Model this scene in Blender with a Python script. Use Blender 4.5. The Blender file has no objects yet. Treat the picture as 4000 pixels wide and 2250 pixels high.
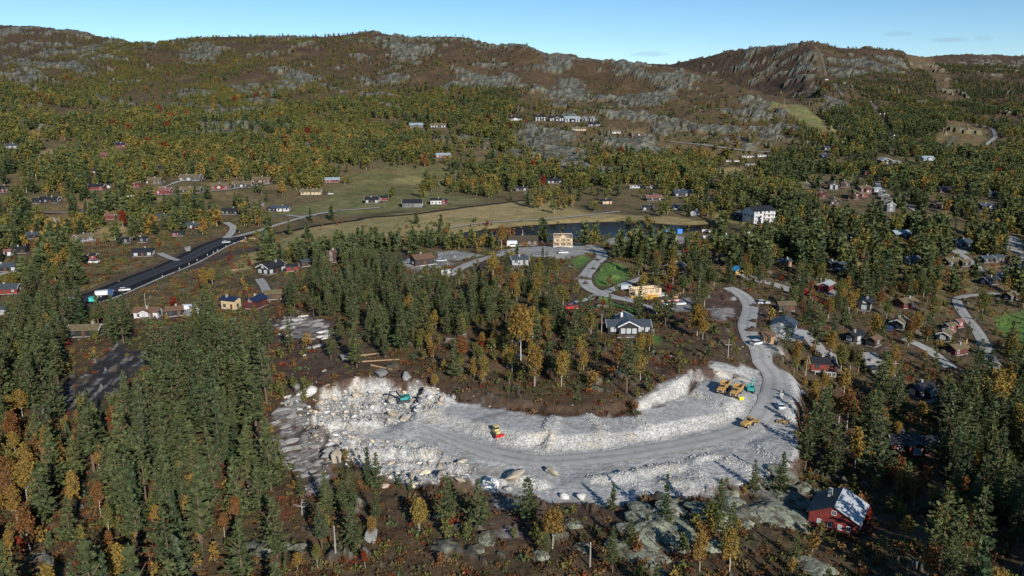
import bpy, math, random
import numpy as np
from math import radians, sin, cos, tan, pi

# ------------------------------------------------------------------ camera, sky, sun, exposure
W, H = 2576.0, 1449.0            # working pixel frame of the photograph
CX, CY = W / 2, H / 2
HFOV = radians(66.6)
F = CX / tan(HFOV / 2)
PITCH = radians(13.5)
CAMZ = 70.0
SUN_AZ = radians(24.0)           # shadows run this far to the left of the view direction
SUN_EL = radians(25.0)

sc = bpy.context.scene
COL = sc.collection
cam = bpy.data.cameras.new('camera')
cam.sensor_width = 36.0
cam.angle = HFOV
cam.clip_start = 1.0
cam.clip_end = 20000.0
camo = bpy.data.objects.new('camera', cam)
camo.location = (0, 0, CAMZ)
camo.rotation_euler = (pi / 2 - PITCH, 0, 0)
COL.objects.link(camo)
sc.camera = camo

world = bpy.data.worlds.new('World')
sc.world = world
world.use_nodes = True
wn = world.node_tree
bg = wn.nodes['Background']
sky = wn.nodes.new('ShaderNodeTexSky')
sky.sky_type = 'NISHITA'
sky.sun_disc = False
sky.sun_elevation = SUN_EL
sky.sun_rotation = pi - SUN_AZ
sky.altitude = 900
sky.air_density = 0.8
sky.dust_density = 0.0
sky.ozone_density = 3.0
hsv = wn.nodes.new('ShaderNodeHueSaturation')
hsv.inputs['Hue'].default_value = 0.492
hsv.inputs['Saturation'].default_value = 1.13
wn.links.new(sky.outputs['Color'], hsv.inputs['Color'])
wn.links.new(hsv.outputs['Color'], bg.inputs['Color'])
bg.inputs['Strength'].default_value = 0.100

sl = bpy.data.lights.new('sun', 'SUN')
sl.energy = 5.0
sl.angle = radians(0.5)
sl.color = (1.0, 0.95, 0.87)
so = bpy.data.objects.new('sun', sl)
# light travels along d
d_sun = (-sin(SUN_AZ) * cos(SUN_EL), cos(SUN_AZ) * cos(SUN_EL), -sin(SUN_EL))
so.rotation_euler = (pi / 2 - SUN_EL, 0, SUN_AZ)
COL.objects.link(so)

sc.view_settings.view_transform = 'Standard'
sc.view_settings.look = 'None'
sc.view_settings.gamma = 1.0
sc.view_settings.exposure = 0.24
sc.view_settings.use_curve_mapping = False

# ------------------------------------------------------------------ helpers: noise, pixels
rng = np.random.default_rng(11)
random.seed(5)

def _hash(ix, iy, seed):
    h = (ix.astype(np.int64) * 374761393 + iy.astype(np.int64) * 668265263 + seed * 144665 + 1013) & 0xffffffff
    h = ((h ^ (h >> 13)) * 1274126177) & 0xffffffff
    h = (h ^ (h >> 16)) & 0xffffffff
    return h.astype(np.float64) / 4294967296.0

def perlin(x, y, seed=0):
    x = np.asarray(x, float); y = np.asarray(y, float)
    ix = np.floor(x); iy = np.floor(y)
    fx = x - ix; fy = y - iy
    u = fx * fx * fx * (fx * (fx * 6 - 15) + 10); v = fy * fy * fy * (fy * (fy * 6 - 15) + 10)
    def g(a, b, dx, dy):
        t = _hash(a, b, seed) * 2 * pi
        return np.cos(t) * dx + np.sin(t) * dy
    n00 = g(ix, iy, fx, fy); n10 = g(ix + 1, iy, fx - 1, fy)
    n01 = g(ix, iy + 1, fx, fy - 1); n11 = g(ix + 1, iy + 1, fx - 1, fy - 1)
    return (n00 * (1 - u) + n10 * u) * (1 - v) + (n01 * (1 - u) + n11 * u) * v

def fbm(x, y, scale, octv=4, seed=0, gain=0.5):
    a = 1.0; s = 1.0 / scale; t = 0; n = 0
    for k in range(octv):
        t = t + a * perlin(np.asarray(x) * s, np.asarray(y) * s, seed + k * 17)
        n += a; a *= gain; s *= 2.03
    return t / n * 1.6

def ridged(x, y, scale, octv=3, seed=0):
    a = 1.0; s = 1.0 / scale; t = 0; n = 0
    for k in range(octv):
        t = t + a * (1 - 2 * np.abs(perlin(np.asarray(x) * s, np.asarray(y) * s, seed + k * 31)))
        n += a; a *= 0.5; s *= 2.1
    return t / n

def sstep(a, b, x):
    t = np.clip((x - a) / (b - a), 0, 1)
    return t * t * (3 - 2 * t)

def Tn(y):                        # slope of the ray through row y: z = CAMZ - Y*Tn
    v = np.asarray(y, float) - CY
    return (F * sin(PITCH) + v * cos(PITCH)) / (F * cos(PITCH) - v * sin(PITCH))

def Sx(x, y):                     # X/Y of the ray through a pixel
    return (np.asarray(x, float) - CX) / (F * cos(PITCH) - (np.asarray(y, float) - CY) * sin(PITCH))

def to_px(X, Y, Z):
    X = np.asarray(X, float); Y = np.asarray(Y, float); dz = np.asarray(Z, float) - CAMZ
    zc = Y * cos(PITCH) - dz * sin(PITCH)
    yc = Y * sin(PITCH) + dz * cos(PITCH)
    return CX + F * X / zc, CY - F * yc / zc, zc

def on_plane(x, y, z):            # ground point of a pixel at a known height
    Y = (CAMZ - z) / Tn(y)
    return Y * Sx(x, y), Y

CROP = {1: (0, 0, .3556), 2: (837.2, 0, .3556), 3: (1674.4, 0, .3556), 4: (0, 386.4, .3556), 5: (837.2, 386.4, .3556),
        6: (1674.4, 386.4, .3556), 'L': (0, 837.2, .4223), 'Q': (644, 869.4, .3111), 'V': (1288, 869.4, .3111),
        'R': (1674.4, 837.2, .4223), 'B': (644, 1127, .4), 'P': (0, 0, 1.0), 'M': (1738.8, 869.4, .1778), 'N': (1255.8, 547.4, .1778),
        'K': (1674.4, 515.2, .1778)}
def P(c, x, y):
    a = CROP[c]
    return a[0] + a[2] * x, a[1] + a[2] * y
def PL(c, *pts):
    return [P(c, x, y) for x, y in pts]
# ------------------------------------------------------------------ terrain: profiles along the view, one sheet to the horizon
XC = [-300, 0, 430, 860, 1290, 1720, 2150, 2576, 2900]
ROWS_Z = [   # (picture row, ground height at the columns XC)
    (1449, [-5, -4, -2, 0, 0.5, 1, -1, 4, 6]),
    (1250, [-4, -3, -1, 1, 0, 0, -4, -3, -3]),
    (1100, [-4, -3, 0, 2, 1.5, 1, -5.5, -9, -10]),
    (980,  [-5, -3, 1, 3.2, 3.6, 4.2, -6, -13, -15]),
    (880,  [-8, -6, 0, 4, 5.5, 6, -5.5, -16, -18]),
    (780,  [-10, -9, -7, 3, 6, 4, -6, -17, -20]),
    (700,  [-10, -10, -10, 2, 5, 2, -7, -17, -20]),
    (640,  [-8, -8, -10, -4, 3, 0, -8, -15, -18]),
    (590,  [-3, -4, -9, -9, -9, -8, -7, -12, -14]),
    (540,  [5, 4, -5, -8, -8, -8, -4, -7, -8]),
    (480,  [16, 14, 6, -3, -6, -4, 0, -1, -2]),
]
SKYL = [(-900, 120), (-300, 85), (0, 68), (100, 67), (200, 82), (280, 100), (330, 110), (380, 115), (430, 105), (520, 97), (600, 93),
        (700, 95), (800, 93), (930, 85), (1050, 95), (1150, 95), (1200, 100), (1240, 118), (1290, 113), (1330, 120), (1380, 138),
        (1450, 141), (1530, 155), (1600, 160), (1680, 163), (1740, 150), (1840, 130), (1900, 120), (2000, 112), (2060, 110),
        (2120, 125), (2200, 125), (2260, 128), (2330, 143), (2400, 140), (2500, 140), (2576, 143), (2900, 150), (3600, 170)]
SKYD = [(-900, 2600), (0, 2500), (230, 2400), (380, 1900), (480, 1650), (900, 1620), (1230, 1560), (1330, 1520), (1400, 1900), (1480, 2500),
        (1620, 2550), (1720, 2350), (1900, 2150), (2060, 2000), (2260, 2050), (2350, 2600), (2576, 2900), (3600, 2900)]

s_in = np.linspace(-0.78, 0.78, 880)
s_l = -0.78 - np.cumsum(np.linspace(0.0022, 0.022, 48)); s_r = -s_l
S = np.concatenate([s_l[::-1], s_in, s_r])
ys = [30.0]
while ys[-1] < 6500:
    Y = ys[-1]
    if Y < 100: st = 2.6
    elif Y < 250: st = 0.58
    else: st = 0.58 * (Y / 250) ** 1.62
    ys.append(Y + min(st, 90))
YG = np.array(ys)
NS, NY = len(S), len(YG)

sk_y = np.interp(np.arange(-900, 3601), [a for a, b in SKYL], [b for a, b in SKYL])
def pchip(xk, yk, x):
    h = np.diff(xk); d = np.diff(yk) / h
    m = np.zeros_like(yk)
    for i in range(1, len(xk) - 1):
        if d[i - 1] * d[i] > 0:
            w1 = 2 * h[i] + h[i - 1]; w2 = h[i] + 2 * h[i - 1]
            m[i] = (w1 + w2) / (w1 / d[i - 1] + w2 / d[i])
    m[0] = d[0]; m[-1] = d[-1]
    i = np.clip(np.searchsorted(xk, x) - 1, 0, len(h) - 1)
    t = (x - xk[i]) / h[i]
    return ((1 + 2 * t) * (1 - t) ** 2 * yk[i] + t * (1 - t) ** 2 * h[i] * m[i]
            + t * t * (3 - 2 * t) * yk[i + 1] + t * t * (t - 1) * h[i] * m[i + 1])

def cosi(x, xk, yk):               # smooth interpolation between columns
    return pchip(np.array(xk, float), np.array(yk, float), np.clip(np.asarray(x, float), xk[0], xk[-1]))
Yr = []; Zr = []
first = None
for (y, zs) in ROWS_Z:
    x_at = CX + S * (F * cos(PITCH) - (y - CY) * sin(PITCH))
    z = cosi(x_at, XC, zs)
    if first is None:
        Yr.append(np.full(NS, 28.0)); Zr.append(z - 3)
        Yr.append(np.full(NS, 70.0)); Zr.append(z - 1.5)
        first = 1
    Yr.append((CAMZ - z) / Tn(y)); Zr.append(z)
x_sky = CX + S * (F * cos(PITCH) + 600 * sin(PITCH))
ysky = np.interp(x_sky, [a for a, b in SKYL], [b for a, b in SKYL])
D420 = [540, 570, 660, 745, 800, 830, 790, 800, 800]
CREST = [(-900, 215, 1100), (0, 200, 1150), (215, 165, 1350), (330, 132, 1500), (400, 122, 1560), (480, 118, 1570), (600, 114, 1540), (800, 113, 1520), (930, 106, 1520), (1150, 114, 1480), (1230, 134, 1450), (1300, 126, 1440), (1340, 132, 1430),
         (1390, 152, 1420), (1505, 166, 1390), (1620, 174, 1350), (1720, 190, 1300), (1800, 207, 1250), (1870, 228, 1200), (1935, 250, 1150), (2000, 262, 1120), (2045, 258, 1140), (2100, 236, 1250), (2150, 214, 1350), (2260, 196, 1500), (2365, 188, 1600), (2576, 180, 1700), (3600, 185, 1700)]
DB0 = [(-900, 1700), (0, 1700), (215, 1800), (400, 1600), (1300, 1500), (1400, 2200), (1620, 2250), (1720, 2120), (1800, 1990), (1870, 1850), (1935, 1700), (2000, 1560), (2060, 1460), (2150, 1520), (2365, 1850), (2576, 2100), (3600, 2100)]
dsky = cosi(x_sky, [a for a, b in SKYD], [b for a, b in SKYD])
x_c = CX + S * (F * cos(PITCH) + 540 * sin(PITCH))
cyl = np.maximum(np.interp(x_c, [a[0] for a in CREST], [a[1] for a in CREST]), ysky + 8)
dc = cosi(x_c, [a[0] for a in CREST], [a[2] for a in CREST])
d4 = cosi(CX + S * (F * cos(PITCH) + 304 * sin(PITCH)), XC, D420)
dB = np.maximum(cosi(x_c, [a for a, b in DB0], [b for a, b in DB0]), dc + 60)
for fr in (0, .22, .45, .72, 1.0):
    yy = 420 + (cyl - 420) * fr; d = d4 + (dc - d4) * fr ** 1.15
    Yr.append(d); Zr.append(CAMZ - d * Tn(yy))
gapf = sstep(200, 500, dB - dc)
yd = dc + .45 * (dB - dc); zc1 = CAMZ - dc * Tn(cyl)
Yr.append(yd); Zr.append(gapf * (zc1 - 22) + (1 - gapf) * (CAMZ - yd * Tn(cyl + (ysky - cyl) * .2)))
for fr in (.10, .55):
    yy = cyl + (ysky - cyl) * fr; d = dB + (np.maximum(dsky, dB + 80) - dB) * fr
    Yr.append(d); Zr.append(CAMZ - d * Tn(yy))
dsky = np.maximum(dsky, dB + 90)
Yr.append(dsky); Zr.append(CAMZ - dsky * Tn(ysky + 1.5))
Yr.append(dsky + 500); Zr.append(Zr[-1] - 25)
Yr.append(np.full(NS, 4200.0)); Zr.append(Zr[-2] * 0.5 - 30)
Yr.append(np.full(NS, 7000.0)); Zr.append(np.full(NS, 20.0))
Yr = np.array(Yr); Zr = np.array(Zr)
for k in range(1, len(Yr)):
    Yr[k] = np.maximum(Yr[k], Yr[k - 1] + 6)
HT = np.zeros((NS, NY))
for i in range(NS):
    HT[i] = pchip(Yr[:, i], Zr[:, i], YG)
ker = np.exp(-0.5 * (np.arange(-8, 9) / 3.5) ** 2); ker /= ker.sum()
pad = np.pad(HT, ((8, 8), (0, 0)), mode='edge')
HT = sum(ker[k] * pad[k:k + NS] for k in range(17))

GX = S[:, None] * YG[None, :]
GY = np.broadcast_to(YG[None, :], (NS, NY))

def zat(X, Y):
    X = np.asarray(X, float); Y = np.asarray(Y, float)
    fi = np.interp(X / np.maximum(Y, 1), S, np.arange(NS)); fj = np.interp(Y, YG, np.arange(NY))
    i = np.clip(fi.astype(int), 0, NS - 2); j = np.clip(fj.astype(int), 0, NY - 2)
    a = fi - i; b = fj - j
    return (HT[i, j] * (1 - a) * (1 - b) + HT[i + 1, j] * a * (1 - b) + HT[i, j + 1] * (1 - a) * b + HT[i + 1, j + 1] * a * b)

def look(G, X, Y):                 # nearest value of a grid layer
    i = np.clip(np.round(np.interp(np.asarray(X, float) / np.maximum(Y, 1), S, np.arange(NS))).astype(int), 0, NS - 1)
    j = np.clip(np.round(np.interp(Y, YG, np.arange(NY))).astype(int), 0, NY - 1)
    return G[i, j]

def cast(x, y):                    # where the ray through a pixel meets the ground
    s = float(Sx(x, y)); t = float(Tn(y))
    fi = float(np.interp(s, S, np.arange(NS))); i = min(int(fi), NS - 2); a = fi - i
    prof = HT[i] * (1 - a) + HT[i + 1] * a
    g = CAMZ - YG * t - prof
    k = np.argmax(g < 0)
    if g[k] >= 0:
        k = NY - 1
    k = max(k, 1)
    u = g[k - 1] / (g[k - 1] - g[k] + 1e-9)
    Y = YG[k - 1] + np.clip(u, 0, 1) * (YG[k] - YG[k - 1])
    return np.array([Y * s, Y, CAMZ - Y * t])

def bbox_idx(xs, ys_, m):
    Ymin, Ymax = min(ys_) - m, max(ys_) + m
    j0 = max(np.searchsorted(YG, Ymin) - 1, 0); j1 = min(np.searchsorted(YG, Ymax) + 1, NY)
    lo = min((min(xs) - m) / max(Ymin, 20), (min(xs) - m) / Ymax); hi = max((max(xs) + m) / max(Ymin, 20), (max(xs) + m) / Ymax)
    i0 = max(np.searchsorted(S, lo) - 1, 0); i1 = min(np.searchsorted(S, hi) + 1, NS)
    return slice(i0, i1), slice(j0, j1)

def poly_sd(pts, X, Y):            # signed distance to a polygon, negative inside
    n = len(pts); d = np.full(X.shape, 1e9); ins = np.zeros(X.shape, bool)
    for k in range(n):
        ax, ay = pts[k]; bx, by = pts[(k + 1) % n]
        ex, ey = bx - ax, by - ay
        t = np.clip(((X - ax) * ex + (Y - ay) * ey) / (ex * ex + ey * ey + 1e-9), 0, 1)
        d = np.minimum(d, np.hypot(X - ax - t * ex, Y - ay - t * ey))
        c = ((ay > Y) != (by > Y)) & (X < (bx - ax) * (Y - ay) / (by - ay + 1e-12) + ax)
        ins ^= c
    return np.where(ins, -d, d)

def path_sd(pts, X, Y, zs=None):
    d = np.full(X.shape, 1e9); zt = np.zeros(X.shape)
    for k in range(len(pts) - 1):
        ax, ay = pts[k][:2]; bx, by = pts[k + 1][:2]
        ex, ey = bx - ax, by - ay
        t = np.clip(((X - ax) * ex + (Y - ay) * ey) / (ex * ex + ey * ey + 1e-9), 0, 1)
        q = np.hypot(X - ax - t * ex, Y - ay - t * ey)
        m = q < d
        d = np.where(m, q, d)
        if zs is not None:
            zt = np.where(m, zs[k] + t * (zs[k + 1] - zs[k]), zt)
    return d, zt

def spline(pts, step=3.0):         # Catmull-Rom through world points
    p = [np.array(q, float) for q in pts]
    p = [2 * p[0] - p[1]] + p + [2 * p[-1] - p[-2]]
    out = []
    for i in range(1, len(p) - 2):
        n = max(2, int(np.linalg.norm(p[i + 1][:2] - p[i][:2]) / step))
        for k in range(n):
            t = k / n
            out.append(0.5 * ((2 * p[i]) + (-p[i - 1] + p[i + 1]) * t + (2 * p[i - 1] - 5 * p[i] + 4 * p[i + 1] - p[i + 2]) * t * t
                              + (-p[i - 1] + 3 * p[i] - 3 * p[i + 1] + p[i + 2]) * t ** 3))
    out.append(p[-2])
    return np.array(out)

# --- land cover layers
def layer(): return np.zeros((NS, NY), np.float32)
ROCK = layer(); GRASS = layer(); DRY = layer(); SOIL = layer(); GRAVEL = layer(); WHITE = layer(); LAWN = layer(); RUST = layer(); BARE = layer()

def paint(G, pxpoly, val=1.0, soft=1.5, mode='max', jit=0.0):
    w = [cast(x, y)[:2] for x, y in pxpoly]
    sl_ = bbox_idx([p[0] for p in w], [p[1] for p in w], soft + 2)
    X = GX[sl_]; Y = GY[sl_]
    sd = poly_sd(w, X, Y)
    if jit:
        sd = sd + jit * fbm(X, Y, jit * 4, 3, 91)
    m = (1 - sstep(-soft, soft, sd)) * val
    G[sl_] = np.maximum(G[sl_], m) if mode == 'max' else G[sl_] * (1 - m / max(val, 1e-6) * 1.0) + m
    return w

def flatten(pxpoly, z, fall=2.0, wpoly=None):
    w = wpoly or [on_plane(x, y, z) for x, y in pxpoly]
    sl_ = bbox_idx([p[0] for p in w], [p[1] for p in w], fall + 1)
    sd = poly_sd(w, GX[sl_], GY[sl_])
    k = 1 - sstep(0, fall, sd)
    HT[sl_] = HT[sl_] * (1 - k) + z * k
    return w

# --- relief: rough hills, calmer valley
MEADOW = [(560, 690), (640, 632), (760, 578), (900, 552), (1100, 528), (1330, 503), (1395, 508), (1480, 535), (1620, 545), (1560, 556), (1280, 567),
          (1140, 592), (1090, 612), (900, 622), (760, 645), (700, 665)]
LAKE = [(1110, 600), (1150, 586), (1230, 575), (1330, 566), (1430, 560), (1530, 556), (1640, 560), (1720, 566), (1790, 562), (1835, 571), (1800, 584),
        (1690, 589), (1600, 596), (1525, 602), (1480, 616), (1300, 624), (1180, 618)]
calm = layer()
for poly, f in ((MEADOW, 25), (LAKE, 12)):
    w = [on_plane(x, y, -9) for x, y in poly]
    calm = np.maximum(calm, 1 - sstep(-2, f, poly_sd(w, GX, GY)))
SKI = PL(3, (700, 735), (940, 740), (1130, 860), (1310, 1030), (1260, 1055), (1090, 965), (900, 815))
wsk = [cast(x, y)[:2] for x, y in SKI]
calm = np.maximum(calm, 1 - sstep(0, 45, poly_sd(wsk, GX, GY)))
hill = sstep(520, 900, GY)
HT += (1 - calm) * (hill * (1 - .45 * sstep(1350, 1600, GY)) * (11.0 * fbm(GX, GY, 190, 3, 3) + 6.0 * ridged(GX * .8 + GY * .6, (GY * .8 - GX * .6) * 1.5, 95, 2, 4)) + (1 - hill) * 1.3 * fbm(GX, GY, 42, 3, 5) + 0.45 * (1 - hill) * fbm(GX, GY, 9, 2, 6))

# --- bedrock on the hills: tilted ribs with steep front faces
ROCKP = [  # pixel polygon, amount
    ([(0, 62), (120, 60), (300, 95), (340, 135), (250, 175), (0, 175)], .62), ([(0, 165), (330, 140), (300, 185), (0, 230)], .5),
    ([(440, 122), (520, 112), (562, 118), (560, 160), (450, 168)], .95), ([(395, 262), (440, 232), (560, 218), (690, 232), (692, 285), (560, 300), (400, 300)], .85),
    ([(0, 285), (140, 290), (150, 330), (0, 345)], .72), ([(680, 172), (920, 165), (1060, 190), (1010, 240), (860, 245), (680, 230)], .62),
    ([(830, 110), (1240, 115), (1390, 130), (1480, 165), (1380, 190), (1050, 190), (900, 170)], .58), ([(1060, 185), (1370, 170), (1400, 230), (1240, 240), (1060, 235)], .5),
    ([(1370, 205), (1440, 190), (1475, 225), (1440, 275), (1385, 270)], .97), ([(1170, 335), (1230, 325), (1260, 380), (1190, 385)], .8),
    ([(1270, 335), (1400, 328), (1470, 365), (1445, 385), (1560, 430), (1480, 440), (1400, 425), (1280, 400)], .97),
    ([(1480, 160), (1660, 165), (1780, 205), (1960, 258), (2060, 370), (1900, 385), (1700, 360), (1560, 345), (1490, 265)], .7),
    ([(1500, 345), (1640, 350), (1700, 400), (1600, 440), (1520, 400)], .75), ([(1380, 250), (1560, 235), (1600, 300), (1520, 300)], .5),
    ([(1830, 130), (2000, 120), (2080, 160), (2040, 200), (1860, 205)], .58), ([(2080, 150), (2220, 140), (2290, 160), (2270, 195), (2080, 190)], .92),
    ([(1700, 178), (1840, 182), (1830, 215), (1700, 195)], .6), ([(2040, 250), (2110, 240), (2150, 280), (2070, 290)], .9), ([(2380, 125), (2576, 130), (2576, 175), (2440, 165)], .4),
    ([(520, 350), (575, 340), (590, 385), (530, 385)], .8), ([(520, 412), (548, 412), (552, 432), (520, 432)], .9),
]
rk = layer()
for poly, a in ROCKP:
    w = [cast(x, y)[:2] for x, y in poly]
    sl_ = bbox_idx([p[0] for p in w], [p[1] for p in w], 60)
    X, Y = GX[sl_], GY[sl_]
    sd = poly_sd(w, X, Y) + 22 * fbm(X, Y, 70, 3, 44)
    rk[sl_] = np.maximum(rk[sl_], a * (1 - sstep(-14, 14, sd)))
rk = np.where(rk > .76, rk, rk * .80)
upper = sstep(1050, 1500, GY) * 0.13
rk = np.maximum(rk, np.maximum(upper, hill * 0.10))
# anisotropic rock pattern, strike running down to the right
th = radians(-38)
U = GX * cos(th) + GY * sin(th); V = -GX * sin(th) + GY * cos(th)
wx = 14 * fbm(GX, GY, 50, 2, 14); n1 = fbm(U + wx, (V + wx) * 1.8, 105, 5, 12, .52); n2 = ridged(U + wx, V * 2.6, 26, 3, 13)
f = 0.70 * n1 + 0.20 * n2 + .17 * fbm(U, V * 1.5, 17, 3, 15)
f = (f - f.mean()) / f.std()
thr = np.interp(rk, [0, .1, .3, .5, .7, .9, 1], [3.2, 1.75, .95, .35, -.2, -.9, -1.5])
ROCK[:] = sstep(-.12, .22, f - thr) * (rk > 0.02)
HT += hill * ROCK * (1.2 + 2.4 * np.clip(f, -1, 2)) * (1 + 0.12 * fbm(GX, GY, 12, 2, 8))
crest = sstep(1200, 1600, GY)
HT += hill * (0.9 + 0.9 * crest) * fbm(GX, GY, 14, 3, 9)
HT += hill * (1 - calm) * 2.6 * np.abs(fbm(U, V * 1.8, 38, 3, 16))

# --- lake basin
LAKE_Z = -9.6
lake_w = [on_plane(x, y, LAKE_Z) for x, y in LAKE]
sl_ = bbox_idx([p[0] for p in lake_w], [p[1] for p in lake_w], 16)
sd = poly_sd(lake_w, GX[sl_], GY[sl_]) + 1.5 * fbm(GX[sl_], GY[sl_], 14, 2, 70)
k = 1 - sstep(-7, 9, sd)
HT[sl_] = HT[sl_] * (1 - k) + (LAKE_Z - 1.6 + 3.2 * sstep(-9, 9, sd)) * k

# --- quarry
QALL = [(800, 992), (900, 968), (1030, 975), (1110, 985), (1150, 1012), (1270, 1032), (1400, 1046), (1500, 1048), (1590, 1046), (1625, 1038), (1680, 1012),
        (1745, 985), (1760, 955), (1808, 952), (1850, 950), (1930, 955), (1985, 950), (2015, 985), (2002, 1030), (2000, 1060), (2008, 1120), (1995, 1180),
        (1925, 1195), (1890, 1215), (1800, 1228), (1640, 1245), (1545, 1275), (1400, 1262), (1240, 1240), (1180, 1205), (1050, 1225), (940, 1190), (850, 1130), (790, 1060)]
flatten(None, -0.2, 1.6, [on_plane(x, y, 1.9 if (y < 1050 and x < 1700) else (3.2 if y < 1000 else -0.2)) for x, y in QALL])
TERR = [  # raised fill platforms
    ([(1090, 975), (1110, 983), (1150, 1008), (1270, 1028), (1400, 1042), (1500, 1044), (1590, 1042), (1622, 1036), (1680, 1012), (1745, 985), (1760, 1005), (1720, 1050), (1690, 1066), (1500, 1088), (1300, 1084), (1120, 1070), (1060, 1040), (1060, 1000)], 1.9, 2.4),
    (PL('Q', (1350, 500), (1560, 470), (1990, 530), (2277, 520), (2230, 640), (2180, 720), (1800, 700), (1500, 640), (1330, 600)), 1.7, 2.6),
    (PL('V', (0, 535), (300, 560), (250, 690), (0, 730), (-200, 720), (-250, 600)), 2.0, 2.2),
    (PL('V', (375, 580), (640, 560), (760, 700), (800, 770), (520, 770), (310, 770)), 1.9, 2.2),
    (PL('V', (700, 590), (930, 530), (1110, 650), (880, 795), (830, 770), (745, 680)), 1.3, 1.9),
    (PL('V', (1000, 545), (1180, 520), (1440, 420), (1780, 510), (1800, 545), (1700, 600), (1480, 640), (1240, 665), (1120, 645)), 1.7, 2.0),
    (PL('V', (1680, 268), (2060, 290), (2110, 330), (2060, 470), (1960, 520), (1880, 540), (1790, 500), (1600, 400), (1480, 350), (1480, 300)), 2.9, 2.4),
    (PL('V', (1420, 870), (1720, 850), (1900, 990), (1860, 1080), (1780, 1130), (1560, 1010)), 0.1, 2.2),
    (PL('V', (1980, 660), (2270, 650), (2290, 800), (2230, 940), (1960, 770)), 0.9, 2.2),
    (PL('V', (700, 970), (1000, 990), (1060, 1100), (960, 1240), (620, 1230), (420, 1150)), 0.0, 2.0),
]
for poly, z, fa in TERR:
    flatten(poly, z, fa)

BERM = layer()
for pts, hgt in ((PL('V', (345, 565), (300, 680), (250, 760), (230, 800)), .7), (PL('V', (640, 552), (690, 610), (745, 690), (850, 795)), .5), (PL('V', (950, 530), (1040, 590), (1130, 650), (1200, 680)), .6),
                 (PL('V', (1440, 860), (1520, 960), (1590, 1030)), .5), (PL('V', (930, 960), (1000, 1010), (1060, 1090)), .6), (PL('V', (1750, 850), (1870, 880), (2010, 935)), .6), (PL('Q', (1500, 440), (1400, 560), (1250, 640)), .6), (PL('Q', (610, 870), (780, 805), (1000, 795), (1250, 780), (1400, 812)), 1.5), (PL('Q', (640, 950), (770, 1005), (1020, 1020)), 1.5),
                 (PL('Q', (1280, 1000), (1500, 1010), (1710, 1050)), 1.4), (PL('V', (30, 960), (230, 1020)), 1.3), (PL('V', (680, 985), (900, 975)), .8), (PL('V', (1040, 935), (1180, 890), (1320, 880)), .9), (PL('V', (1060, 1150), (1200, 1180)), 1.6), (PL('V', (1270, 1000), (1420, 1020)), .9),
                 (PL('V', (1500, 820), (1620, 800)), .7), (PL('Q', (480, 600), (620, 560), (800, 590), (950, 560)), 1.1), (PL('Q', (520, 720), (700, 690), (760, 740)), 1.2)):
    w = np.array([on_plane(x, y, 2.5) for x, y in pts])
    s2 = bbox_idx(w[:, 0], w[:, 1], 5); d, _ = path_sd(w, GX[s2], GY[s2])
    k = 1 - sstep(.4, 2.6, d + .8 * fbm(GX[s2], GY[s2], 3, 2, 88)); HT[s2] += k * hgt * .95; BERM[s2] = np.maximum(BERM[s2], k)
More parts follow.
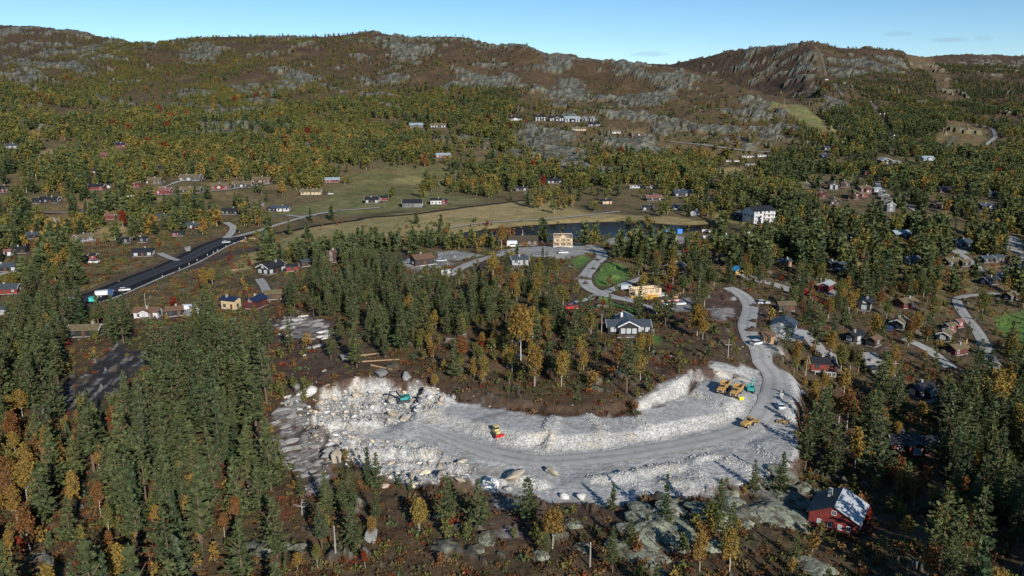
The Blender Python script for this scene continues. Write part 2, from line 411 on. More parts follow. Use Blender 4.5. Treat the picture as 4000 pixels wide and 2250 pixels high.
# ------------------------------------------------------------------ roads: control pixels, width, surface, name, label
ROADS = [
    (PL(4, (500, 1065), (560, 1045), (700, 1000), (1000, 885), (1290, 760), (1500, 655), (1640, 600)), 8.5, 'asphalt', 'road', ''),
    (PL(4, (1640, 600), (1800, 578), (2000, 558), (2250, 510), (2536, 470)) + PL(5, (230, 455), (560, 430), (900, 385), (1400, 325)), 3.6, 'black', 'path', ''),
    (PL(4, (1640, 600), (1720, 575), (2000, 495), (2200, 435), (2400, 402)) + PL(5, (60, 405), (330, 382)), 4.0, 'gravel', 'road', ''),
    (PL(4, (1600, 600), (1650, 545), (1642, 512), (1598, 488)), 4.5, 'gravel', 'road', ''),
    (PL(4, (200, 412), (440, 425), (620, 415), (790, 386), (900, 340), (1000, 288), (1150, 232), (1270, 196)), 4.2, 'gravel', 'road', ''),
    (PL(4, (1010, 297), (1180, 294), (1320, 282), (1550, 262), (1750, 238), (1910, 212)), 4.0, 'gravel', 'road', ''),
    (PL(4, (300, 446), (385, 455), (412, 485), (402, 525)), 4.5, 'gravel', 'road', ''),
    (PL(4, (1130, 705), (1200, 738), (1270, 757)), 3.6, 'gravel', 'road', ''),
    (PL(4, (395, 1005), (470, 1025), (555, 1046)), 3.6, 'gravel', 'road', ''),
    (PL(4, (40, 1205), (120, 1192), (215, 1166)), 3.6, 'gravel', 'road', ''),
    (PL(4, (-60, 870), (80, 840), (250, 800)), 4.5, 'gravel', 'road', ''),
    (PL(4, (1890, 985), (1860, 925), (1835, 888)), 3.6, 'gravel', 'road', ''),
    (PL(5, (770, 895), (900, 812), (1050, 747), (1180, 708), (1260, 690)), 4.6, 'gravel', 'road', ''),
    (PL(5, (1690, 640), (1840, 655), (1905, 715), (1850, 790), (1788, 868), (1800, 930), (1880, 985), (1990, 1015), (2130, 1055), (2290, 1108)), 5.2, 'rutted', 'road', ''),
    (PL(5, (1905, 995), (1800, 1032), (1680, 1062)), 4.2, 'rutted', 'road', ''),
    (PL(5, (1930, 985), (2050, 930), (2190, 880)), 3.6, 'gravel', 'road', ''),
    (PL(6, (440, 950), (510, 985), (575, 1040), (598, 1110), (575, 1210), (600, 1300), (668, 1390)) + PL('V', (2030, 130), (2112, 290), (2090, 420), (2000, 600), (1900, 690),
        (1700, 742), (1300, 822), (800, 892), (300, 940), (0, 912), (-250, 850)) + PL('Q', (1660, 800), (1480, 735), (1330, 660)), 5.4, 'rutted', 'road', ''),
    (PL(6, (925, 1248), (1000, 1285), (1100, 1390), (1215, 1440)), 4.2, 'gravel', 'road', ''),
    (PL(6, (540, 850), (640, 890), (780, 930), (930, 990)), 5.5, 'gravel', 'road', ''),
    (PL(6, (640, 560), (820, 590), (1000, 610), (1200, 603), (1340, 588), (1480, 545), (1600, 530)), 6.0, 'asphalt', 'road', ''),
    (PL(6, (315, 405), (340, 310), (420, 195), (560, 122)), 4.0, 'asphalt', 'road', ''),
    (PL(6, (1495, 200), (1540, 290), (1650, 342), (1760, 400), (1800, 450)), 4.0, 'gravel', 'road', ''),
    (PL(6, (2030, 685), (2130, 740), (2240, 835)), 4.0, 'gravel', 'road', ''),
    (PL(6, (2560, 720), (2490, 790), (2390, 880)), 6.0, 'gravel', 'road', ''),
    (PL(6, (2340, 988), (2120, 1008), (2062, 1040), (2110, 1130), (2180, 1230), (2255, 1360)) + PL('R', (1930, 150), (2030, 285)), 4.0, 'gravel', 'road', ''),
    (PL('R', (1420, 35), (1560, 110), (1700, 210)), 4.0, 'gravel', 'road', ''),
    (PL('R', (1190, 120), (1255, 195), (1320, 262)), 6.0, 'gravel', 'road', ''),
    (PL(3, (1095, 562), (1030, 620), (1005, 695)), 6.0, 'track', 'track', ''),
    (PL(3, (1060, 610), (1210, 612), (1270, 690), (1420, 715), (1480, 770), (1555, 900), (1600, 1005)), 5.0, 'track', 'track', ''),
    (PL(3, (2045, 855), (2200, 885), (2300, 910), (2330, 965), (2180, 1080)), 5.0, 'gravel', 'track', ''),
    (PL(3, (2050, 968), (2010, 1010), (1985, 1052)), 5.0, 'track', 'track', ''),
    (PL(3, (1060, 335), (1110, 440), (1132, 540)), 5.0, 'track', 'track', ''),
    (PL(3, (30, 1002), (220, 1022), (405, 1046), (760, 1078)), 9.0, 'white', 'track', ''),
    (PL(4, (2030, 435), (2120, 448), (2230, 436)), 4.0, 'gravel', 'road', ''),
    (PL(5, (640, 555), (760, 540), (1030, 495), (1500, 465), (1900, 425), (2030, 408)), 2.4, 'white', 'path', ''),
]
road_paths = []
for pts, w, surf, nm, lb in ROADS:
    wp = np.array([cast(x, y) for x, y in pts])
    sp = spline(wp, 2.5 if wp[:, 1].max() < 320 else 6)
    z = zat(sp[:, 0], sp[:, 1])
    for _ in range(14):
        z[1:-1] = 0.25 * z[:-2] + 0.5 * z[1:-1] + 0.25 * z[2:]
    sp[:, 2] = z
    road_paths.append(sp)
    fall = 3.0 + 0.01 * sp[:, 1].mean()
    if surf == 'asphalt' and w > 8: w = 21.0
    m = w / 2 + fall + 3
    sl_ = bbox_idx(sp[:, 0], sp[:, 1], m)
    X, Y = GX[sl_], GY[sl_]
    d, zt = path_sd(sp, X, Y, z)
    cell = 0.0018 * Y + 0.3
    k = 1 - sstep(w / 2 + 0.5 + cell, w / 2 + fall + cell, d)
    HT[sl_] = HT[sl_] * (1 - k) + zt * k
    BARE[sl_] = np.maximum(BARE[sl_], 1 - sstep(w / 2 + 0.8, w / 2 + 2.5, d))
    SOIL[sl_] = np.maximum(SOIL[sl_], 0.7 * (1 - sstep(w / 2 + 0.2, w / 2 + 2.0, d)) * (1 if surf != 'track' else 0))

# ------------------------------------------------------------------ houses: crop, base x, base y, width, turn, wall, roof, options, label
# options: d depth ratio, s storeys, x extension (cross gable), c chimney, t terrace, w window paint, p roof pitch
HOUSES = [
    (4, 15, 275, 95, -8, 'darkred', 'black', {}, 'dark red cabin with black roof beside orange birches at the valley edge'),
    (4, 355, 352, 115, 4, 'black', 'black', {'d': .5}, 'long low black cabin with black roof above the side road'),
    (4, 262, 354, 42, 4, 'black', 'black', {'c': 0}, 'small black shed at the end of the long black cabin'),
    (4, 690, 258, 95, 3, 'red', 'black', {'d': .55}, 'red cabin with black roof and pale base below the big spruces'),
    (4, 757, 246, 42, 3, 'white', 'black', {'c': 0}, 'small white annex joined close to the red black-roofed cabin'),
    (4, 968, 243, 40, 80, 'red', 'sod', {'c': 0, 's': 1.3}, 'narrow red shed with grass roof beside the gravel bend'),
    (4, 1085, 216, 118, 2, 'brown', 'sod', {}, 'brown timber cabin with straw coloured grass roof above the gravel bend'),
    (4, 1355, 193, 125, 2, 'grey', 'sod', {'x': 1}, 'grey cabin with pale grass roof and gabled porch, highest on the lane'),
    (4, 1150, 288, 112, 3, 'red', 'redroof', {}, 'red cabin with reddish brown roof below the gravel lane'),
    (4, 1358, 278, 115, 4, 'black', 'sod', {'d': .5}, 'black cabin with row of windows and grass roof on the lane'),
    (4, 1562, 252, 112, 6, 'red', 'sod', {'x': 1}, 'red cabin with grass roof beside a rock cut on the lane'),
    (4, 1722, 240, 115, 5, 'black', 'sod', {'x': 1}, 'black cabin with straw grass roof between two red cabins'),
    (4, 1855, 210, 115, 4, 'darkred', 'sod', {'x': 1}, 'dark red cabin with grass roof at the lane end'),
    (4, 2350, 205, 95, 5, 'red', 'lightblue', {'d': .5}, 'red cabin with pale blue metal roof above the green bank'),
    (4, 2205, 292, 125, 2, 'cream', 'sod', {'d': .45}, 'cream walled low cabin with brown grass roof beside tall birches'),
    (4, 1925, 412, 52, 84, 'black', 'slate', {'c': 0}, 'steep slate blue gable cabin beside the pale grey cabin'),
    (4, 2006, 410, 78, 4, 'white', 'slate', {}, 'pale grey cabin with slate roof above the green verge'),
    (4, 1635, 432, 110, -3, 'black', 'black', {'d': .5}, 'black low cabin with black roof below the felled slope'),
    (4, 785, 468, 55, 4, 'red', 'redroof', {'c': 0}, 'small red cabin with pink brown roof beside red rowans'),
    (4, 1160, 470, 90, 2, 'brown', 'slate', {'d': .5}, 'brown low cabin with grey blue roof under the tall spruces'),
    (4, 1368, 533, 82, 6, 'black', 'slate', {'x': 1}, 'black cabin with slate blue gable roofs near the road fork'),
    (4, 592, 625, 100, 55, 'grey', 'sod', {'t': 1}, 'grey cabin with grass roof and white windows on a straw meadow'),
    (4, 260, 605, 110, 4, 'black', 'slate', {'d': .5}, 'dark cabin with slate roof half hidden by leaning birches'),
    (4, 1240, 588, 36, 4, 'red', 'black', {'c': 0}, 'tiny red outhouse with dark roof near the asphalt'),
    (4, 1286, 584, 30, 4, 'black', 'black', {'c': 0}, 'tiny black outhouse beside the tiny red one'),
    (4, 895, 634, 50, 6, 'black', 'black', {'c': 0}, 'black shed with black roof beside golden birches'),
    (4, 1010, 630, 58, 6, 'black', 'black', {}, 'small black cabin behind the driveway birches'),
    (4, 1018, 732, 130, 14, 'black', 'black', {'w': 1}, 'black cabin with wide black roof beside the gravel driveway'),
    (4, 55, 840, 150, 12, 'black', 'slate', {'w': 1, 'd': .5}, 'large black cabin with bright white windows and gravel yard'),
    (4, 55, 725, 60, 8, 'white', 'redroof', {'c': 0}, 'white cabin with red roof edge near the big yard'),
    (4, 150, 708, 88, 5, 'black', 'black', {}, 'black cabin among yellow birches behind the big yard'),
    (4, 665, 752, 40, 4, 'red', 'black', {'c': 0}, 'small red hut behind the row of round pines'),
    (4, 60, 1000, 145, 12, 'red', 'slate', {}, 'red cabin with dark grey roof sunk among valley pines'),
    (4, 12, 1146, 60, 12, 'lightgrey', 'slate', {'c': 0}, 'pale blue grey cabin cut by the picture edge'),
    (4, 1052, 1168, 150, 3, 'white', 'brownroof', {'d': .55, 'x': 1, 'w': 1}, 'white cabin with rusty brown roof and glazed porch behind tall pines'),
    (4, 1238, 1158, 112, 26, 'black', 'brownroof', {}, 'black garage with rusty brown roof beside a gravel yard'),
    (4, 615, 1302, 185, 6, 'black', 'sod', {'d': .5}, 'long dark cabin with grass roof in the pine wood'),
    (4, 1638, 1108, 115, -18, 'cream', 'navy', {'s': 1.45}, 'cream yellow house with navy blue roof above the bare slope'),
    (4, 1815, 1106, 110, 74, 'darkred', 'navy', {'s': 1.2}, 'dark red cabin with navy roof and white gable window'),
    (4, 1935, 1040, 110, 20, 'brown', 'sod', {'c': 0}, 'brown shed with tan grass roof above the dark red cabin'),
    (4, 1925, 862, 155, 62, 'black', 'black', {'s': 1.25, 'w': 1}, 'big black gabled cabin with white windows beside the meadow'),
    (4, 2068, 838, 80, 20, 'red', 'black', {'c': 0, 'd': .5}, 'low red shed with dark roof beside the big black cabin'),
    (4, 2160, 805, 70, 40, 'brown', 'slate', {'c': 0}, 'brown shed with grey roof at the wood edge'),
    (4, 2360, 770, 75, 80, 'brown', 'brownroof', {'s': 1.8, 'd': .9}, 'tall brown timber tower cabin among the meadow pines'),
    (1, 857, 1042, 65, 10, 'red', 'navy', {}, 'red cabin with blue roof alone on the wooded hillside'),
    (1, 735, 1115, 70, 6, 'darkred', 'redroof', {'c': 0}, 'weathered red hut below the lone blue-roofed cabin'),
    (1, 102, 1050, 80, 6, 'lightgrey', 'slate', {}, 'grey hillside cabin above the tan clearing'),
    (1, 1145, 1208, 60, 6, 'black', 'black', {'c': 0}, 'black hut below the tall birch grove'),
    (1, 672, 1232, 45, 6, 'red', 'navy', {'c': 0}, 'small red hut with blue roof behind the bushy pine'),
    (5, 278, 352, 90, 6, 'black', 'black', {'w': 1, 's': 1.2}, 'black farmhouse with white windows above the meadow'),
    (5, 358, 334, 62, 5, 'red', 'black', {'c': 0}, 'low red outbuilding behind the black farmhouse'),
    (5, 565, 380, 128, 4, 'grey', 'black', {'d': .6, 's': 1.3, 'c': 0}, 'large grey barn with black roof on the green bank'),
    (5, 730, 360, 72, 6, 'white', 'black', {'s': 1.3}, 'white walled barn with black roof above the meadow road'),
    (5, 790, 360, 34, 80, 'red', 'black', {'c': 0, 's': 1.3}, 'narrow red gabled shed leaning on the white barn'),
    (5, 792, 28, 110, 4, 'red', 'lightblue', {'d': .4, 'w': 1}, 'long red and white cabin above the open clearing'),
    (5, 1330, 264, 70, 4, 'black', 'black', {'w': 1, 'd': .5}, 'black cabin with white windows above the meadow fence end'),
    (5, 1565, 212, 98, 5, 'black', 'black', {'w': 1, 'd': .5}, 'black cabin with pale end among birches under the rock slab'),
    (5, 1632, 112, 42, 5, 'black', 'black', {'c': 0}, 'tiny black hut at the foot of the streaked slab'),
    (5, 1938, 357, 60, 5, 'cream', 'black', {}, 'cream cabin with dark roof beside the lake path'),
    (5, 2222, 403, 72, 3, 'black', 'black', {'w': 1, 'd': .5}, 'low black cabin with white windows near the lake head'),
    (5, 2265, 335, 98, 5, 'black', 'redroof', {}, 'black cabin with dull red roof above the lake head'),
    (5, 2480, 298, 110, 6, 'grey', 'slate', {'x': 1}, 'grey cabin with twin slate roofs in the birch wood'),
    (5, 2425, 393, 42, 5, 'white', 'slate', {'c': 0}, 'small white boathouse among lakeside birches'),
    (5, 2180, 1330 - 1085, 150, 2, 'concrete', 'flat', {'d': .3, 's': .8, 'c': 0}, 'long pale concrete wall block in the birch wood'),
    (5, 1345, 652, 185, 4, 'brown', 'mossroof', {'d': .55}, 'brown log house with mossy brown roof beside the lake'),
    (5, 632, 800, 150, 32, 'darkbrown', 'brownroof', {'s': 1.25, 't': 1}, 'dark brown log house with brown roof and white terrace'),
    (5, 1322, 790, 108, 6, 'lightgrey', 'slate', {'t': 1, 'w': 1, 'd': .6}, 'pale grey house with slate roof and glazed front below the gravel plot'),
    (5, 2420, 850, 130, 30, 'black', 'black', {}, 'black house with black roof in deep pine shade'),
    (6, 525, 475, 130, 40, 'black', 'slate', {'s': 1.5, 'd': .7, 'c': 0}, 'dark wing with slate roof behind the white hotel block'),
    (6, 210, 442, 75, 60, 'white', 'slate', {}, 'white gabled cabin with slate roof beside the lake end'),
    (6, 105, 303, 98, 6, 'black', 'slate', {'w': 1}, 'dark cabin with white windows near the forest path'),
    (6, 72, 395, 45, 6, 'white', 'slate', {'c': 0}, 'small white hut behind lakeside birches'),
    (6, 985, 245, 85, 10, 'black', 'sod', {'s': 1.3}, 'dark grass-roofed lodge on the shaded side of the red lodges'),
    (6, 1088, 245, 70, 70, 'brown', 'sod', {'s': 1.5}, 'brown grass-roofed lodge at the back of the red lodges'),
    (6, 1185, 258, 85, 72, 'black', 'sod', {'s': 1.7, 'w': 1}, 'black lodge with white windows and grass roof among red lodges'),
    (6, 1268, 240, 75, 68, 'brown', 'sod', {'s': 1.6}, 'brown lodge with grass roof beside the black lodge'),
    (6, 1098, 316, 92, 70, 'darkred', 'sod', {'s': 1.8}, 'dark red balconied lodge with grass roof by the shaded court'),
    (6, 1330, 326, 100, 68, 'darkred', 'sod', {'s': 1.8}, 'dark red gabled lodge with grass roof, centre of the lodge group'),
    (6, 1395, 282, 100, 20, 'darkred', 'sod', {'s': 1.6, 'x': 1}, 'wide dark red lodge with grass roof behind the gabled one'),
    (6, 1200, 366, 88, 66, 'brown', 'sod', {'s': 1.2}, 'low brown lodge with grass roof below the shaded court'),
    (6, 1400, 308, 50, 10, 'red', 'sod', {'c': 0}, 'bright red shed below the wide dark red lodge'),
    (6, 1490, 272, 48, 10, 'white', 'lightblue', {'c': 0}, 'white flat cabin beside the uphill gravel road'),
    (6, 1530, 300, 70, 62, 'grey', 'sod', {'s': 1.3, 'c': 0}, 'uppermost grey unit of the grass-roofed row houses'),
    (6, 1552, 330, 70, 62, 'grey', 'sod', {'s': 1.3, 'c': 0}, 'second grey unit down the grass-roofed row houses'),
    (6, 1572, 362, 72, 62, 'grey', 'sod', {'s': 1.3, 'c': 0}, 'third grey unit down the grass-roofed row houses'),
    (6, 1585, 412, 66, 74, 'grey', 'sod', {'s': 2.0, 'w': 1}, 'tall dark grey gabled end house with white windows on its terrace'),
    (6, 1553, 76, 85, 78, 'black', 'white', {'s': 1.4, 'w': 1}, 'black house with white roof edges beside a huge boulder'),
    (6, 1845, 50, 80, 10, 'lightgrey', 'lightblue', {'x': 1}, 'pale blue grey house in the dark pines below the ski hill'),
    (6, 1405, 148, 52, 10, 'darkred', 'black', {'c': 0}, 'dark red hut in the pines beneath the white-trimmed house'),
    (6, 1128, 30, 75, 10, 'black', 'slate', {'w': 1}, 'dark cabin with white front at the foot of the ski slope'),
    (6, 1910, 392, 90, 30, 'brown', 'sod', {}, 'brown cabin with grass roof among pines uphill from the bridge road'),
    (6, 2265, 395, 100, 10, 'grey', 'slate', {'x': 1}, 'grey cabin with pale steps on the pine hillside'),
    (6, 1965, 275, 95, 8, 'darkred', 'black', {}, 'dark red cabin with black roof deep in the pines'),
    (6, 2290, 305, 75, 8, 'black', 'slate', {}, 'black cabin with slate roof on the wooded rise'),
    (6, 2112, 222, 38, 40, 'white', 'slate', {'c': 0}, 'tiny white hut on the dark wooded rise'),
    (6, 1655, 598, 118, 10, 'black', 'lightblue', {'x': 1}, 'black cabin with pale grey roof below the rock pile'),
    (6, 2085, 662, 125, 16, 'black', 'slate', {'w': 1, 't': 1}, 'black cabin with slate roof and paved yard on the slope'),
    (6, 1732, 785, 108, 22, 'lightgrey', 'slate', {'x': 1, 'w': 1}, 'light grey house with slate gable roof beside birches'),
    (6, 2262, 775, 90, 18, 'black', 'slate', {}, 'black cabin with slate roof, first of a joined pair'),
    (6, 2342, 768, 80, 18, 'grey', 'slate', {'c': 0}, 'dark grey cabin, second of a joined pair with slate roof'),
    (6, 2020, 795, 105, 14, 'black', 'sod', {}, 'black cabin with grass roof beside the narrow lane'),
    (6, 2110, 800, 70, 14, 'black', 'sod', {'c': 0}, 'smaller black annex with grass roof beside the narrow lane'),
    (6, 2280, 935, 120, 24, 'black', 'black', {'w': 1}, 'black cabin with white windows above the hairpin lane'),
    (6, 2430, 1045, 105, 30, 'black', 'sod', {}, 'black cabin with mossy grass roof above the green field'),
    (6, 832, 802, 90, 12, 'cedar', 'slate', {}, 'cedar walled cabin with grey roof in a dark yard'),
    (6, 1170, 815, 80, 28, 'black', 'slate', {}, 'black cabin with slate roof above a rusty meadow'),
    (6, 1232, 822, 75, 28, 'black', 'slate', {'c': 0}, 'black annex with slate roof touching the rusty meadow cabin'),
    (6, 1235, 862, 48, 20, 'black', 'slate', {'c': 0}, 'little black shed below the rusty meadow cabins'),
    (6, 1130, 985, 110, 50, 'red', 'lightgreyroof', {'s': 1.2}, 'red house with light grey metal roof above its paved yard'),
    (6, 845, 1118, 105, 4, 'brown', 'sod', {'c': 0, 'd': .5}, 'low brown shed with grass roof above the blue grey house'),
    (6, 1408, 1118, 120, 58, 'black', 'black', {'s': 1.3, 'w': 1}, 'black gabled cabin with large white windows and deck'),
    (6, 1690, 1100, 145, 26, 'redbrown', 'sod', {'x': 1}, 'red brown cabin with grass roof and red balcony'),
    (6, 1650, 1250, 130, 46, 'black', 'sod', {}, 'black cabin with mossy roof beside a dark blue car'),
    (6, 2003, 1265, 78, 24, 'red', 'sod', {}, 'small bright red cabin beside the curved lane'),
    (6, 2066, 1236, 40, 24, 'red', 'redroof', {'c': 0}, 'tiny bright red shed behind the small red cabin'),
    (6, 1330, 1345, 125, 32, 'black', 'black', {'w': 1}, 'black cabin with fresh timber base and round window'),
    (6, 1468, 1375, 105, 40, 'darkbrown', 'brownroof', {}, 'dark brown cabin with brown roof next to the fresh timber base'),
    (6, 1970, 1335, 120, 48, 'black', 'sod', {'w': 1}, 'black gabled cabin with grass roof beside the digger'),
    (6, 2050, 1435, 135, 24, 'darkred', 'sod', {}, 'dark red cabin with grass roof below the digger'),
    (6, 370, 768, 70, 20, 'brown', 'brownroof', {'c': 0}, 'low brown shed in the pines near the red and white van'),
    (6, 712, 1350, 40, 10, 'cedar', 'brownroof', {'c': 0, 'd': .8}, 'small fresh timber shed beside the quarry road'),
    ('R', 925, 235, 130, -10, 'red', 'black', {'t': 1}, 'red cabin with black roof and deck beside the wooden pole'),
    ('R', 1515, 395, 150, 22, 'black', 'black', {'x': 1, 'w': 1, 't': 1}, 'black cabin with white porch gable below the gravel yard'),
    ('R', 1455, 735, 235, -8, 'red', 'black', {'x': 1, 'd': .5}, 'wide red cabin with black roof in the dark pines'),
    (2, 590, 905, 90, 10, 'brown', 'lightblue', {'x': 1, 's': 1.3}, 'brown house with pale blue twin gables on the hill shelf'),
    (2, 745, 902, 105, 6, 'black', 'sod', {'w': 1}, 'low black cabin with white front on the hill shelf'),
    (2, 875, 892, 30, 20, 'white', 'slate', {'c': 0}, 'small white gabled hut on the hill shelf'),
    (2, 1285, 852, 88, 8, 'white', 'black', {'x': 1}, 'white and black house left of the shelf apartments'),
    (2, 1465, 856, 75, 8, 'black', 'black', {'s': 2.0, 'w': 1}, 'tall black house with white base above the hill shelf'),
    (2, 1580, 858, 95, 6, 'black', 'black', {'x': 1, 's': 1.7, 'w': 1}, 'black apartment house with two gables on the shelf'),
    (2, 1690, 864, 105, 6, 'black', 'lightblue', {'x': 1, 's': 1.8, 'w': 1}, 'black apartment house with pale grey roof on the shelf'),
    (2, 1790, 860, 60, 70, 'black', 'black', {'s': 1.7, 'w': 1}, 'black gabled house with white balconies next to the apartments'),
    (2, 1845, 858, 55, 70, 'black', 'black', {'s': 1.7, 'w': 1}, 'black gabled house at the end of the shelf row'),
    (2, 1845, 893, 85, 6, 'black', 'black', {'w': 1, 'd': .5}, 'low black cabin below the shelf row'),
    (2, 1738, 925, 90, 6, 'cream', 'sod', {'d': .4}, 'low cream cabin with grass roof on the slab top'),
    (2, 2000, 945, 60, 10, 'white', 'sod', {'c': 0}, 'small white hut on the rocky spur'),
    (2, 2155, 962, 100, 8, 'brown', 'sod', {'x': 1}, 'brown cabin with grass roofs on the rocky spur'),
    (3, 575, 1118, 80, 6, 'concrete', 'flat', {'d': .4, 's': .8, 'c': 0}, 'pale concrete foundation house on the new terraces, upper row'),
    (3, 685, 1110, 75, 6, 'concrete', 'flat', {'d': .4, 's': .8, 'c': 0}, 'second pale foundation house on the new terraces, upper row'),
    (3, 470, 1145, 90, 6, 'concrete', 'flat', {'d': .3, 's': .5, 'c': 0}, 'low pale foundation wall on the new terraces, middle row'),
    (3, 600, 1175, 80, 6, 'concrete', 'flat', {'d': .4, 's': .8, 'c': 0}, 'pale foundation house on the new terraces, lowest row'),
    (3, 1135, 1062, 60, 20, 'black', 'slate', {'w': 1}, 'dark cabin with white gable at the ski slope foot'),
    (3, 1135, 567, 24, 10, 'white', 'slate', {'c': 0}, 'tiny white lift hut at the top of the ski track'),
]
HPOS = []
hrng = random.Random(3)
for (c, x, y, w, ang, wall, roof, o, lab) in HOUSES:
    px, py = P(c, x, y)
    p = cast(px, py)
    zc = p[1] * cos(PITCH) - (p[2] - CAMZ) * sin(PITCH)
    wm = 1.13 * w * CROP[c][2] / F * zc
    a = radians(ang)
    dr = o.get('d', .62)
    # visible width of a box L x dr*L turned by a
    L = wm / (abs(cos(a)) + dr * abs(sin(a)))
    L = min(max(L, 3.0), 22.0)
    D = max(2.6, min(L * dr, 10))
    half = 0.5 * (abs(sin(a)) * L + abs(cos(a)) * D)
    cx_, cy_ = p[0] * (1 + half / p[1]), p[1] + half
    HPOS.append((cx_, cy_, p[2], L, D, a, px, py, w * CROP[c][2]))
    ca, sa = cos(a), sin(a)
    m = 0.8
    wp = [(cx_ + ca * u - sa * v, cy_ + sa * u + ca * v) for u, v in ((-L / 2 - m, -D / 2 - m), (L / 2 + m, -D / 2 - m), (L / 2 + m, D / 2 + m), (-L / 2 - m, D / 2 + m))]
    flatten(None, p[2], 3.5 + 0.004 * p[1], wp)
    wp2 = [(cx_ + ca * u - sa * v, cy_ + sa * u + ca * v) for u, v in ((-L / 2 - 2, -D / 2 - 3), (L / 2 + 2, -D / 2 - 3), (L / 2 + 2, D / 2 + 2), (-L / 2 - 2, D / 2 + 2))]
    sl_ = bbox_idx([q[0] for q in wp2], [q[1] for q in wp2], 4)
    sdv = poly_sd(wp2, GX[sl_], GY[sl_])
    BARE[sl_] = np.maximum(BARE[sl_], 1 - sstep(-.5, 1.5, sdv))
    SOIL[sl_] = np.maximum(SOIL[sl_], 0.5 * (1 - sstep(-1, 2.5, sdv + 1.2 * fbm(GX[sl_], GY[sl_], 4, 2, 19))))

# ------------------------------------------------------------------ land cover
for poly in (TERR[0][0],): pass
# gravel plots
for poly in (PL(5, (720, 690), (860, 684), (1060, 720), (900, 752), (760, 752)), PL(5, (1160, 692), (1300, 665), (1500, 655), (1790, 640), (1870, 690), (1800, 712), (1640, 748), (1480, 738), (1250, 706)),
             PL(5, (2060, 1012), (2300, 968), (2345, 990), (2100, 1052)), PL(5, (450, 790), (540, 740), (760, 745), (860, 780), (660, 835)), PL(4, (1290, 1100), (1450, 1100), (1440, 1150), (1300, 1150)),
             PL(5, (1880, 640), (2000, 590), (2400, 575), (2536, 590), (2536, 640), (2300, 650), (2050, 640)), PL(5, (2440, 680), (2536, 690), (2520, 760), (2380, 765)),
             PL(6, (620, 1310), (780, 1360), (860, 1449), (700, 1449)), PL(6, (720, 1270), (930, 1250), (930, 1310), (700, 1320)), PL(6, (1180, 960), (1215, 975), (1200, 1020), (1150, 1000)),
             PL(6, (2050, 670), (2140, 680), (2150, 710), (2080, 710)), PL('R', (1200, 120), (1330, 190), (1320, 270), (1190, 200)), PL(6, (2400, 590), (2480, 580), (2536, 640), (2536, 720), (2420, 680))):
    paint(GRAVEL, poly, .85, 1.2, jit=1.2); paint(BARE, poly, 1, 1.5)
for poly in (PL(5, (2220, 1085), (2380, 1015), (2536, 1012), (2536, 1125), (2300, 1125)), PL(6, (0, 1012), (240, 1042), (180, 1122), (0, 1105)), PL(6, (280, 1092), (490, 1092), (490, 1150), (400, 1190), (340, 1180)),
             PL(5, (560, 825), (760, 760), (780, 775), (670, 838))):
    paint(WHITE, poly, .7, .6, jit=.6); paint(BARE, poly, 1, 1.5)
# bare soil
for poly, v in (([(700, 905), (760, 862), (850, 900), (905, 962), (790, 988), (715, 1000)], .85), ([(640, 800), (780, 790), (900, 850), (1000, 930), (880, 960), (760, 900), (690, 870)], .6),
                ([(1000, 925), (1250, 985), (1400, 1000), (1480, 985), (1600, 1000), (1590, 1046), (1400, 1047), (1270, 1033), (1150, 1012), (1100, 984), (900, 966)], .6),
                ([(1740, 930), (1800, 922), (1815, 955), (1870, 985), (1895, 1035), (1860, 1052), (1790, 1002), (1745, 985)], .95),
                ([(1820, 835), (1890, 850), (1915, 905), (1800, 908), (1720, 925), (1600, 1000), (1500, 985), (1560, 930)], .55), ([(2010, 1010), (2110, 1000), (2140, 1150), (2020, 1180)], .7),
                (PL(6, (620, 1090), (800, 1080), (820, 1170), (660, 1180)), .85), (PL(6, (220, 1010), (450, 960), (550, 1100), (520, 1200), (300, 1080)), .9),
                (PL(5, (300, 720), (560, 690), (540, 760), (330, 850)), .9), (PL(5, (860, 800), (1100, 730), (1220, 760), (1000, 850)), .85), (PL(5, (880, 760), (1020, 715), (960, 770)), .6),
                (PL(5, (1640, 670), (1740, 665), (1800, 690), (1640, 692)), .9), (PL(5, (1290, 690), (1390, 690), (1290, 705)), .9), (PL(5, (2050, 1040), (2330, 990), (2400, 1020), (2200, 1080)), .8),
                (PL(5, (1700, 960), (1830, 985), (1700, 1060), (1640, 1000)), .85), (PL(4, (1480, 720), (1850, 650), (1850, 680), (1500, 770), (1200, 870), (1180, 840)), .95),
                ([(480, 620), (560, 600), (620, 600), (540, 640)], .3), ([(1250, 1255), (1560, 1270), (1640, 1250), (1660, 1300), (1400, 1330), (1240, 1290)], .6),
                (PL('R', (1200, 260), (1400, 420), (1420, 500), (1280, 380)), .9), (PL('R', (860, 1190), (1000, 1240), (1100, 1300), (900, 1320)), .5)):
    paint(SOIL, poly, v, 2.0, jit=2.5)
    if v > .88: paint(BARE, poly, 1, 2)
    elif v > .55: paint(BARE, poly, .30, 2)
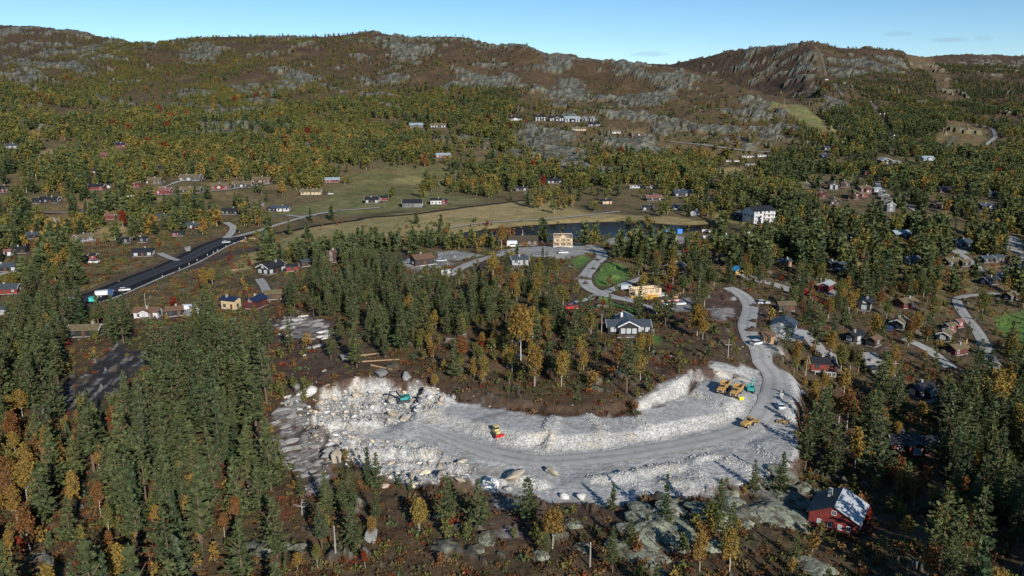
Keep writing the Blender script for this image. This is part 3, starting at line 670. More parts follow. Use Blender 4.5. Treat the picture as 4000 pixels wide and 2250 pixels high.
# broken white rock in the pit
QW = [cast(x, y)[:2] for x, y in QALL]
sl_ = bbox_idx([p[0] for p in QW], [p[1] for p in QW], 10)
sd = poly_sd(QW, GX[sl_], GY[sl_]) + 1.6 * fbm(GX[sl_], GY[sl_], 5, 3, 51)
PIT = layer(); PIT[sl_] = 1 - sstep(-.6, 1.2, sd)
WHITE = np.maximum(WHITE, PIT); BARE = np.maximum(BARE, PIT)
SOIL *= (1 - PIT * .92)
for poly, v in ((PL('V', (1590, 172), (1640, 130), (1800, 160), (1930, 185), (2010, 190), (2060, 290), (1690, 268)), 1.0), (PL('V', (970, 440), (1170, 330), (1390, 225), (1460, 190), (1480, 300), (1470, 395), (1330, 465), (1200, 490), (1060, 570)), .95),
                (PL('V', (2110, 160), (2200, 200), (2360, 330), (2340, 420), (2240, 480), (2180, 380), (2140, 280)), .95), (PL('V', (1920, 10), (1960, 0), (2060, 150), (2010, 180)), .8),
                (PL('Q', (130, 560), (200, 480), (360, 380), (470, 640), (620, 800), (640, 1000), (520, 1190), (420, 1200), (290, 1000), (160, 960)), .62), (PL('Q', (1900, 1180), (2250, 1230), (2200, 1330), (1900, 1340)), .6),
                (PL('B', (1380, 430), (1560, 440), (1700, 520), (1700, 580), (1480, 560), (1420, 500)), .55), (PL(4, (1900, 1220), (2100, 1150), (2350, 1180), (2340, 1290), (2100, 1330), (1960, 1260)), .6),
                (PL('V', (1180, 1150), (1420, 1140), (1640, 1180), (1640, 1240), (1400, 1240)), .7)):
    paint(WHITE, poly, v, 1.2, jit=2.0); paint(BARE, poly, 1, 1.5)
# meadows and lawns
paint(DRY, MEADOW, .95, 5, jit=6)
for poly, v in (([(620, 640), (760, 585), (900, 556), (1060, 540), (1000, 575), (900, 600), (760, 640)], .38), (PL(4, (2230, 335), (2350, 235), (2450, 270), (2490, 385), (2200, 432), (2040, 440), (1850, 430)), .9),
                ([(860, 450), (960, 412), (1100, 415), (1215, 445), (1130, 490), (900, 505), (840, 500)], .6), ([(840, 500), (1130, 490), (1270, 505), (1100, 525), (860, 545)], .85), (PL(4, (330, 960), (520, 1000), (470, 1060), (390, 1050)), .7)):
    paint(GRASS, poly, v, 6, jit=14); paint(BARE, poly, .62 if v < .65 else .85, 4)
for poly in (PL(1, (150, 1160), (330, 1050), (490, 1060), (460, 1130), (250, 1180)), PL(4, (640, 540), (880, 490), (910, 600), (700, 620)), PL(4, (440, 560), (560, 640), (480, 650)), PL(6, (850, 530), (1050, 580), (860, 600)),
             PL(6, (1010, 640), (1240, 640), (1330, 700), (1500, 830), (1400, 830), (1160, 740)), PL(6, (330, 400), (640, 500), (620, 530), (340, 460)), PL(4, (600, 960), (1240, 760), (1290, 770), (700, 990)), ([(1560, 545), (1700, 548), (1800, 556), (1700, 566), (1560, 558)]),
             PL(6, (420, 200), (600, 175), (560, 120), (300, 90), (380, 150)), PL(5, (420, 180), (520, 160), (780, 190), (700, 230), (430, 215))):
    paint(DRY, poly, .8, 4, jit=6); paint(BARE, poly, .9, 3)
for poly in (PL('N', (1290, 880), (1390, 720), (1470, 640), (1650, 630), (1820, 730), (1870, 800), (1840, 860), (1650, 960), (1400, 970)), [(2500, 800), (2576, 780), (2680, 850), (2620, 900), (2560, 892), (2525, 850)],
             PL(5, (2160, 1310), (2330, 1290), (2300, 1350), (2180, 1345)), PL('N', (1000, 600), (1180, 520), (1290, 590), (1220, 690), (1100, 720)), PL(5, (900, 740), (1000, 715), (930, 765)), PL(5, (1900, 1020), (2200, 1120), (2100, 1130), (1900, 1060))):
    paint(LAWN, poly, .9, 1.5, jit=1.2); paint(BARE, poly, 1, 1.5)
paint(GRASS, SKI, .95, 5, jit=5); paint(DRY, SKI, .55, 5, jit=8); paint(BARE, SKI, 1, 4)
for poly in (PL(3, (1040, 320), (1070, 320), (1150, 540), (1090, 540)), PL(3, (2000, 850), (2300, 910), (2330, 970), (2180, 1080), (1900, 1060)), PL(3, (1700, 380), (1760, 370), (2050, 720), (2000, 720))):
    paint(BARE, poly, .9, 5); paint(DRY, poly, .16, 4, jit=6)
for poly in ((PL('R', (2010, 0), (2135, 0), (2135, 130), (2070, 100))),):
    paint(LAWN, poly, .5, 2); paint(BARE, poly, 1, 2)
# dark wet slabs in the pine wood, pale slabs below the pit
DARK = layer()
paint(DARK, PL('L', (180, 520), (330, 340), (550, 190), (700, 80), (880, 110), (900, 210), (650, 390), (420, 480)), 1, 3, jit=4)
paint(BARE, PL('L', (180, 520), (330, 340), (550, 190), (700, 80), (880, 110), (900, 210), (650, 390), (420, 480)), .8, 3)
for poly in (PL('V', (980, 1280), (1250, 1240), (1700, 1200), (2050, 1130), (2200, 1010), (2390, 1080), (2440, 1449), (980, 1449)), PL('B', (1100, 560), (1480, 470), (1720, 560), (1500, 700), (1120, 760))):
    w = paint(BARE, poly, .6, 2)
# loose rock piles and the pit floor
ROCKPILE = PL('Q', (200, 480), (370, 370), (700, 330), (860, 310), (1050, 340), (1330, 330), (1480, 370), (1590, 450), (1300, 560), (1000, 640), (800, 740), (1100, 790), (1450, 830), (1750, 1000), (1700, 1180), (1330, 1150), (1000, 1100), (660, 1000), (500, 760), (380, 600))
rp = [cast(x, y)[:2] for x, y in ROCKPILE]
sl_ = bbox_idx([p[0] for p in rp], [p[1] for p in rp], 6)
sd = poly_sd(rp, GX[sl_], GY[sl_])
pile = 1 - sstep(-2, 3, sd)
PILE = layer(); PILE[sl_] = pile
HT[sl_] += pile * (0.9 * np.abs(fbm(GX[sl_], GY[sl_], 6, 2, 61)) * 1.6 + 0.5 * fbm(GX[sl_], GY[sl_], 2.4, 2, 62))
# jagged cut walls and small spoil
edge = np.abs(np.gradient(HT, axis=1) / np.gradient(YG)[None, :])
near = (GY < 330) & (GY > 90)
HT += near * WHITE * sstep(.25, .8, edge) * 0.55 * fbm(GX, GY, 2.2, 3, 63)
HT += near * (1 - WHITE) * (1 - GRAVEL) * (1 - LAWN) * 0.28 * fbm(GX, GY, 3.2, 3, 64) * (BARE < .98)
# lower bedrock: knolls in the near wood
KN = layer()
for poly, a in ((PL('V', (980, 1280), (1250, 1250), (1700, 1210), (2050, 1130), (2220, 1010), (2390, 1090), (2440, 1449), (980, 1449)), .78), (PL('B', (1100, 560), (1480, 470), (1720, 560), (1500, 700), (1120, 760)), .68),
                (PL('L', (1480, 1250), (1780, 1250), (1800, 1340), (1500, 1340)), .45), (PL('Q', (100, 560), (360, 380), (560, 700), (640, 1000), (420, 1200), (160, 960)), .75), (PL('V', (560, 200), (1000, 180), (1020, 420), (560, 380)), .4),
                (PL('Q', (1650, 420), (2000, 420), (2000, 500), (1700, 500)), .6)):
    w = [cast(x, y)[:2] for x, y in poly]
    sl_ = bbox_idx([p[0] for p in w], [p[1] for p in w], 8)
    KN[sl_] = np.maximum(KN[sl_], a * (1 - sstep(-2, 3, poly_sd(w, GX[sl_], GY[sl_]))))
nearh = 1 - sstep(300, 520, GY)
KN = np.maximum(KN, nearh * .06 * (1 - WHITE))
fk = 0.6 * fbm(U, V * 1.7, 8.5, 3, 101) + 0.4 * ridged(U, V * 2.0, 5, 2, 102)
fk = (fk - fk.mean()) / fk.std()
thr = np.interp(KN, [0, .06, .3, .5, .75, 1], [4, 2.0, 1.0, .4, -.3, -2])
KR = sstep(-.1, .25, fk - thr) * (KN > .02)
HT += KR * (0.35 + 0.35 * np.clip(fk, -1, 2)) * (1 - .6 * WHITE)
ROCK = np.maximum(ROCK, KR)
HT += DARK * 0.5 * ridged(U, V * 3, 6, 2, 103)
# ------------------------------------------------------------------ ground colour from the cover layers
def mixc(C, col, m):
    m = m[..., None] if m.ndim == 2 else m
    return C * (1 - m) + np.array(col) * m
nA = fbm(GX, GY, 26, 4, 21); nB = fbm(GX, GY, 6, 3, 22); nC = fbm(GX, GY, 1.6, 2, 23) * (GY < 420); nD = fbm(GX, GY, 90, 3, 24)
far = sstep(450, 1000, GY)
C = np.zeros((NS, NY, 3)) + np.array((.080, .053, .030))
val = sstep(250, 330, GY) * (1 - sstep(700, 1100, GY))
C = mixc(C, (.140, .108, .050), val * .75)
C = mixc(C, (.046, .046, .018), sstep(-.1, .45, nA) * .8)
C = mixc(C, (.105, .066, .028), sstep(.05, .5, -nB + .3 * nD) * .7)
C = mixc(C, (.040, .028, .018), sstep(.15, .6, nB + .5 * nC) * .55)
C = mixc(C, (.150, .115, .055), sstep(.2, .5, fbm(GX, GY, 7, 3, 49)) * .45 * (1 - far))
C = mixc(C, (.13, .034, .018), sstep(.30, .6, fbm(GX, GY, 11, 3, 25)) * .6 * (1 - far))
# high heath: brown and rust
hi = sstep(900, 1500, GY)
H_ = np.zeros((NS, NY, 3)) + np.array((.066, .041, .025))
H_ = mixc(H_, (.108, .072, .032), sstep(.05, .5, fbm(GX, GY, 60, 4, 26)) * .8)
H_ = mixc(H_, (.042, .027, .020), sstep(.0, .5, fbm(GX, GY, 40, 4, 27)) * .8)
H_ = mixc(H_, (.040, .036, .018), sstep(.2, .6, fbm(GX, GY, 22, 3, 28)) * .5)
C = C * (1 - hi[..., None]) + H_ * hi[..., None]
# dead-grass gaps under the birches
C = mixc(C, (.090, .072, .030), far * (1 - hi) * sstep(-.1, .5, nA) * .6)
clr = GRASS * far
R_ = np.zeros((NS, NY, 3)) + np.array((.165, .170, .132))
R_ = mixc(R_, (.075, .072, .060), sstep(.05, .45, fbm(U, V * 2, 16, 4, 30)) * .85)
R_ = mixc(R_, (.215, .215, .185), sstep(.1, .5, fbm(GX, GY, 10, 3, 31)) * .55)
R_ = mixc(R_, (.040, .036, .030), sstep(.55, .85, ridged(U, V * 2.4, 15, 3, 42)) * .8)
R_ = mixc(R_, (.085, .060, .036), sstep(.15, .4, fbm(U, V * 2, 10, 3, 43)) * .55)
st = sstep(.1, .5, fbm(U * .35, V * 1.6 + U * .0, 9, 3, 32) + .25 * fbm(GX, GY, 60, 2, 33))
R_ = mixc(R_, (.050, .046, .050), st * (.30 + .65 * (ROCK * sstep(.76, .86, rk))))
C = C * (1 - ROCK[..., None]) + R_ * ROCK[..., None]
dk = sstep(.02, .30, fbm(GX + .12 * GY, GY * .16, 2.6, 3, 34)) * sstep(-.3, .2, fbm(GX, GY, 9, 2, 45))
C = mixc(C, (.024, .024, .027), DARK * .95)
C = mixc(C, (.24, .23, .215), DARK * dk * .8)
C = mixc(C, (.085, .058, .030), DARK * sstep(.25, .45, fbm(GX, GY, 5, 3, 46)) * .8)
g1 = fbm(GX, GY, 30, 4, 35)
DR = np.zeros((NS, NY, 3)) + np.array((.30, .225, .10)); DR = mixc(DR, (.19, .165, .062), sstep(-.1, .4, g1) * .7); DR = mixc(DR, (.205, .165, .080), sstep(.1, .5, -g1 + .4 * nB) * .6)
C = C * (1 - DRY[..., None]) + DR * DRY[..., None]
GR = np.zeros((NS, NY, 3)) + np.array((.125, .135, .048)); GR = mixc(GR, (.195, .160, .075), sstep(-.05, .45, g1) * .7); GR = mixc(GR, (.125, .068, .038), far * (1 - hi) * sstep(-.05, .35, fbm(GX, GY, 28, 4, 41)) * .8); GR = mixc(GR, (.050, .078, .020), sstep(.1, .5, nB) * .5)
C = C * (1 - GRASS[..., None] * .9) + GR * GRASS[..., None] * .9
LW = np.zeros((NS, NY, 3)) + np.array((.075, .150, .028)); LW = mixc(LW, (.120, .160, .045), sstep(-.1, .4, nB) * .7); LW = mixc(LW, (.050, .105, .020), sstep(.1, .5, nC) * .5)
C = C * (1 - LAWN[..., None]) + LW * LAWN[..., None]
SL = np.zeros((NS, NY, 3)) + np.array((.062, .040, .030)); SL = mixc(SL, (.110, .078, .055), sstep(-.1, .4, nB + .4 * nC) * .6); SL = mixc(SL, (.090, .038, .022), sstep(.1, .5, nA) * .5); SL = mixc(SL, (.030, .020, .016), sstep(.1, .5, nC) * .5)
sm = np.clip(SOIL * 1.15 + .25 * nB * (SOIL > .05) * (SOIL < .9), 0, 1)
C = C * (1 - sm[..., None]) + SL * sm[..., None]
C = mixc(C, (.34, .33, .31), np.clip(GRAVEL, 0, 1)); C = mixc(C, (.17, .158, .14), GRAVEL * sstep(.1, .5, nB) * .7)
WH = np.zeros((NS, NY, 3)) + np.array((.39, .383, .368)); 
WH = mixc(WH, (.31, .305, .296), sstep(-.05, .4, fbm(GX * .6, GY * 1.3, 9, 4, 36)) * .85)
WH = mixc(WH, (.28, .25, .205), sstep(.18, .55, fbm(GX, GY, 12, 3, 37)) * .7)
WH = mixc(WH, (.48, .475, .455), sstep(.1, .6, nC) * .3)
WH = mixc(WH, (.24, .225, .20), sstep(.12, .5, fbm(GX * .22, GY * 1.2, 3.2, 4, 47)) * .55)
WH = mixc(WH, (.34, .335, .33), sstep(-.1, .3, fbm(GX, GY, 15, 3, 48)) * .6)
steep = np.maximum(sstep(.16, .40, np.abs(np.gradient(HT, axis=1) / np.gradient(YG)[None, :])), BERM)
WH = mixc(WH, (.49, .478, .45), steep * .85)
WH = mixc(WH, (.50, .43, .31), steep * sstep(.05, .5, fbm(GX, GY, 5, 3, 38)) * .6)
# mixed rock and earth where the white layer is partial
wm_ = np.where((WHITE > .05) & (WHITE < .9), sstep(-.35, .25, fbm(GX, GY, 3.6, 3, 39) + (WHITE - .62) * 2.2), WHITE)
part = ((WHITE > .05) & (WHITE < .9) & (GY < 330))
C = np.where(part[..., None], mixc(C, (.085, .055, .042), np.full(GX.shape, .75)), C)
WP = np.where(part[..., None], mixc(WH * .62, (.20, .17, .165), np.full(GX.shape, .5)), WH)
C = C * (1 - wm_[..., None]) + WP * wm_[..., None]
STONE = np.clip(np.maximum(wm_ * (.08 + .92 * np.maximum(steep, PILE)), GRAVEL * .2), 0, 1)
C = np.clip(C, .008, .9)

# ------------------------------------------------------------------ materials
MATS = {}
def mat(name, col=(.5, .5, .5), rough=.8, metal=0.0, noise=None, var=0.0, bump=0.0, bscale=2.0, spec=None):
    if name in MATS: return MATS[name]
    m = bpy.data.materials.new(name); m.use_nodes = True
    nt = m.node_tree; b = nt.nodes['Principled BSDF']
    b.inputs['Roughness'].default_value = rough; b.inputs['Metallic'].default_value = metal
    if spec is not None: b.inputs['Specular IOR Level'].default_value = spec
    rgb = nt.nodes.new('ShaderNodeRGB'); rgb.outputs[0].default_value = (*col, 1)
    out = rgb.outputs[0]
    tc = nt.nodes.new('ShaderNodeTexCoord')
    if noise:
        sca, amt = noise
        n = nt.nodes.new('ShaderNodeTexNoise'); n.inputs['Scale'].default_value = sca; n.inputs['Detail'].default_value = 5; n.inputs['Roughness'].default_value = .65
        nt.links.new(tc.outputs['Object'], n.inputs['Vector'])
        mr = nt.nodes.new('ShaderNodeMapRange'); mr.inputs[1].default_value = .3; mr.inputs[2].default_value = .7
        mr.inputs[3].default_value = 1 - amt; mr.inputs[4].default_value = 1 + amt
        nt.links.new(n.outputs['Fac'], mr.inputs[0])
        mx = nt.nodes.new('ShaderNodeMix'); mx.data_type = 'RGBA'; mx.blend_type = 'MULTIPLY'; mx.inputs[0].default_value = 1
        nt.links.new(out, mx.inputs[6]); nt.links.new(mr.outputs[0], mx.inputs[7]); out = mx.outputs[2]
    if var:
        oi = nt.nodes.new('ShaderNodeObjectInfo')
        hs = nt.nodes.new('ShaderNodeHueSaturation')
        mr = nt.nodes.new('ShaderNodeMapRange'); mr.inputs[3].default_value = 1 - var; mr.inputs[4].default_value = 1 + var
        nt.links.new(oi.outputs['Random'], mr.inputs[0]); nt.links.new(mr.outputs[0], hs.inputs['Value'])
        m2 = nt.nodes.new('ShaderNodeMath'); m2.operation = 'MULTIPLY'; m2.inputs[1].default_value = 7.31
        m3 = nt.nodes.new('ShaderNodeMath'); m3.operation = 'FRACT'
        nt.links.new(oi.outputs['Random'], m2.inputs[0]); nt.links.new(m2.outputs[0], m3.inputs[0])
        m4 = nt.nodes.new('ShaderNodeMapRange'); m4.inputs[3].default_value = .5 - var * .05; m4.inputs[4].default_value = .5 + var * .05
        nt.links.new(m3.outputs[0], m4.inputs[0]); nt.links.new(m4.outputs[0], hs.inputs['Hue'])
        nt.links.new(out, hs.inputs['Color']); out = hs.outputs[0]
    nt.links.new(out, b.inputs['Base Color'])
    if bump:
        n = nt.nodes.new('ShaderNodeTexNoise'); n.inputs['Scale'].default_value = bscale; n.inputs['Detail'].default_value = 4
        nt.links.new(tc.outputs['Object'], n.inputs['Vector'])
        bp = nt.nodes.new('ShaderNodeBump'); bp.inputs['Strength'].default_value = 1; bp.inputs['Distance'].default_value = bump
        nt.links.new(n.outputs['Fac'], bp.inputs['Height']); nt.links.new(bp.outputs[0], b.inputs['Normal'])
    MATS[name] = m
    return m

def ground_material():
    m = bpy.data.materials.new('ground'); m.use_nodes = True
    nt = m.node_tree; b = nt.nodes['Principled BSDF']; L = nt.links.new
    b.inputs['Roughness'].default_value = .92; b.inputs['Specular IOR Level'].default_value = .2
    at = nt.nodes.new('ShaderNodeAttribute'); at.attribute_name = 'cover'
    stn = nt.nodes.new('ShaderNodeAttribute'); stn.attribute_name = 'stone'
    tc = nt.nodes.new('ShaderNodeTexCoord')
    def noise(scale, det=4, rough=.6):
        n = nt.nodes.new('ShaderNodeTexNoise'); n.inputs['Scale'].default_value = scale; n.inputs['Detail'].default_value = det; n.inputs['Roughness'].default_value = rough
        L(tc.outputs['Object'], n.inputs['Vector']); return n
    def mr(src, a, b_, lo, hi):
        n = nt.nodes.new('ShaderNodeMapRange'); n.inputs[1].default_value = a; n.inputs[2].default_value = b_; n.inputs[3].default_value = lo; n.inputs[4].default_value = hi
        L(src, n.inputs[0]); return n.outputs[0]
    def mul(c, f):
        n = nt.nodes.new('ShaderNodeMix'); n.data_type = 'RGBA'; n.blend_type = 'MULTIPLY'; n.inputs[0].default_value = 1
        L(c, n.inputs[6]); L(f, n.inputs[7]); return n.outputs[2]
    c = mul(at.outputs['Color'], mr(noise(.9, 6, .7).outputs['Fac'], .3, .7, .62, 1.38))
    c = mul(c, mr(noise(.11, 4).outputs['Fac'], .3, .7, .8, 1.2))
    # broken stone speckle
    vo = nt.nodes.new('ShaderNodeTexVoronoi'); vo.inputs['Scale'].default_value = 2.3; L(tc.outputs['Object'], vo.inputs['Vector'])
    sp = mr(vo.outputs['Distance'], .1, .75, 1.12, .68)
    mm = nt.nodes.new('ShaderNodeMix'); mm.data_type = 'FLOAT'; L(stn.outputs['Fac'], mm.inputs[0]); mm.inputs[2].default_value = 1.0; L(sp, mm.inputs[3])
    c = mul(c, mm.outputs[0])
    c = mul(c, mr(noise(2.6, 3, .8).outputs['Fac'], .3, .7, .72, 1.28))
    L(c, b.inputs['Base Color'])
    bp = nt.nodes.new('ShaderNodeBump'); bp.inputs['Distance'].default_value = .45; bp.inputs['Strength'].default_value = .7
    hs = nt.nodes.new('ShaderNodeMath'); hs.operation = 'MULTIPLY_ADD'; hs.inputs[1].default_value = -.45
    vs = nt.nodes.new('ShaderNodeMath'); vs.operation = 'MULTIPLY'; L(vo.outputs['Distance'], vs.inputs[0]); L(stn.outputs['Fac'], vs.inputs[1]); L(vs.outputs[0], hs.inputs[0]); L(noise(.8, 6, .7).outputs['Fac'], hs.inputs[2])
    L(hs.outputs[0], bp.inputs['Height'])
    rka = nt.nodes.new('ShaderNodeAttribute'); rka.attribute_name = 'rock'
    n2 = noise(.22, 6, .75); m9 = nt.nodes.new('ShaderNodeMath'); m9.operation = 'MULTIPLY'; L(n2.outputs['Fac'], m9.inputs[0]); L(rka.outputs['Fac'], m9.inputs[1])
    b2 = nt.nodes.new('ShaderNodeBump'); b2.inputs['Distance'].default_value = 4.0; b2.inputs['Strength'].default_value = .9; L(m9.outputs[0], b2.inputs['Height']); L(bp.outputs[0], b2.inputs['Normal']); L(b2.outputs[0], b.inputs['Normal'])
    return m

# ------------------------------------------------------------------ the ground sheet
verts = np.stack([GX, GY, HT], -1).reshape(-1, 3).astype(np.float32)
ii, jj = np.meshgrid(np.arange(NS - 1), np.arange(NY - 1), indexing='ij')
a_ = (ii * NY + jj).ravel()
quads = np.stack([a_, a_ + NY, a_ + NY + 1, a_ + 1], -1).astype(np.int32)
me = bpy.data.meshes.new('ground')
me.vertices.add(len(verts)); me.vertices.foreach_set('co', verts.ravel())
me.loops.add(quads.size); me.loops.foreach_set('vertex_index', quads.ravel())
me.polygons.add(len(quads)); me.polygons.foreach_set('loop_start', np.arange(0, quads.size, 4, dtype=np.int32)); me.polygons.foreach_set('loop_total', np.full(len(quads), 4, np.int32))
me.polygons.foreach_set('use_smooth', (np.repeat(YG[None, :-1], NS - 1, 0).ravel() < 560))
at = me.attributes.new('cover', 'FLOAT_COLOR', 'POINT')
cc = np.ones((NS * NY, 4), np.float32); cc[:, :3] = C.reshape(-1, 3)
at.data.foreach_set('color', cc.ravel())
at = me.attributes.new('stone', 'FLOAT', 'POINT'); at.data.foreach_set('value', STONE.astype(np.float32).ravel())
at = me.attributes.new('rock', 'FLOAT', 'POINT'); at.data.foreach_set('value', (ROCK * hill).astype(np.float32).ravel())
me.update(); me.validate()
me.materials.append(ground_material())
ground = bpy.data.objects.new('ground', me); COL.objects.link(ground)
ground['kind'] = 'structure'; ground['label'] = 'autumn heath, bedrock hills and white quarry floor'; ground['category'] = 'ground'

# ------------------------------------------------------------------ mesh builder
class MB:
    def __init__(s): s.v = []; s.f = []; s.mi = []
    def add(s, v, f, mi=0):
        o = len(s.v); s.v += [tuple(p) for p in v]; s.f += [tuple(i + o for i in q) for q in f]; s.mi += [mi] * len(f)
    def box(s, c, d, rz=0, mi=0, tap=1.0, rx=0, ry=0):
        x, y, z = d[0] / 2, d[1] / 2, d[2] / 2
        v = []
        for dz in (-1, 1):
            k = tap if dz > 0 else 1
            for a, b in ((-1, -1), (1, -1), (1, 1), (-1, 1)):
                v.append(rot((a * x * k, b * y * k, dz * z), rx, ry, rz, c))
        s.add(v, [(3, 2, 1, 0), (4, 5, 6, 7), (0, 1, 5, 4), (1, 2, 6, 5), (2, 3, 7, 6), (3, 0, 4, 7)], mi)
    def cyl(s, a, b, r0, r1=None, n=10, mi=0):
        r1 = r0 if r1 is None else r1
        a = np.array(a, float); b = np.array(b, float); w = b - a; w /= np.linalg.norm(w) + 1e-9
        u = np.cross(w, (0, 0, 1)) if abs(w[2]) < .9 else np.cross(w, (1, 0, 0)); u /= np.linalg.norm(u); t = np.cross(w, u)
        v = []
        for p, r in ((a, r0), (b, r1)):
            for k in range(n):
                q = 2 * pi * k / n; v.append(p + r * (cos(q) * u + sin(q) * t))
        f = [(k, (k + 1) % n, n + (k + 1) % n, n + k) for k in range(n)] + [tuple(range(n - 1, -1, -1)), tuple(range(n, 2 * n))]
        s.add(v, f, mi)
    def prism(s, prof, y0, y1, mi=0, axis='y', off=(0, 0, 0)):     # profile (u,z) swept along an axis
        n = len(prof)
        if axis == 'y': v = [(off[0] + u, off[1] + y0, off[2] + z) for u, z in prof] + [(off[0] + u, off[1] + y1, off[2] + z) for u, z in prof]
        else: v = [(off[0] + y0, off[1] + u, off[2] + z) for u, z in prof] + [(off[0] + y1, off[1] + u, off[2] + z) for u, z in prof]
        f = [(k, (k + 1) % n, n + (k + 1) % n, n + k) for k in range(n)] + [tuple(range(n - 1, -1, -1)), tuple(range(n, 2 * n))]
        s.add(v, f, mi)
    def mesh(s, name, mats, smooth=False):
        m = bpy.data.meshes.new(name); m.from_pydata(s.v, [], s.f)
        for q in (mats if isinstance(mats, (list, tuple)) else [mats]): m.materials.append(q)
        m.polygons.foreach_set('material_index', np.array(s.mi, np.int32))
        if smooth: m.polygons.foreach_set('use_smooth', np.ones(len(s.f), bool))
        m.update(); 
        import bmesh
        b = bmesh.new(); b.from_mesh(m); bmesh.ops.recalc_face_normals(b, faces=b.faces); b.to_mesh(m); b.free()
        return m
    def build(s, name, mats, parent=None, smooth=False):
        o = bpy.data.objects.new(name, s.mesh(name, mats, smooth)); COL.objects.link(o)
        if parent: o.parent = parent
        return o
def rot(p, rx, ry, rz, c=(0, 0, 0)):
    x, y, z = p
    if rx: y, z = y * cos(rx) - z * sin(rx), y * sin(rx) + z * cos(rx)
    if ry: x, z = x * cos(ry) + z * sin(ry), -x * sin(ry) + z * cos(ry)
    if rz: x, y = x * cos(rz) - y * sin(rz), x * sin(rz) + y * cos(rz)
    return (x + c[0], y + c[1], z + c[2])
def tag(o, label, cat, group=None, kind=None):
    o['label'] = label; o['category'] = cat
    if group: o['group'] = group
    if kind: o['kind'] = kind
    return o
def thing(name, loc, rz, label, cat, group=None):
    o = bpy.data.objects.new(name, None); o.empty_display_size = .5; COL.objects.link(o); o.location = loc; o.rotation_euler = (0, 0, rz)
    return tag(o, label, cat, group)
def dup(root, loc, rz, label, group=None, sc_=None):
    r = root.copy(); COL.objects.link(r); r.location = loc; r.rotation_euler = (0, 0, rz); r['label'] = label
    if group: r['group'] = group
    if sc_: r.scale = (sc_,) * 3 if not isinstance(sc_, tuple) else sc_
    for ch in list(root.children):
        c = ch.copy(); COL.objects.link(c); c.parent = r
        for g in ch.children:
            d = g.copy(); COL.objects.link(d); d.parent = c
    return r

# ------------------------------------------------------------------ lake, roads
lm = bpy.data.materials.new('lake_water'); lm.use_nodes = True
b = lm.node_tree.nodes['Principled BSDF']; b.inputs['Base Color'].default_value = (.005, .006, .008, 1); b.inputs['Roughness'].default_value = .10; b.inputs['IOR'].default_value = 1.07
n = lm.node_tree.nodes.new('ShaderNodeTexNoise'); n.inputs['Scale'].default_value = .9
tcn = lm.node_tree.nodes.new('ShaderNodeTexCoord'); lm.node_tree.links.new(tcn.outputs['Object'], n.inputs['Vector'])
bpn = lm.node_tree.nodes.new('ShaderNodeBump'); bpn.inputs['Distance'].default_value = .012; lm.node_tree.links.new(n.outputs['Fac'], bpn.inputs['Height']); lm.node_tree.links.new(bpn.outputs[0], b.inputs['Normal'])
m = MB()
cxl = np.mean([p[0] for p in lake_w]); cyl_ = np.mean([p[1] for p in lake_w])
lw = [(cxl + (x - cxl) * 1.06, cyl_ + (y - cyl_) * 1.2, LAKE_Z) for x, y in lake_w]
m.add([(x, y, LAKE_Z) for x, y, _ in lw] + [(x, y, LAKE_Z - .3) for x, y, _ in lw], [tuple(range(len(lw)))] + [(k, k + len(lw), (k + 1) % len(lw) + len(lw), (k + 1) % len(lw)) for k in range(len(lw))])
o = m.build('lake', lm); o['kind'] = 'structure'; o['label'] = 'dark still lake in the valley'; o['category'] = 'lake'

def road_mat(name, base, rut, rough=.95, amt=.2):
    m = bpy.data.materials.new(name); m.use_nodes = True
    nt = m.node_tree; b = nt.nodes['Principled BSDF']; L = nt.links.new; b.inputs['Roughness'].default_value = rough; b.inputs['Specular IOR Level'].default_value = .12
    uv = nt.nodes.new('ShaderNodeAttribute'); uv.attribute_name = 'across'
    tc = nt.nodes.new('ShaderNodeTexCoord')
    n = nt.nodes.new('ShaderNodeTexNoise'); n.inputs['Scale'].default_value = .5; n.inputs['Detail'].default_value = 6; n.inputs['Roughness'].default_value = .7; L(tc.outputs['Object'], n.inputs['Vector'])
    # wheel tracks: two worn bands, wobbling
    ad = nt.nodes.new('ShaderNodeMath'); ad.operation = 'MULTIPLY_ADD'; ad.inputs[1].default_value = .35; L(n.outputs['Fac'], ad.inputs[0]); L(uv.outputs['Fac'], ad.inputs[2])
    sn = nt.nodes.new('ShaderNodeMath'); sn.operation = 'MULTIPLY'; sn.inputs[1].default_value = 12.0; L(ad.outputs[0], sn.inputs[0])
    si = nt.nodes.new('ShaderNodeMath'); si.operation = 'SINE'; L(sn.outputs[0], si.inputs[0])
    mr = nt.nodes.new('ShaderNodeMapRange'); mr.inputs[1].default_value = -.3; mr.inputs[2].default_value = .9; mr.inputs[3].default_value = 0; mr.inputs[4].default_value = rut[3]; L(si.outputs[0], mr.inputs[0])
    mx = nt.nodes.new('ShaderNodeMix'); mx.data_type = 'RGBA'; mx.inputs[6].default_value = (*base, 1); mx.inputs[7].default_value = (*rut[:3], 1); L(mr.outputs[0], mx.inputs[0])
    m2 = nt.nodes.new('ShaderNodeMapRange'); m2.inputs[1].default_value = .3; m2.inputs[2].default_value = .7; m2.inputs[3].default_value = 1 - amt; m2.inputs[4].default_value = 1 + amt; L(n.outputs['Fac'], m2.inputs[0])
    mu = nt.nodes.new('ShaderNodeMix'); mu.data_type = 'RGBA'; mu.blend_type = 'MULTIPLY'; mu.inputs[0].default_value = 1; L(mx.outputs[2], mu.inputs[6]); L(m2.outputs[0], mu.inputs[7])
    L(mu.outputs[2], b.inputs['Base Color'])
    return m
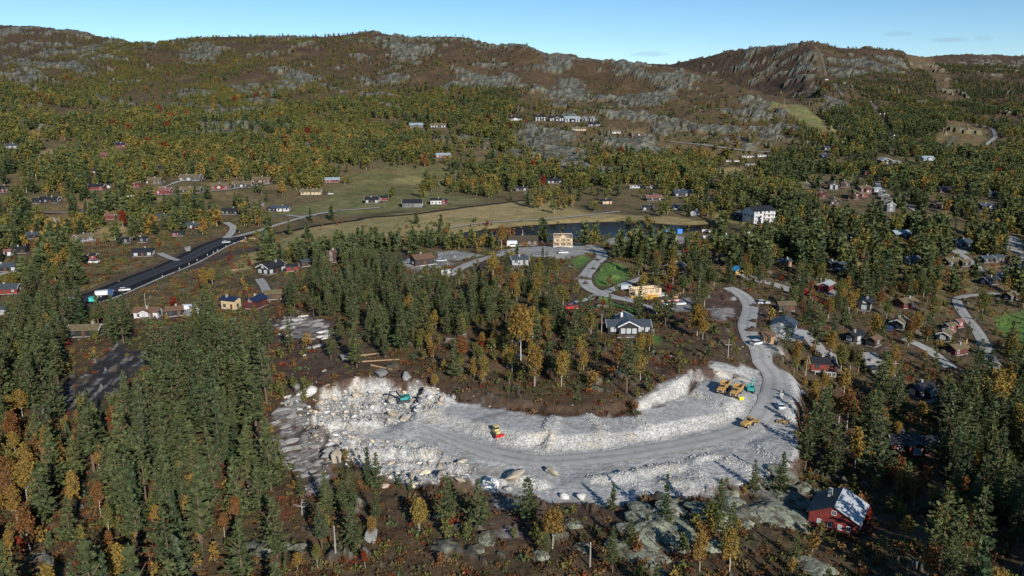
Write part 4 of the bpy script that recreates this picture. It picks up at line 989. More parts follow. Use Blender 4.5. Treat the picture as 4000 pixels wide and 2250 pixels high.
RM = {'asphalt': road_mat('asphalt_worn', (.040, .043, .050), (.026, .028, .034, .7), .95), 'black': road_mat('asphalt_new', (.012, .013, .017), (.010, .011, .014, .4), .95, .15),
      'gravel': road_mat('gravel_road', (.32, .31, .29), (.25, .24, .22, .6)), 'rutted': road_mat('rutted_gravel', (.35, .342, .326), (.25, .24, .22, .65)),
      'track': road_mat('dirt_track', (.13, .115, .095), (.10, .085, .065, .6)), 'white': road_mat('crushed_rock', (.36, .352, .335), (.28, .272, .256, .5)), 'verge': road_mat('verge_gravel', (.36, .35, .33), (.28, .27, .25, .5))}
def strip(name, sp, w0, w1, matl, lift, label):
    t = np.gradient(sp[:, :2], axis=0); t /= np.linalg.norm(t, axis=1)[:, None] + 1e-9
    nrm = np.stack([t[:, 1], -t[:, 0]], -1)
    rr = np.random.default_rng(int(abs(sp[0, 0]) * 10) % 9999)
    v = []; f = []; ac = []
    K = 4
    tap = np.minimum(1, .35 + np.arange(len(sp))[::-1] / 9.0) if 'rutted' in label else np.ones(len(sp))
    for i in range(len(sp)):
        for k in range(K + 1):
            q = (w0 + (w1 - w0) * k / K) * tap[i]
            if k in (0, K): q += rr.normal(0, .10)
            v.append((sp[i, 0] + nrm[i, 0] * q, sp[i, 1] + nrm[i, 1] * q, sp[i, 2] + lift + (0.02 if 0 < k < K else -.05))); ac.append(k / K)
    for i in range(len(sp) - 1):
        for k in range(K):
            a = i * (K + 1) + k; f.append((a, a + 1, a + K + 2, a + K + 1))
    me_ = bpy.data.meshes.new(name); me_.from_pydata(v, [], f); me_.materials.append(matl)
    at_ = me_.attributes.new('across', 'FLOAT', 'POINT'); at_.data.foreach_set('value', np.array(ac, np.float32))
    me_.polygons.foreach_set('use_smooth', np.ones(len(f), bool))
    o = bpy.data.objects.new(name, me_); COL.objects.link(o); o['kind'] = 'structure'; o['label'] = label; o['category'] = 'road'
    return o
SURFL = {'asphalt': 'worn grey asphalt road', 'black': 'fresh black asphalt cycle path across the meadow', 'gravel': 'pale gravel lane', 'rutted': 'rutted grey gravel road', 'track': 'bare earth track', 'white': 'crushed white rock path'}
for (pts, w, surf, nm, lb), sp in zip(ROADS, road_paths):
    lift = 0.10 + 0.00035 * sp[:, 1].mean()
    strip(nm, sp, -w / 2, w / 2, RM[surf], lift, SURFL[surf])
sp = road_paths[0]
strip('road_edge', sp, -7.4, -4.1, RM['black'], .15, 'fresh black asphalt strip along the valley road')
strip('pavement', sp, 4.1, 8.6, RM['black'], .15, 'fresh black asphalt pavement along the valley road')
strip('verge', sp, 8.6, 9.7, RM['verge'], .13, 'pale gravel verge along the pavement')
# ------------------------------------------------------------------ houses
def board_mat(name, col, rough=.75):
    m = bpy.data.materials.new(name); m.use_nodes = True
    nt = m.node_tree; b = nt.nodes['Principled BSDF']; L = nt.links.new; b.inputs['Roughness'].default_value = rough
    tc = nt.nodes.new('ShaderNodeTexCoord'); w = nt.nodes.new('ShaderNodeTexWave'); w.wave_type = 'BANDS'; w.bands_direction = 'Z'; w.inputs['Scale'].default_value = 1.6; w.inputs['Distortion'].default_value = .3
    L(tc.outputs['Object'], w.inputs['Vector'])
    n = nt.nodes.new('ShaderNodeTexNoise'); n.inputs['Scale'].default_value = 1.1; n.inputs['Detail'].default_value = 5; L(tc.outputs['Object'], n.inputs['Vector'])
    mr = nt.nodes.new('ShaderNodeMapRange'); mr.inputs[1].default_value = .3; mr.inputs[2].default_value = .7; mr.inputs[3].default_value = .75; mr.inputs[4].default_value = 1.25; L(n.outputs['Fac'], mr.inputs[0])
    mx = nt.nodes.new('ShaderNodeMix'); mx.data_type = 'RGBA'; mx.blend_type = 'MULTIPLY'; mx.inputs[0].default_value = 1; mx.inputs[6].default_value = (*col, 1); L(mr.outputs[0], mx.inputs[7])
    L(mx.outputs[2], b.inputs['Base Color'])
    bp = nt.nodes.new('ShaderNodeBump'); bp.inputs['Distance'].default_value = .03; L(w.outputs['Fac'], bp.inputs['Height']); L(bp.outputs[0], b.inputs['Normal'])
    return m
WALL = {'black': (.014, .014, .016), 'red': (.18, .022, .018), 'darkred': (.10, .018, .016), 'brown': (.075, .042, .026), 'darkbrown': (.040, .026, .018), 'white': (.52, .51, .50), 'grey': (.13, .13, .13),
        'lightgrey': (.30, .33, .35), 'cream': (.52, .40, .23), 'cedar': (.36, .20, .085), 'redbrown': (.13, .030, .020), 'concrete': (.42, .41, .39), 'bluegrey': (.13, .155, .165)}
WALL = {k: board_mat('wall_' + k, v) for k, v in WALL.items()}
ROOF = {'black': mat('roof_black', (.016, .017, .020), .6, noise=(2, .2)), 'slate': mat('roof_slate', (.050, .062, .075), .5, noise=(1.5, .2)), 'sod': mat('roof_sod', (.115, .090, .048), .95, noise=(1.6, .45), bump=.15, bscale=3),
        'mossroof': mat('roof_moss', (.055, .042, .024), .95, noise=(1.5, .4), bump=.1), 'redroof': mat('roof_red', (.17, .075, .060), .8, noise=(2, .2)), 'brownroof': mat('roof_brown', (.125, .070, .042), .7, noise=(2, .25)),
        'lightblue': mat('roof_pale_blue', (.25, .31, .34), .5, noise=(1.5, .15)), 'navy': mat('roof_navy', (.014, .020, .050), .5, noise=(2, .2)), 'white': mat('roof_white', (.5, .5, .5), .6, noise=(2, .1)),
        'lightgreyroof': mat('roof_light_grey', (.30, .32, .33), .45, noise=(2, .12)), 'flat': mat('roof_flat', (.30, .29, .28), .8, noise=(2, .2)), 'silver': mat('roof_sunlit_silver', (.40, .41, .43), .5, noise=(1.3, .22))}
M_FRAME = mat('window_frame_white', (.58, .58, .565), .5)
M_TRIMB = mat('trim_black', (.02, .02, .022), .5)
M_PANE = mat('window_glass', (.055, .065, .075), .08, spec=.6)
M_PANEW = mat('window_glare_curtain', (.34, .36, .37), .12, spec=.6)  # pale pane colour stands in for reflected sun and sky, and for curtains
M_DOOR = mat('door_paint', (.10, .05, .03), .5)
M_FOUND = mat('foundation_stone', (.26, .25, .24), .9, noise=(2, .3))
M_CHIM = mat('chimney_render', (.30, .29, .27), .9, noise=(3, .2))
M_DECK = mat('deck_boards', (.20, .17, .14), .8, noise=(3, .3))
M_TIMBER = mat('fresh_timber', (.60, .46, .30), .75, noise=(3, .18))
M_OSB = mat('sheathing_board', (.50, .38, .24), .8, noise=(4, .2))
_wm = {}
def window_meshes():
    m = MB()
    for c, d in (((0, 0, .56), (1.1, .10, .10)), ((0, 0, -.56), (1.1, .14, .10)), ((-.51, 0, 0), (.10, .10, 1.02)), ((.51, 0, 0), (.10, .10, 1.02)), ((0, 0, 0), (.07, .08, 1.02))): m.box(c, d)
    _wm['frame'] = m.mesh('window_frame', M_FRAME)
    m = MB()
    for c, d in (((0, 0, .56), (1.1, .10, .10)), ((0, 0, -.56), (1.1, .14, .10)), ((-.51, 0, 0), (.10, .10, 1.02)), ((.51, 0, 0), (.10, .10, 1.02)), ((0, 0, 0), (.07, .08, 1.02))): m.box(c, d)
    _wm['frameb'] = m.mesh('window_frame_dark', M_TRIMB)
    m = MB(); m.box((0, 0.012, 0), (.92, .05, 1.02)); _wm['pane'] = m.mesh('window_pane', M_PANE)
    m = MB(); m.box((0, 0.012, 0), (.92, .05, 1.02)); _wm['panew'] = m.mesh('window_pane_bright', M_PANEW)
    m = MB(); m.box((0, 0, 0), (.95, .09, 2.0)); m.box((.33, -.07, 0), (.05, .06, .14)); _wm['door'] = m.mesh('door', M_DOOR)
window_meshes()
def add_window(root, pos, rz, w, h, bright, dark=False):
    o = bpy.data.objects.new('window', _wm['frameb' if dark else 'frame']); COL.objects.link(o); o.parent = root
    o.location = pos; o.rotation_euler = (0, 0, rz); o.scale = (w / 1.1, 1, h / 1.15)
    p = bpy.data.objects.new('pane', _wm['panew' if bright else 'pane']); COL.objects.link(p); p.parent = o
    return o
def gable(root, cx, cy, L, D, eave, pitch, rz, wall, roof, over=.45, base=-1.2, roofL=None, roofR=None, trim=None, wname='wall', rname='roof', lift=0):
    """gabled volume in root space: ridge along its own x"""
    rh = eave + D / 2 * tan(pitch)
    m = MB(); m.prism([(-D / 2, base), (D / 2, base), (D / 2, eave), (0, rh), (-D / 2, eave)], -L / 2, L / 2, axis='x')
    m.v = [rot(v, 0, 0, rz, (cx, cy, 0)) for v in m.v]; w = m.build(wname, wall, root)
    t = .20; ro = None
    for sgn, rm in ((-1, roofL or roof), (1, roofR or roof)):
        m = MB()
        ye = sgn * (D / 2 + over); ze = eave - over * tan(pitch)
        prof = [(0, rh + .02 + lift), (ye, ze + .02 + lift), (ye, ze + .02 + t + lift), (0, rh + .02 + t * 1.1 + lift)]
        m.prism(prof, -L / 2 - over, L / 2 + over, axis='x')
        m.v = [rot(v, 0, 0, rz, (cx, cy, 0)) for v in m.v]
        o = m.build(rname, rm, root); ro = ro or o
    if trim:
        for e in (-1, 1):
            m = MB()
            for sgn in (-1, 1):
                ye = sgn * (D / 2 + over + .03); ze = eave - over * tan(pitch)
                x0 = e * (L / 2 + over + .03)
                m.prism([(0, rh - .12), (ye, ze - .12), (ye, ze + .26), (0, rh + .28)], x0 - .05, x0 + .05, axis='x')
            m.v = [rot(v, 0, 0, rz, (cx, cy, 0)) for v in m.v]
            m.build('bargeboard', trim, root)
    return w, ro, rh
def chimney(parent, x, y, z, h=1.1):
    m = MB(); m.box((x, y, z + h / 2), (.6, .6, h)); m.box((x, y, z + h + .05), (.75, .75, .12)); m.build('chimney', M_CHIM, parent)
def house(i, rec, pos):
    (c, x, y, w, ang, wall, roof, o, lab) = rec; (cx, cy, z, L, D, a, px_, py_, wp) = pos
    s = o.get('s', 1.0); r = random.Random(i)
    cat = 'shed' if any(t in lab for t in ('shed', 'outhouse', 'hut', 'annex', 'garage', 'boathouse')) else ('barn' if 'barn' in lab else ('wall' if 'wall' in lab.split() and roof == 'flat' else ('cabin' if 'cabin' in lab else 'house')))
    name = {'shed': 'shed', 'barn': 'barn', 'wall': 'foundation_wall', 'cabin': 'cabin', 'house': 'house'}[cat]
    root = thing(name, (cx, cy, z), a, lab, cat)
    eave = 2.45 * s; pitch = radians(o.get('p', 26)); wm = WALL[wall]
    if roof == 'flat':
        m = MB(); m.box((0, 0, eave / 2 - .6), (L, D, eave + 1.2)); m.build('wall', wm, root)
        m = MB(); m.box((0, 0, eave + .1), (L + .3, D + .3, .2)); m.build('roof', ROOF['flat'], root)
        rh = eave; ro = None
    else:
        tr_ = M_FRAME if wall in ('black', 'red', 'grey', 'lightgrey', 'cream') and r.random() < .5 or roof == 'white' else None
        wl, ro, rh = gable(root, 0, 0, L, D, eave, pitch, 0, wm, ROOF[roof], trim=tr_)
        m = MB(); m.box((0, 0, -.5), (L + .12, D + .12, 1.5)); m.build('foundation', M_FOUND, root)
        if o.get('c', 1) and L > 5: chimney(ro, L * r.uniform(-.25, .25), D * .12 * r.choice((-1, 1)), rh - .35)
    far = pos[1] > 900
    bright = bool(o.get('w')); ww, wh = (1.7, 1.5) if bright else (1.1, 1.15)
    sides = [(0, -1, L, D / 2, 0), (0, 1, L, D / 2, pi), (1, 0, D, L / 2, pi / 2), (-1, 0, D, L / 2, -pi / 2)]
    for nx, ny, ln, off, rz in sides:
        wy = nx * sin(a) + ny * cos(a)
        if wy > .25 or off == 0: continue
        n = max(1, int(ln / (3.0 if bright else 2.7))); 
        if o.get('x') and ny == -1: n = max(2, n)
        floors = [1.45] + ([eave - 1.0] if s > 1.5 else [])
        for fl in floors:
            if roof == 'flat' and s < .6: break
            if fl > eave - .3 and roof != 'flat': fl = eave - .75
            for k in range(n):
                q = (k + .5) / n * ln - ln / 2
                if o.get('x') and ny == -1 and abs(q) < ln * .17: continue
                qx, qy = (q, -off - .04) if ny == -1 else ((q, off + .04) if ny == 1 else ((off + .04, q) if nx == 1 else (-off - .04, q)))
                if fl == 1.45 and k == n // 2 and ny == -1 and n > 1:
                    d_ = bpy.data.objects.new('door', _wm['door']); COL.objects.link(d_); d_.parent = root; d_.location = (qx, qy, 1.1); d_.rotation_euler = (0, 0, rz)
                else:
                    add_window(root, (qx, qy, fl), rz, min(ww, ln / n * .75), wh, (bright and r.random() < .75) or r.random() < .15, wall == 'white' or (not bright and r.random() < .5))
        if nx and s >= 1.2 and roof != 'flat':
            add_window(root, ((off + .04) * nx, 0, eave + .35), rz, 1.2, 1.0, bright)
    if o.get('x') and roof != 'flat':
        gw = min(L * .36, 4.2); gl = 1.6
        gable(root, 0, -D / 2 - gl / 2 + .3, gl + .6, gw, eave * .98, pitch, pi / 2, wm, ROOF[roof], over=.35, wname='porch', rname='porch_roof', trim=M_FRAME if bright else None, lift=.03)
        add_window(root, (0, -D / 2 - gl - .06, 1.5), 0, gw * .5, 1.5, True, False)
    if o.get('t'):
        m = MB(); m.box((0, -D / 2 - 1.9, -.15), (L * .9, 3.4, .3)); dk = m.build('terrace', M_DECK, root)
        for k in range(6):
            q = -L * .43 + L * .86 * k / 5
            m = MB(); m.box((q, -D / 2 - 3.5, .45), (.1, .1, 1.1)); m.build('railing_post', M_FRAME, dk)
        m = MB(); m.box((0, -D / 2 - 3.5, 1.0), (L * .88, .08, .12)); m.build('railing', M_FRAME, dk)
    return root
for i, (rec, pos) in enumerate(zip(HOUSES, HPOS)):
    house(i, rec, pos)

def place(c, x, y, back=0.0):
    p = cast(*P(c, x, y)); X, Y = p[0] * (1 + back / p[1]), p[1] + back
    return (X, Y, p[2] if back == 0 else p[2])
# --- near red house, one roof coloured silver for its sunlit slope, black for shade
p = place('R', 1010, 1205, 4.0)
rh_ = thing('house', (p[0], p[1], p[2]), radians(57), 'red gabled house with metal roof coloured silver on sunlit slope, black on shaded slope', 'house')
w_, ro_, rr_ = gable(rh_, 0, 0, 8.6, 9.2, 3.3, radians(27), 0, WALL['red'], ROOF['black'], over=.5, base=-2.5, roofL=ROOF['silver'], roofR=ROOF['black'], wname='wall')
m = MB(); m.box((3.2, -1.2, 3.9), (3.2, 5.4, .22), 0, rx=radians(-27)); 
m = MB(); m.box((1.2, 1.9, rr_ - .9 + .8), (.75, .75, 1.9)); m.build('chimney', mat('chimney_pale', (.50, .46, .38), .9, noise=(3, .2)), ro_)
for q, fl in ((-2.9, 1.6), (-1.3, 1.5), (.6, 1.5), (2.6, 1.6)): add_window(rh_, (-4.34, q, fl), -pi / 2, .8, 1.1, q in (-1.3, 2.6))
add_window(rh_, (-4.34, 0, 4.2), -pi / 2, .9, .9, False)
for q in (-2.4, 0, 2.4): add_window(rh_, (q, -4.64, 1.6), 0, 1.0, 1.1, False)
m = MB(); m.box((-4.36, 1.75, .95), (.08, .95, 2.0)); m.build('door', M_DOOR, rh_)
m = MB(); m.box((.5, -5.6, -.3), (6, 1.9, .3)); m.box((.5, -6.4, .4), (6, .1, 1.2)); m.build('side_deck', WALL['darkred'], rh_)
m = MB(); m.box((-5.6, 1.2, -.45), (2.4, 7.0, .3)); m.build('terrace', M_DECK, rh_)
rh_.scale = (.86, .86, .86)
# --- blue grey house by the quarry road
p = place(6, 830, 1290, 4.4)
bh = thing('house', p, radians(62), 'blue grey two-tone house with slate roof and pale forecourt beside the quarry road', 'house')
flatp = [(p[0] + dx, p[1] + dy) for dx, dy in ((-7, -7), (7, -7), (7, 7), (-7, 7))]
gable(bh, 0, 0, 9.5, 8.2, 3.2, radians(27), 0, WALL['bluegrey'], ROOF['slate'], base=-1.5, trim=None)
for q in (-2.4, 0, 2.4): add_window(bh, (-4.79, q, 1.7), -pi / 2, .9, 1.1, q == 0)
add_window(bh, (-4.79, 0, 4.0), -pi / 2, .9, .9, True)
for q in (-3, 0, 3): add_window(bh, (q, -4.14, 1.7), 0, 1.0, 1.1, False)
m = MB(); m.box((-4.8, -1.2, 1.0), (.1, 1.0, 2.1)); m.build('door', M_FRAME, bh)
m = MB(); m.box((-2, -1, -.1), (16, 14, .25)); m.build('forecourt', mat('forecourt_gravel', (.38, .38, .37), .95, noise=(1.2, .15)), bh)
# --- black house with crossing gables and white trim
p = place(5, 2085, 1285, 4.2)
kh = thing('house', p, radians(0), 'black cross-gabled house with bold white bargeboards above the quarry wood', 'house')
gable(kh, 0, 0, 14.5, 6.4, 2.6, radians(24), 0, WALL['black'], ROOF['slate'], base=-1.6, trim=M_FRAME)
w_, ro_, rr_ = gable(kh, -.4, 1.2, 12.4, 6.6, 3.1, radians(27), pi / 2, WALL['black'], ROOF['slate'], base=-1.6, trim=M_FRAME, wname='cross_wing', rname='cross_roof')
m = MB(); m.box((-1.8, 3.0, rr_ + .1), (.7, .7, 1.8)); m.build('chimney', M_FRAME, ro_)
for q, ww_ in ((-5.6, 1.3), (-4.1, 1.3), (4.0, 1.7), (6.2, 1.4)): add_window(kh, (q, -3.24, 1.5), 0, ww_, 1.4, True)
for q in (-2.3, -.4, 1.5): add_window(kh, (q, -5.04, 1.5), 0, 1.4, 1.6, True)
m = MB(); m.box((-.4, -6.2, -.1), (7.4, 2.2, .3)); dk = m.build('terrace', M_DECK, kh)
m = MB(); m.box((-.4, -7.35, -.6), (8.2, .35, 1.3)); m.build('stone_wall', M_FOUND, kh)
for k in range(6):
    m = MB(); m.box((-3.9 + k * 1.4, -7.2, .55), (.1, .1, 1.0)); m.build('railing_post', M_TRIMB, dk)
kh.scale = (.84, .84, .84); bh.scale = (.82, .82, .82)
# --- white hotel block
p = place(6, 655, 492, 6.5)
ht = thing('hotel', p, radians(20), 'bright white hotel block with black roof and balconies beside the valley road', 'hotel')
gable(ht, 0, 0, 16, 12, 8.0, radians(20), 0, WALL['white'], ROOF['black'], base=-2, over=.6)
for fl in (1.6, 4.2, 6.8):
    for k in range(5):
        add_window(ht, (-6.4 + k * 3.2, -6.04, fl), 0, 1.6, 1.4, k % 2 == 0, True)
    m = MB(); m.box((3.2, -6.7, fl - 1.05), (8, 1.4, .15)); m.box((3.2, -7.35, fl - .5), (8, .06, .9)); m.build('balcony', WALL['white'], ht)
for k in range(3): add_window(ht, (-8.04, -3.5 + 3.5 * k, 4.5), -pi / 2, 1.4, 1.3, False, True)
# --- timber frame house with a central gable
p = place('N', 895, 410, 4.0)
fh = thing('frame_house', p, radians(2), 'two-storey house of bare fresh timber framing with open roof gable', 'house')
L, D, E = 11.4, 7.6, 5.0; fh.scale = (.8, .8, .8)
m = MB(); m.box((0, 0, -.35), (L + .6, D + .6, .7)); m.build('slab', mat('slab_concrete', (.45, .44, .42), .9, noise=(2, .15)), fh)
m = MB(); m.box((0, 0, 2.62), (L - .2, D - .2, .2)); m.build('floor_deck', M_OSB, fh)
for zf in (.12, 2.5, 4.95):
    for sy in (-1, 1):
        m = MB(); m.box((0, sy * D / 2, zf), (L, .22, .22)); m.build('beam', M_TIMBER, fh)
    for sx in (-1, 1):
        m = MB(); m.box((sx * L / 2, 0, zf), (.22, D, .22)); m.build('beam', M_TIMBER, fh)
stm = MB(); stm.box((0, 0, 0), (.20, .20, 2.25)); stm = stm.mesh('stud', M_TIMBER)
def stud(x, y, z, par, sc_=1):
    o = bpy.data.objects.new('stud', stm); COL.objects.link(o); o.parent = par; o.location = (x, y, z); o.scale = (1, 1, sc_)
for fl in (1.32, 3.75):
    for k in range(14):
        xx = -L / 2 + L * k / 13
        stud(xx, -D / 2, fl, fh); stud(xx, D / 2, fl, fh)
    for k in range(1, 8):
        yy = -D / 2 + D * k / 8
        stud(-L / 2, yy, fl, fh); stud(L / 2, yy, fl, fh)
for (x0, x1, z0, z1) in ((-5.7, -4.3, 2.6, 5.0), (-2.0, -1.2, .2, 5.0), (1.6, 2.4, .2, 5.0), (4.3, 5.7, 2.6, 5.0), (-5.7, 5.7, 2.35, 3.05), (-5.7, -2.0, 4.4, 5.0), (2.4, 5.7, 4.4, 5.0)):
    m = MB(); m.box(((x0 + x1) / 2, -D / 2 - .13, (z0 + z1) / 2), (x1 - x0 - .02, .04, z1 - z0 - .02)); m.build('sheathing_panel', M_OSB, fh)
for sx in (-1, 1):
    m = MB(); m.prism([(-D / 2, 5.05), (D / 2, 5.05), (0, 7.2)], sx * (L / 2 + .13) - .03, sx * (L / 2 + .13) + .03, axis='x'); m.box((sx * (L / 2 + .13), 1.2, 3.7), (.05, 4.8, 2.4)); m.build('sheathing_panel', M_OSB, fh)
for k in range(15):
    xx = -L / 2 + L * k / 14; m = MB()
    for sy in (-1, 1):
        m.cyl((xx, sy * (D / 2 + .3), 4.95), (xx, 0, 7.25), .10, .10, 4)
    m.build('rafter', M_TIMBER, fh)
m = MB(); m.box((0, 0, 7.25), (L, .18, .25)); m.build('ridge_beam', M_TIMBER, fh)
m = MB(); m.prism([(-2.4, 5.05), (2.4, 5.05), (0, 7.3)], -D / 2 - .20, -D / 2 - .14); m.build('gable_panel', M_OSB, fh)
for sx in (-1, 1):
    m = MB(); m.cyl((sx * 2.7, -D / 2 - .5, 4.9), (0, -D / 2 - .5, 7.5), .12, .12, 4); m.cyl((sx * 2.4, -D / 2 - .5, 4.9), (sx * 2.4, -D / 2 - .5, -.2), .12, .12, 4); m.build('gable_frame', M_TIMBER, fh)
# --- single-storey wall frames on a slab
p = place('N', 2060, 1105, 2.6)
gh = thing('frame_house', p, radians(19), 'roofless single-storey timber wall frames on a pale slab', 'house')
L, D = 12.5, 6.0; gh.scale = (.8, .8, .8)
m = MB(); m.box((.6, -.6, -.2), (L + 3.2, D + 2.6, .5)); m.build('slab', MATS['slab_concrete'], gh)
for zf in (.18, 2.72):
    for sy in (-1, 0, 1):
        m = MB(); m.box((0, sy * D / 2, zf), (L, .2, .18)); m.build('beam', M_TIMBER, gh)
    for sx in (-1, 0, 1):
        m = MB(); m.box((sx * L / 2, 0, zf), (.2, D - .22, .18)); m.build('beam', M_TIMBER, gh)
for k in range(16):
    for sy in (-1, 1): stud(-L / 2 + L * k / 15, sy * D / 2, 1.45, gh, 1.05)
for k in range(1, 7):
    for sx in (-1, 1): stud(sx * L / 2, -D / 2 + D * k / 7, 1.45, gh, 1.05)
for x0, x1 in ((-6.2, -5.0), (-3.4, -2.6), (-.4, .6), (2.4, 3.4), (5.2, 6.2)):
    m = MB(); m.box(((x0 + x1) / 2, -D / 2 - .12, 1.45), (x1 - x0, .04, 2.3)); m.build('sheathing_panel', M_OSB, gh)
for x0, x1 in ((-5.0, -3.4), (.6, 2.4), (3.4, 5.2)):
    m = MB(); m.box(((x0 + x1) / 2, -D / 2 - .12, .62), (x1 - x0 - .02, .04, .7)); m.build('sheathing_panel', M_OSB, gh)
m = MB(); m.box((0, D / 2 + .12, 1.45), (L, .04, 2.4)); m.build('sheathing_panel', M_OSB, gh)
M_YEL = mat('yellow_formwork', (.55, .31, .04), .6, noise=(2, .15))
for k, (x, y, l, dpt, lab) in enumerate(((1885, 1130, 2.2, 1.6, 'short yellow insulation stack before the wall frames, beside the gravel spur'), (2055, 1150, 7.0, 3.2, 'widest yellow insulation sheet lying before the timber wall frames'),
                                     (2105, 1108, 3.6, 1.4, 'narrow yellow insulation strip close under the timber wall frames'), (2180, 1120, 4.6, 2.2, 'yellow insulation sheet at the slab corner of the timber wall frames'))):
    q = place('N', x, y); m = MB()
    for e in range(3): m.box((.04 * e, .05 * e, .12 + .17 * e), ((l - .1 * e) * .75, (dpt - .08 * e) * .75, .12))
    o = m.build('insulation_stack', M_YEL); o.location = q; o.rotation_euler = (0, 0, radians(19)); tag(o, lab, 'insulation', 'yellow insulation stacks')
# --- formwork ring on the next slab
q = place(5, 2400, 1058); t_ = thing('foundation_form', q, radians(12), 'pink and white foundation formwork ring on the pale gravel pad', 'formwork')
M_PINK = mat('formwork_pink', (.62, .28, .28), .7)
for c_, d_, mm in (((0, -2.4, .3), (8, .3, .6), M_FRAME), ((0, 2.4, .3), (8, .3, .6), M_PINK), ((-3.85, 0, .3), (.3, 4.5, .6), M_PINK), ((3.85, 0, .3), (.3, 4.5, .6), M_FRAME)):
    m = MB(); m.box(c_, d_); m.build('form_side', mm, t_)
# ------------------------------------------------------------------ vehicles and machines
def vpaint(name, c, rough=.35): return mat('paint_' + name, c, rough, noise=(1.6, .22))
PT = {'white': vpaint('white', (.60, .60, .59)), 'black': vpaint('black', (.015, .015, .018)), 'blue': vpaint('blue', (.03, .06, .16)), 'lightblue': vpaint('light_blue', (.38, .48, .54)), 'red': vpaint('red', (.42, .02, .02)),
      'silver': vpaint('silver', (.42, .43, .45)), 'yellow': vpaint('machine_yellow', (.42, .25, .08), .6), 'teal': vpaint('teal', (.03, .27, .24), .55), 'cream': vpaint('pale_yellow', (.55, .42, .16), .6), 'grey': vpaint('grey', (.16, .16, .17))}
M_TYRE = mat('tyre_rubber', (.018, .018, .018), .9); M_STEEL = mat('dark_steel', (.045, .045, .05), .6); M_GLASS = mat('vehicle_glass', (.02, .025, .03), .06, spec=.7)
M_RIM = mat('wheel_rim', (.35, .35, .36), .4); M_TAIL = mat('lamp_red', (.35, .02, .02), .3); M_LAMP = mat('lamp_clear', (.7, .7, .68), .2)
def wheel(root, x, y, r, w, rim=True):
    m = MB(); m.cyl((x, y - w / 2, r), (x, y + w / 2, r), r, r, 14); o = m.build('wheel', M_TYRE, root)
    if rim:
        m = MB(); m.cyl((x, y - w / 2 - .02, r), (x, y + w / 2 + .02, r), r * .55, r * .55, 10); m.build('rim', M_RIM, o)
def car(pos, rz, col, label, kind='estate', sc_=1.0, cat='car', name='parked_car'):
    root = thing(name, pos, rz, label, cat)
    L, Wd = (4.5, 1.8) if kind != 'van' else (5.2, 1.95)
    m = MB()
    if kind == 'van': prof = [(-L / 2, .35), (L / 2, .35), (L / 2, .95), (L / 2 - .75, 1.15), (L / 2 - 1.5, 1.95), (-L / 2 + .05, 2.0), (-L / 2, 1.0)]
    else: prof = [(-L / 2, .35), (L / 2, .35), (L / 2, .72), (L / 2 - .2, .86), (L / 2 - 1.2, .95), (-L / 2 + .1, 1.0), (-L / 2, .8)]
    m.prism(prof, -Wd / 2, Wd / 2); m.build('body', PT[col], root)
    if kind == 'van':
        m = MB(); m.prism([(L / 2 - .78, 1.18), (L / 2 - 1.48, 1.90), (L / 2 - 1.52, 1.90), (L / 2 - .82, 1.18)], -Wd / 2 + .1, Wd / 2 - .1, off=(.04, 0, .02)); m.build('windscreen', M_GLASS, root)
        m = MB(); m.box((L / 2 - 2.1, 0, 1.5), (1.0, Wd + .03, .5)); m.build('side_window', M_GLASS, root)
    else:
        e = -L / 2 + (.15 if kind == 'estate' else .6)
        m = MB(); m.prism([(e, 1.0), (L / 2 - 1.2, .95), (L / 2 - 1.95, 1.46), (e + .35, 1.50)], -Wd / 2 + .12, Wd / 2 - .12); cb = m.build('cabin', M_GLASS, root)
        m = MB(); m.prism([(e + .3, 1.47), (L / 2 - 2.0, 1.44), (L / 2 - 2.05, 1.50), (e + .35, 1.55)], -Wd / 2 + .14, Wd / 2 - .14); m.build('roof', PT[col], root)
    for sx in (-1, 1):
        for sy in (-1, 1): wheel(root, sx * L * .31, sy * (Wd / 2 - .1), .33, .22)
    for sy in (-1, 1):
        m = MB(); m.box((L / 2, sy * .62, .68), (.06, .34, .16)); m.build('headlight', M_LAMP, root)
        m = MB(); m.box((-L / 2, sy * .70, .78), (.06, .26, .22)); m.build('tail_light', M_TAIL, root)
    root.scale = (sc_,) * 3
    return root
def tracks(root, L, gauge, w, h):
    for sy in (-1, 1):
        m = MB(); r = h / 2
        prof = [(-L / 2 + r * (1 + cos(t)) - r, r + r * sin(t)) for t in np.linspace(pi / 2, 3 * pi / 2, 7)] + [(L / 2 - r + r * cos(t) + r - r, r + r * sin(t)) for t in np.linspace(-pi / 2, pi / 2, 7)]
        m.prism(prof, sy * gauge / 2 - w / 2, sy * gauge / 2 + w / 2); m.build('track', M_STEEL, root)
    m = MB(); m.box((0, 0, h * .6), (L * .5, gauge, h * .5)); m.build('undercarriage', M_STEEL, root)
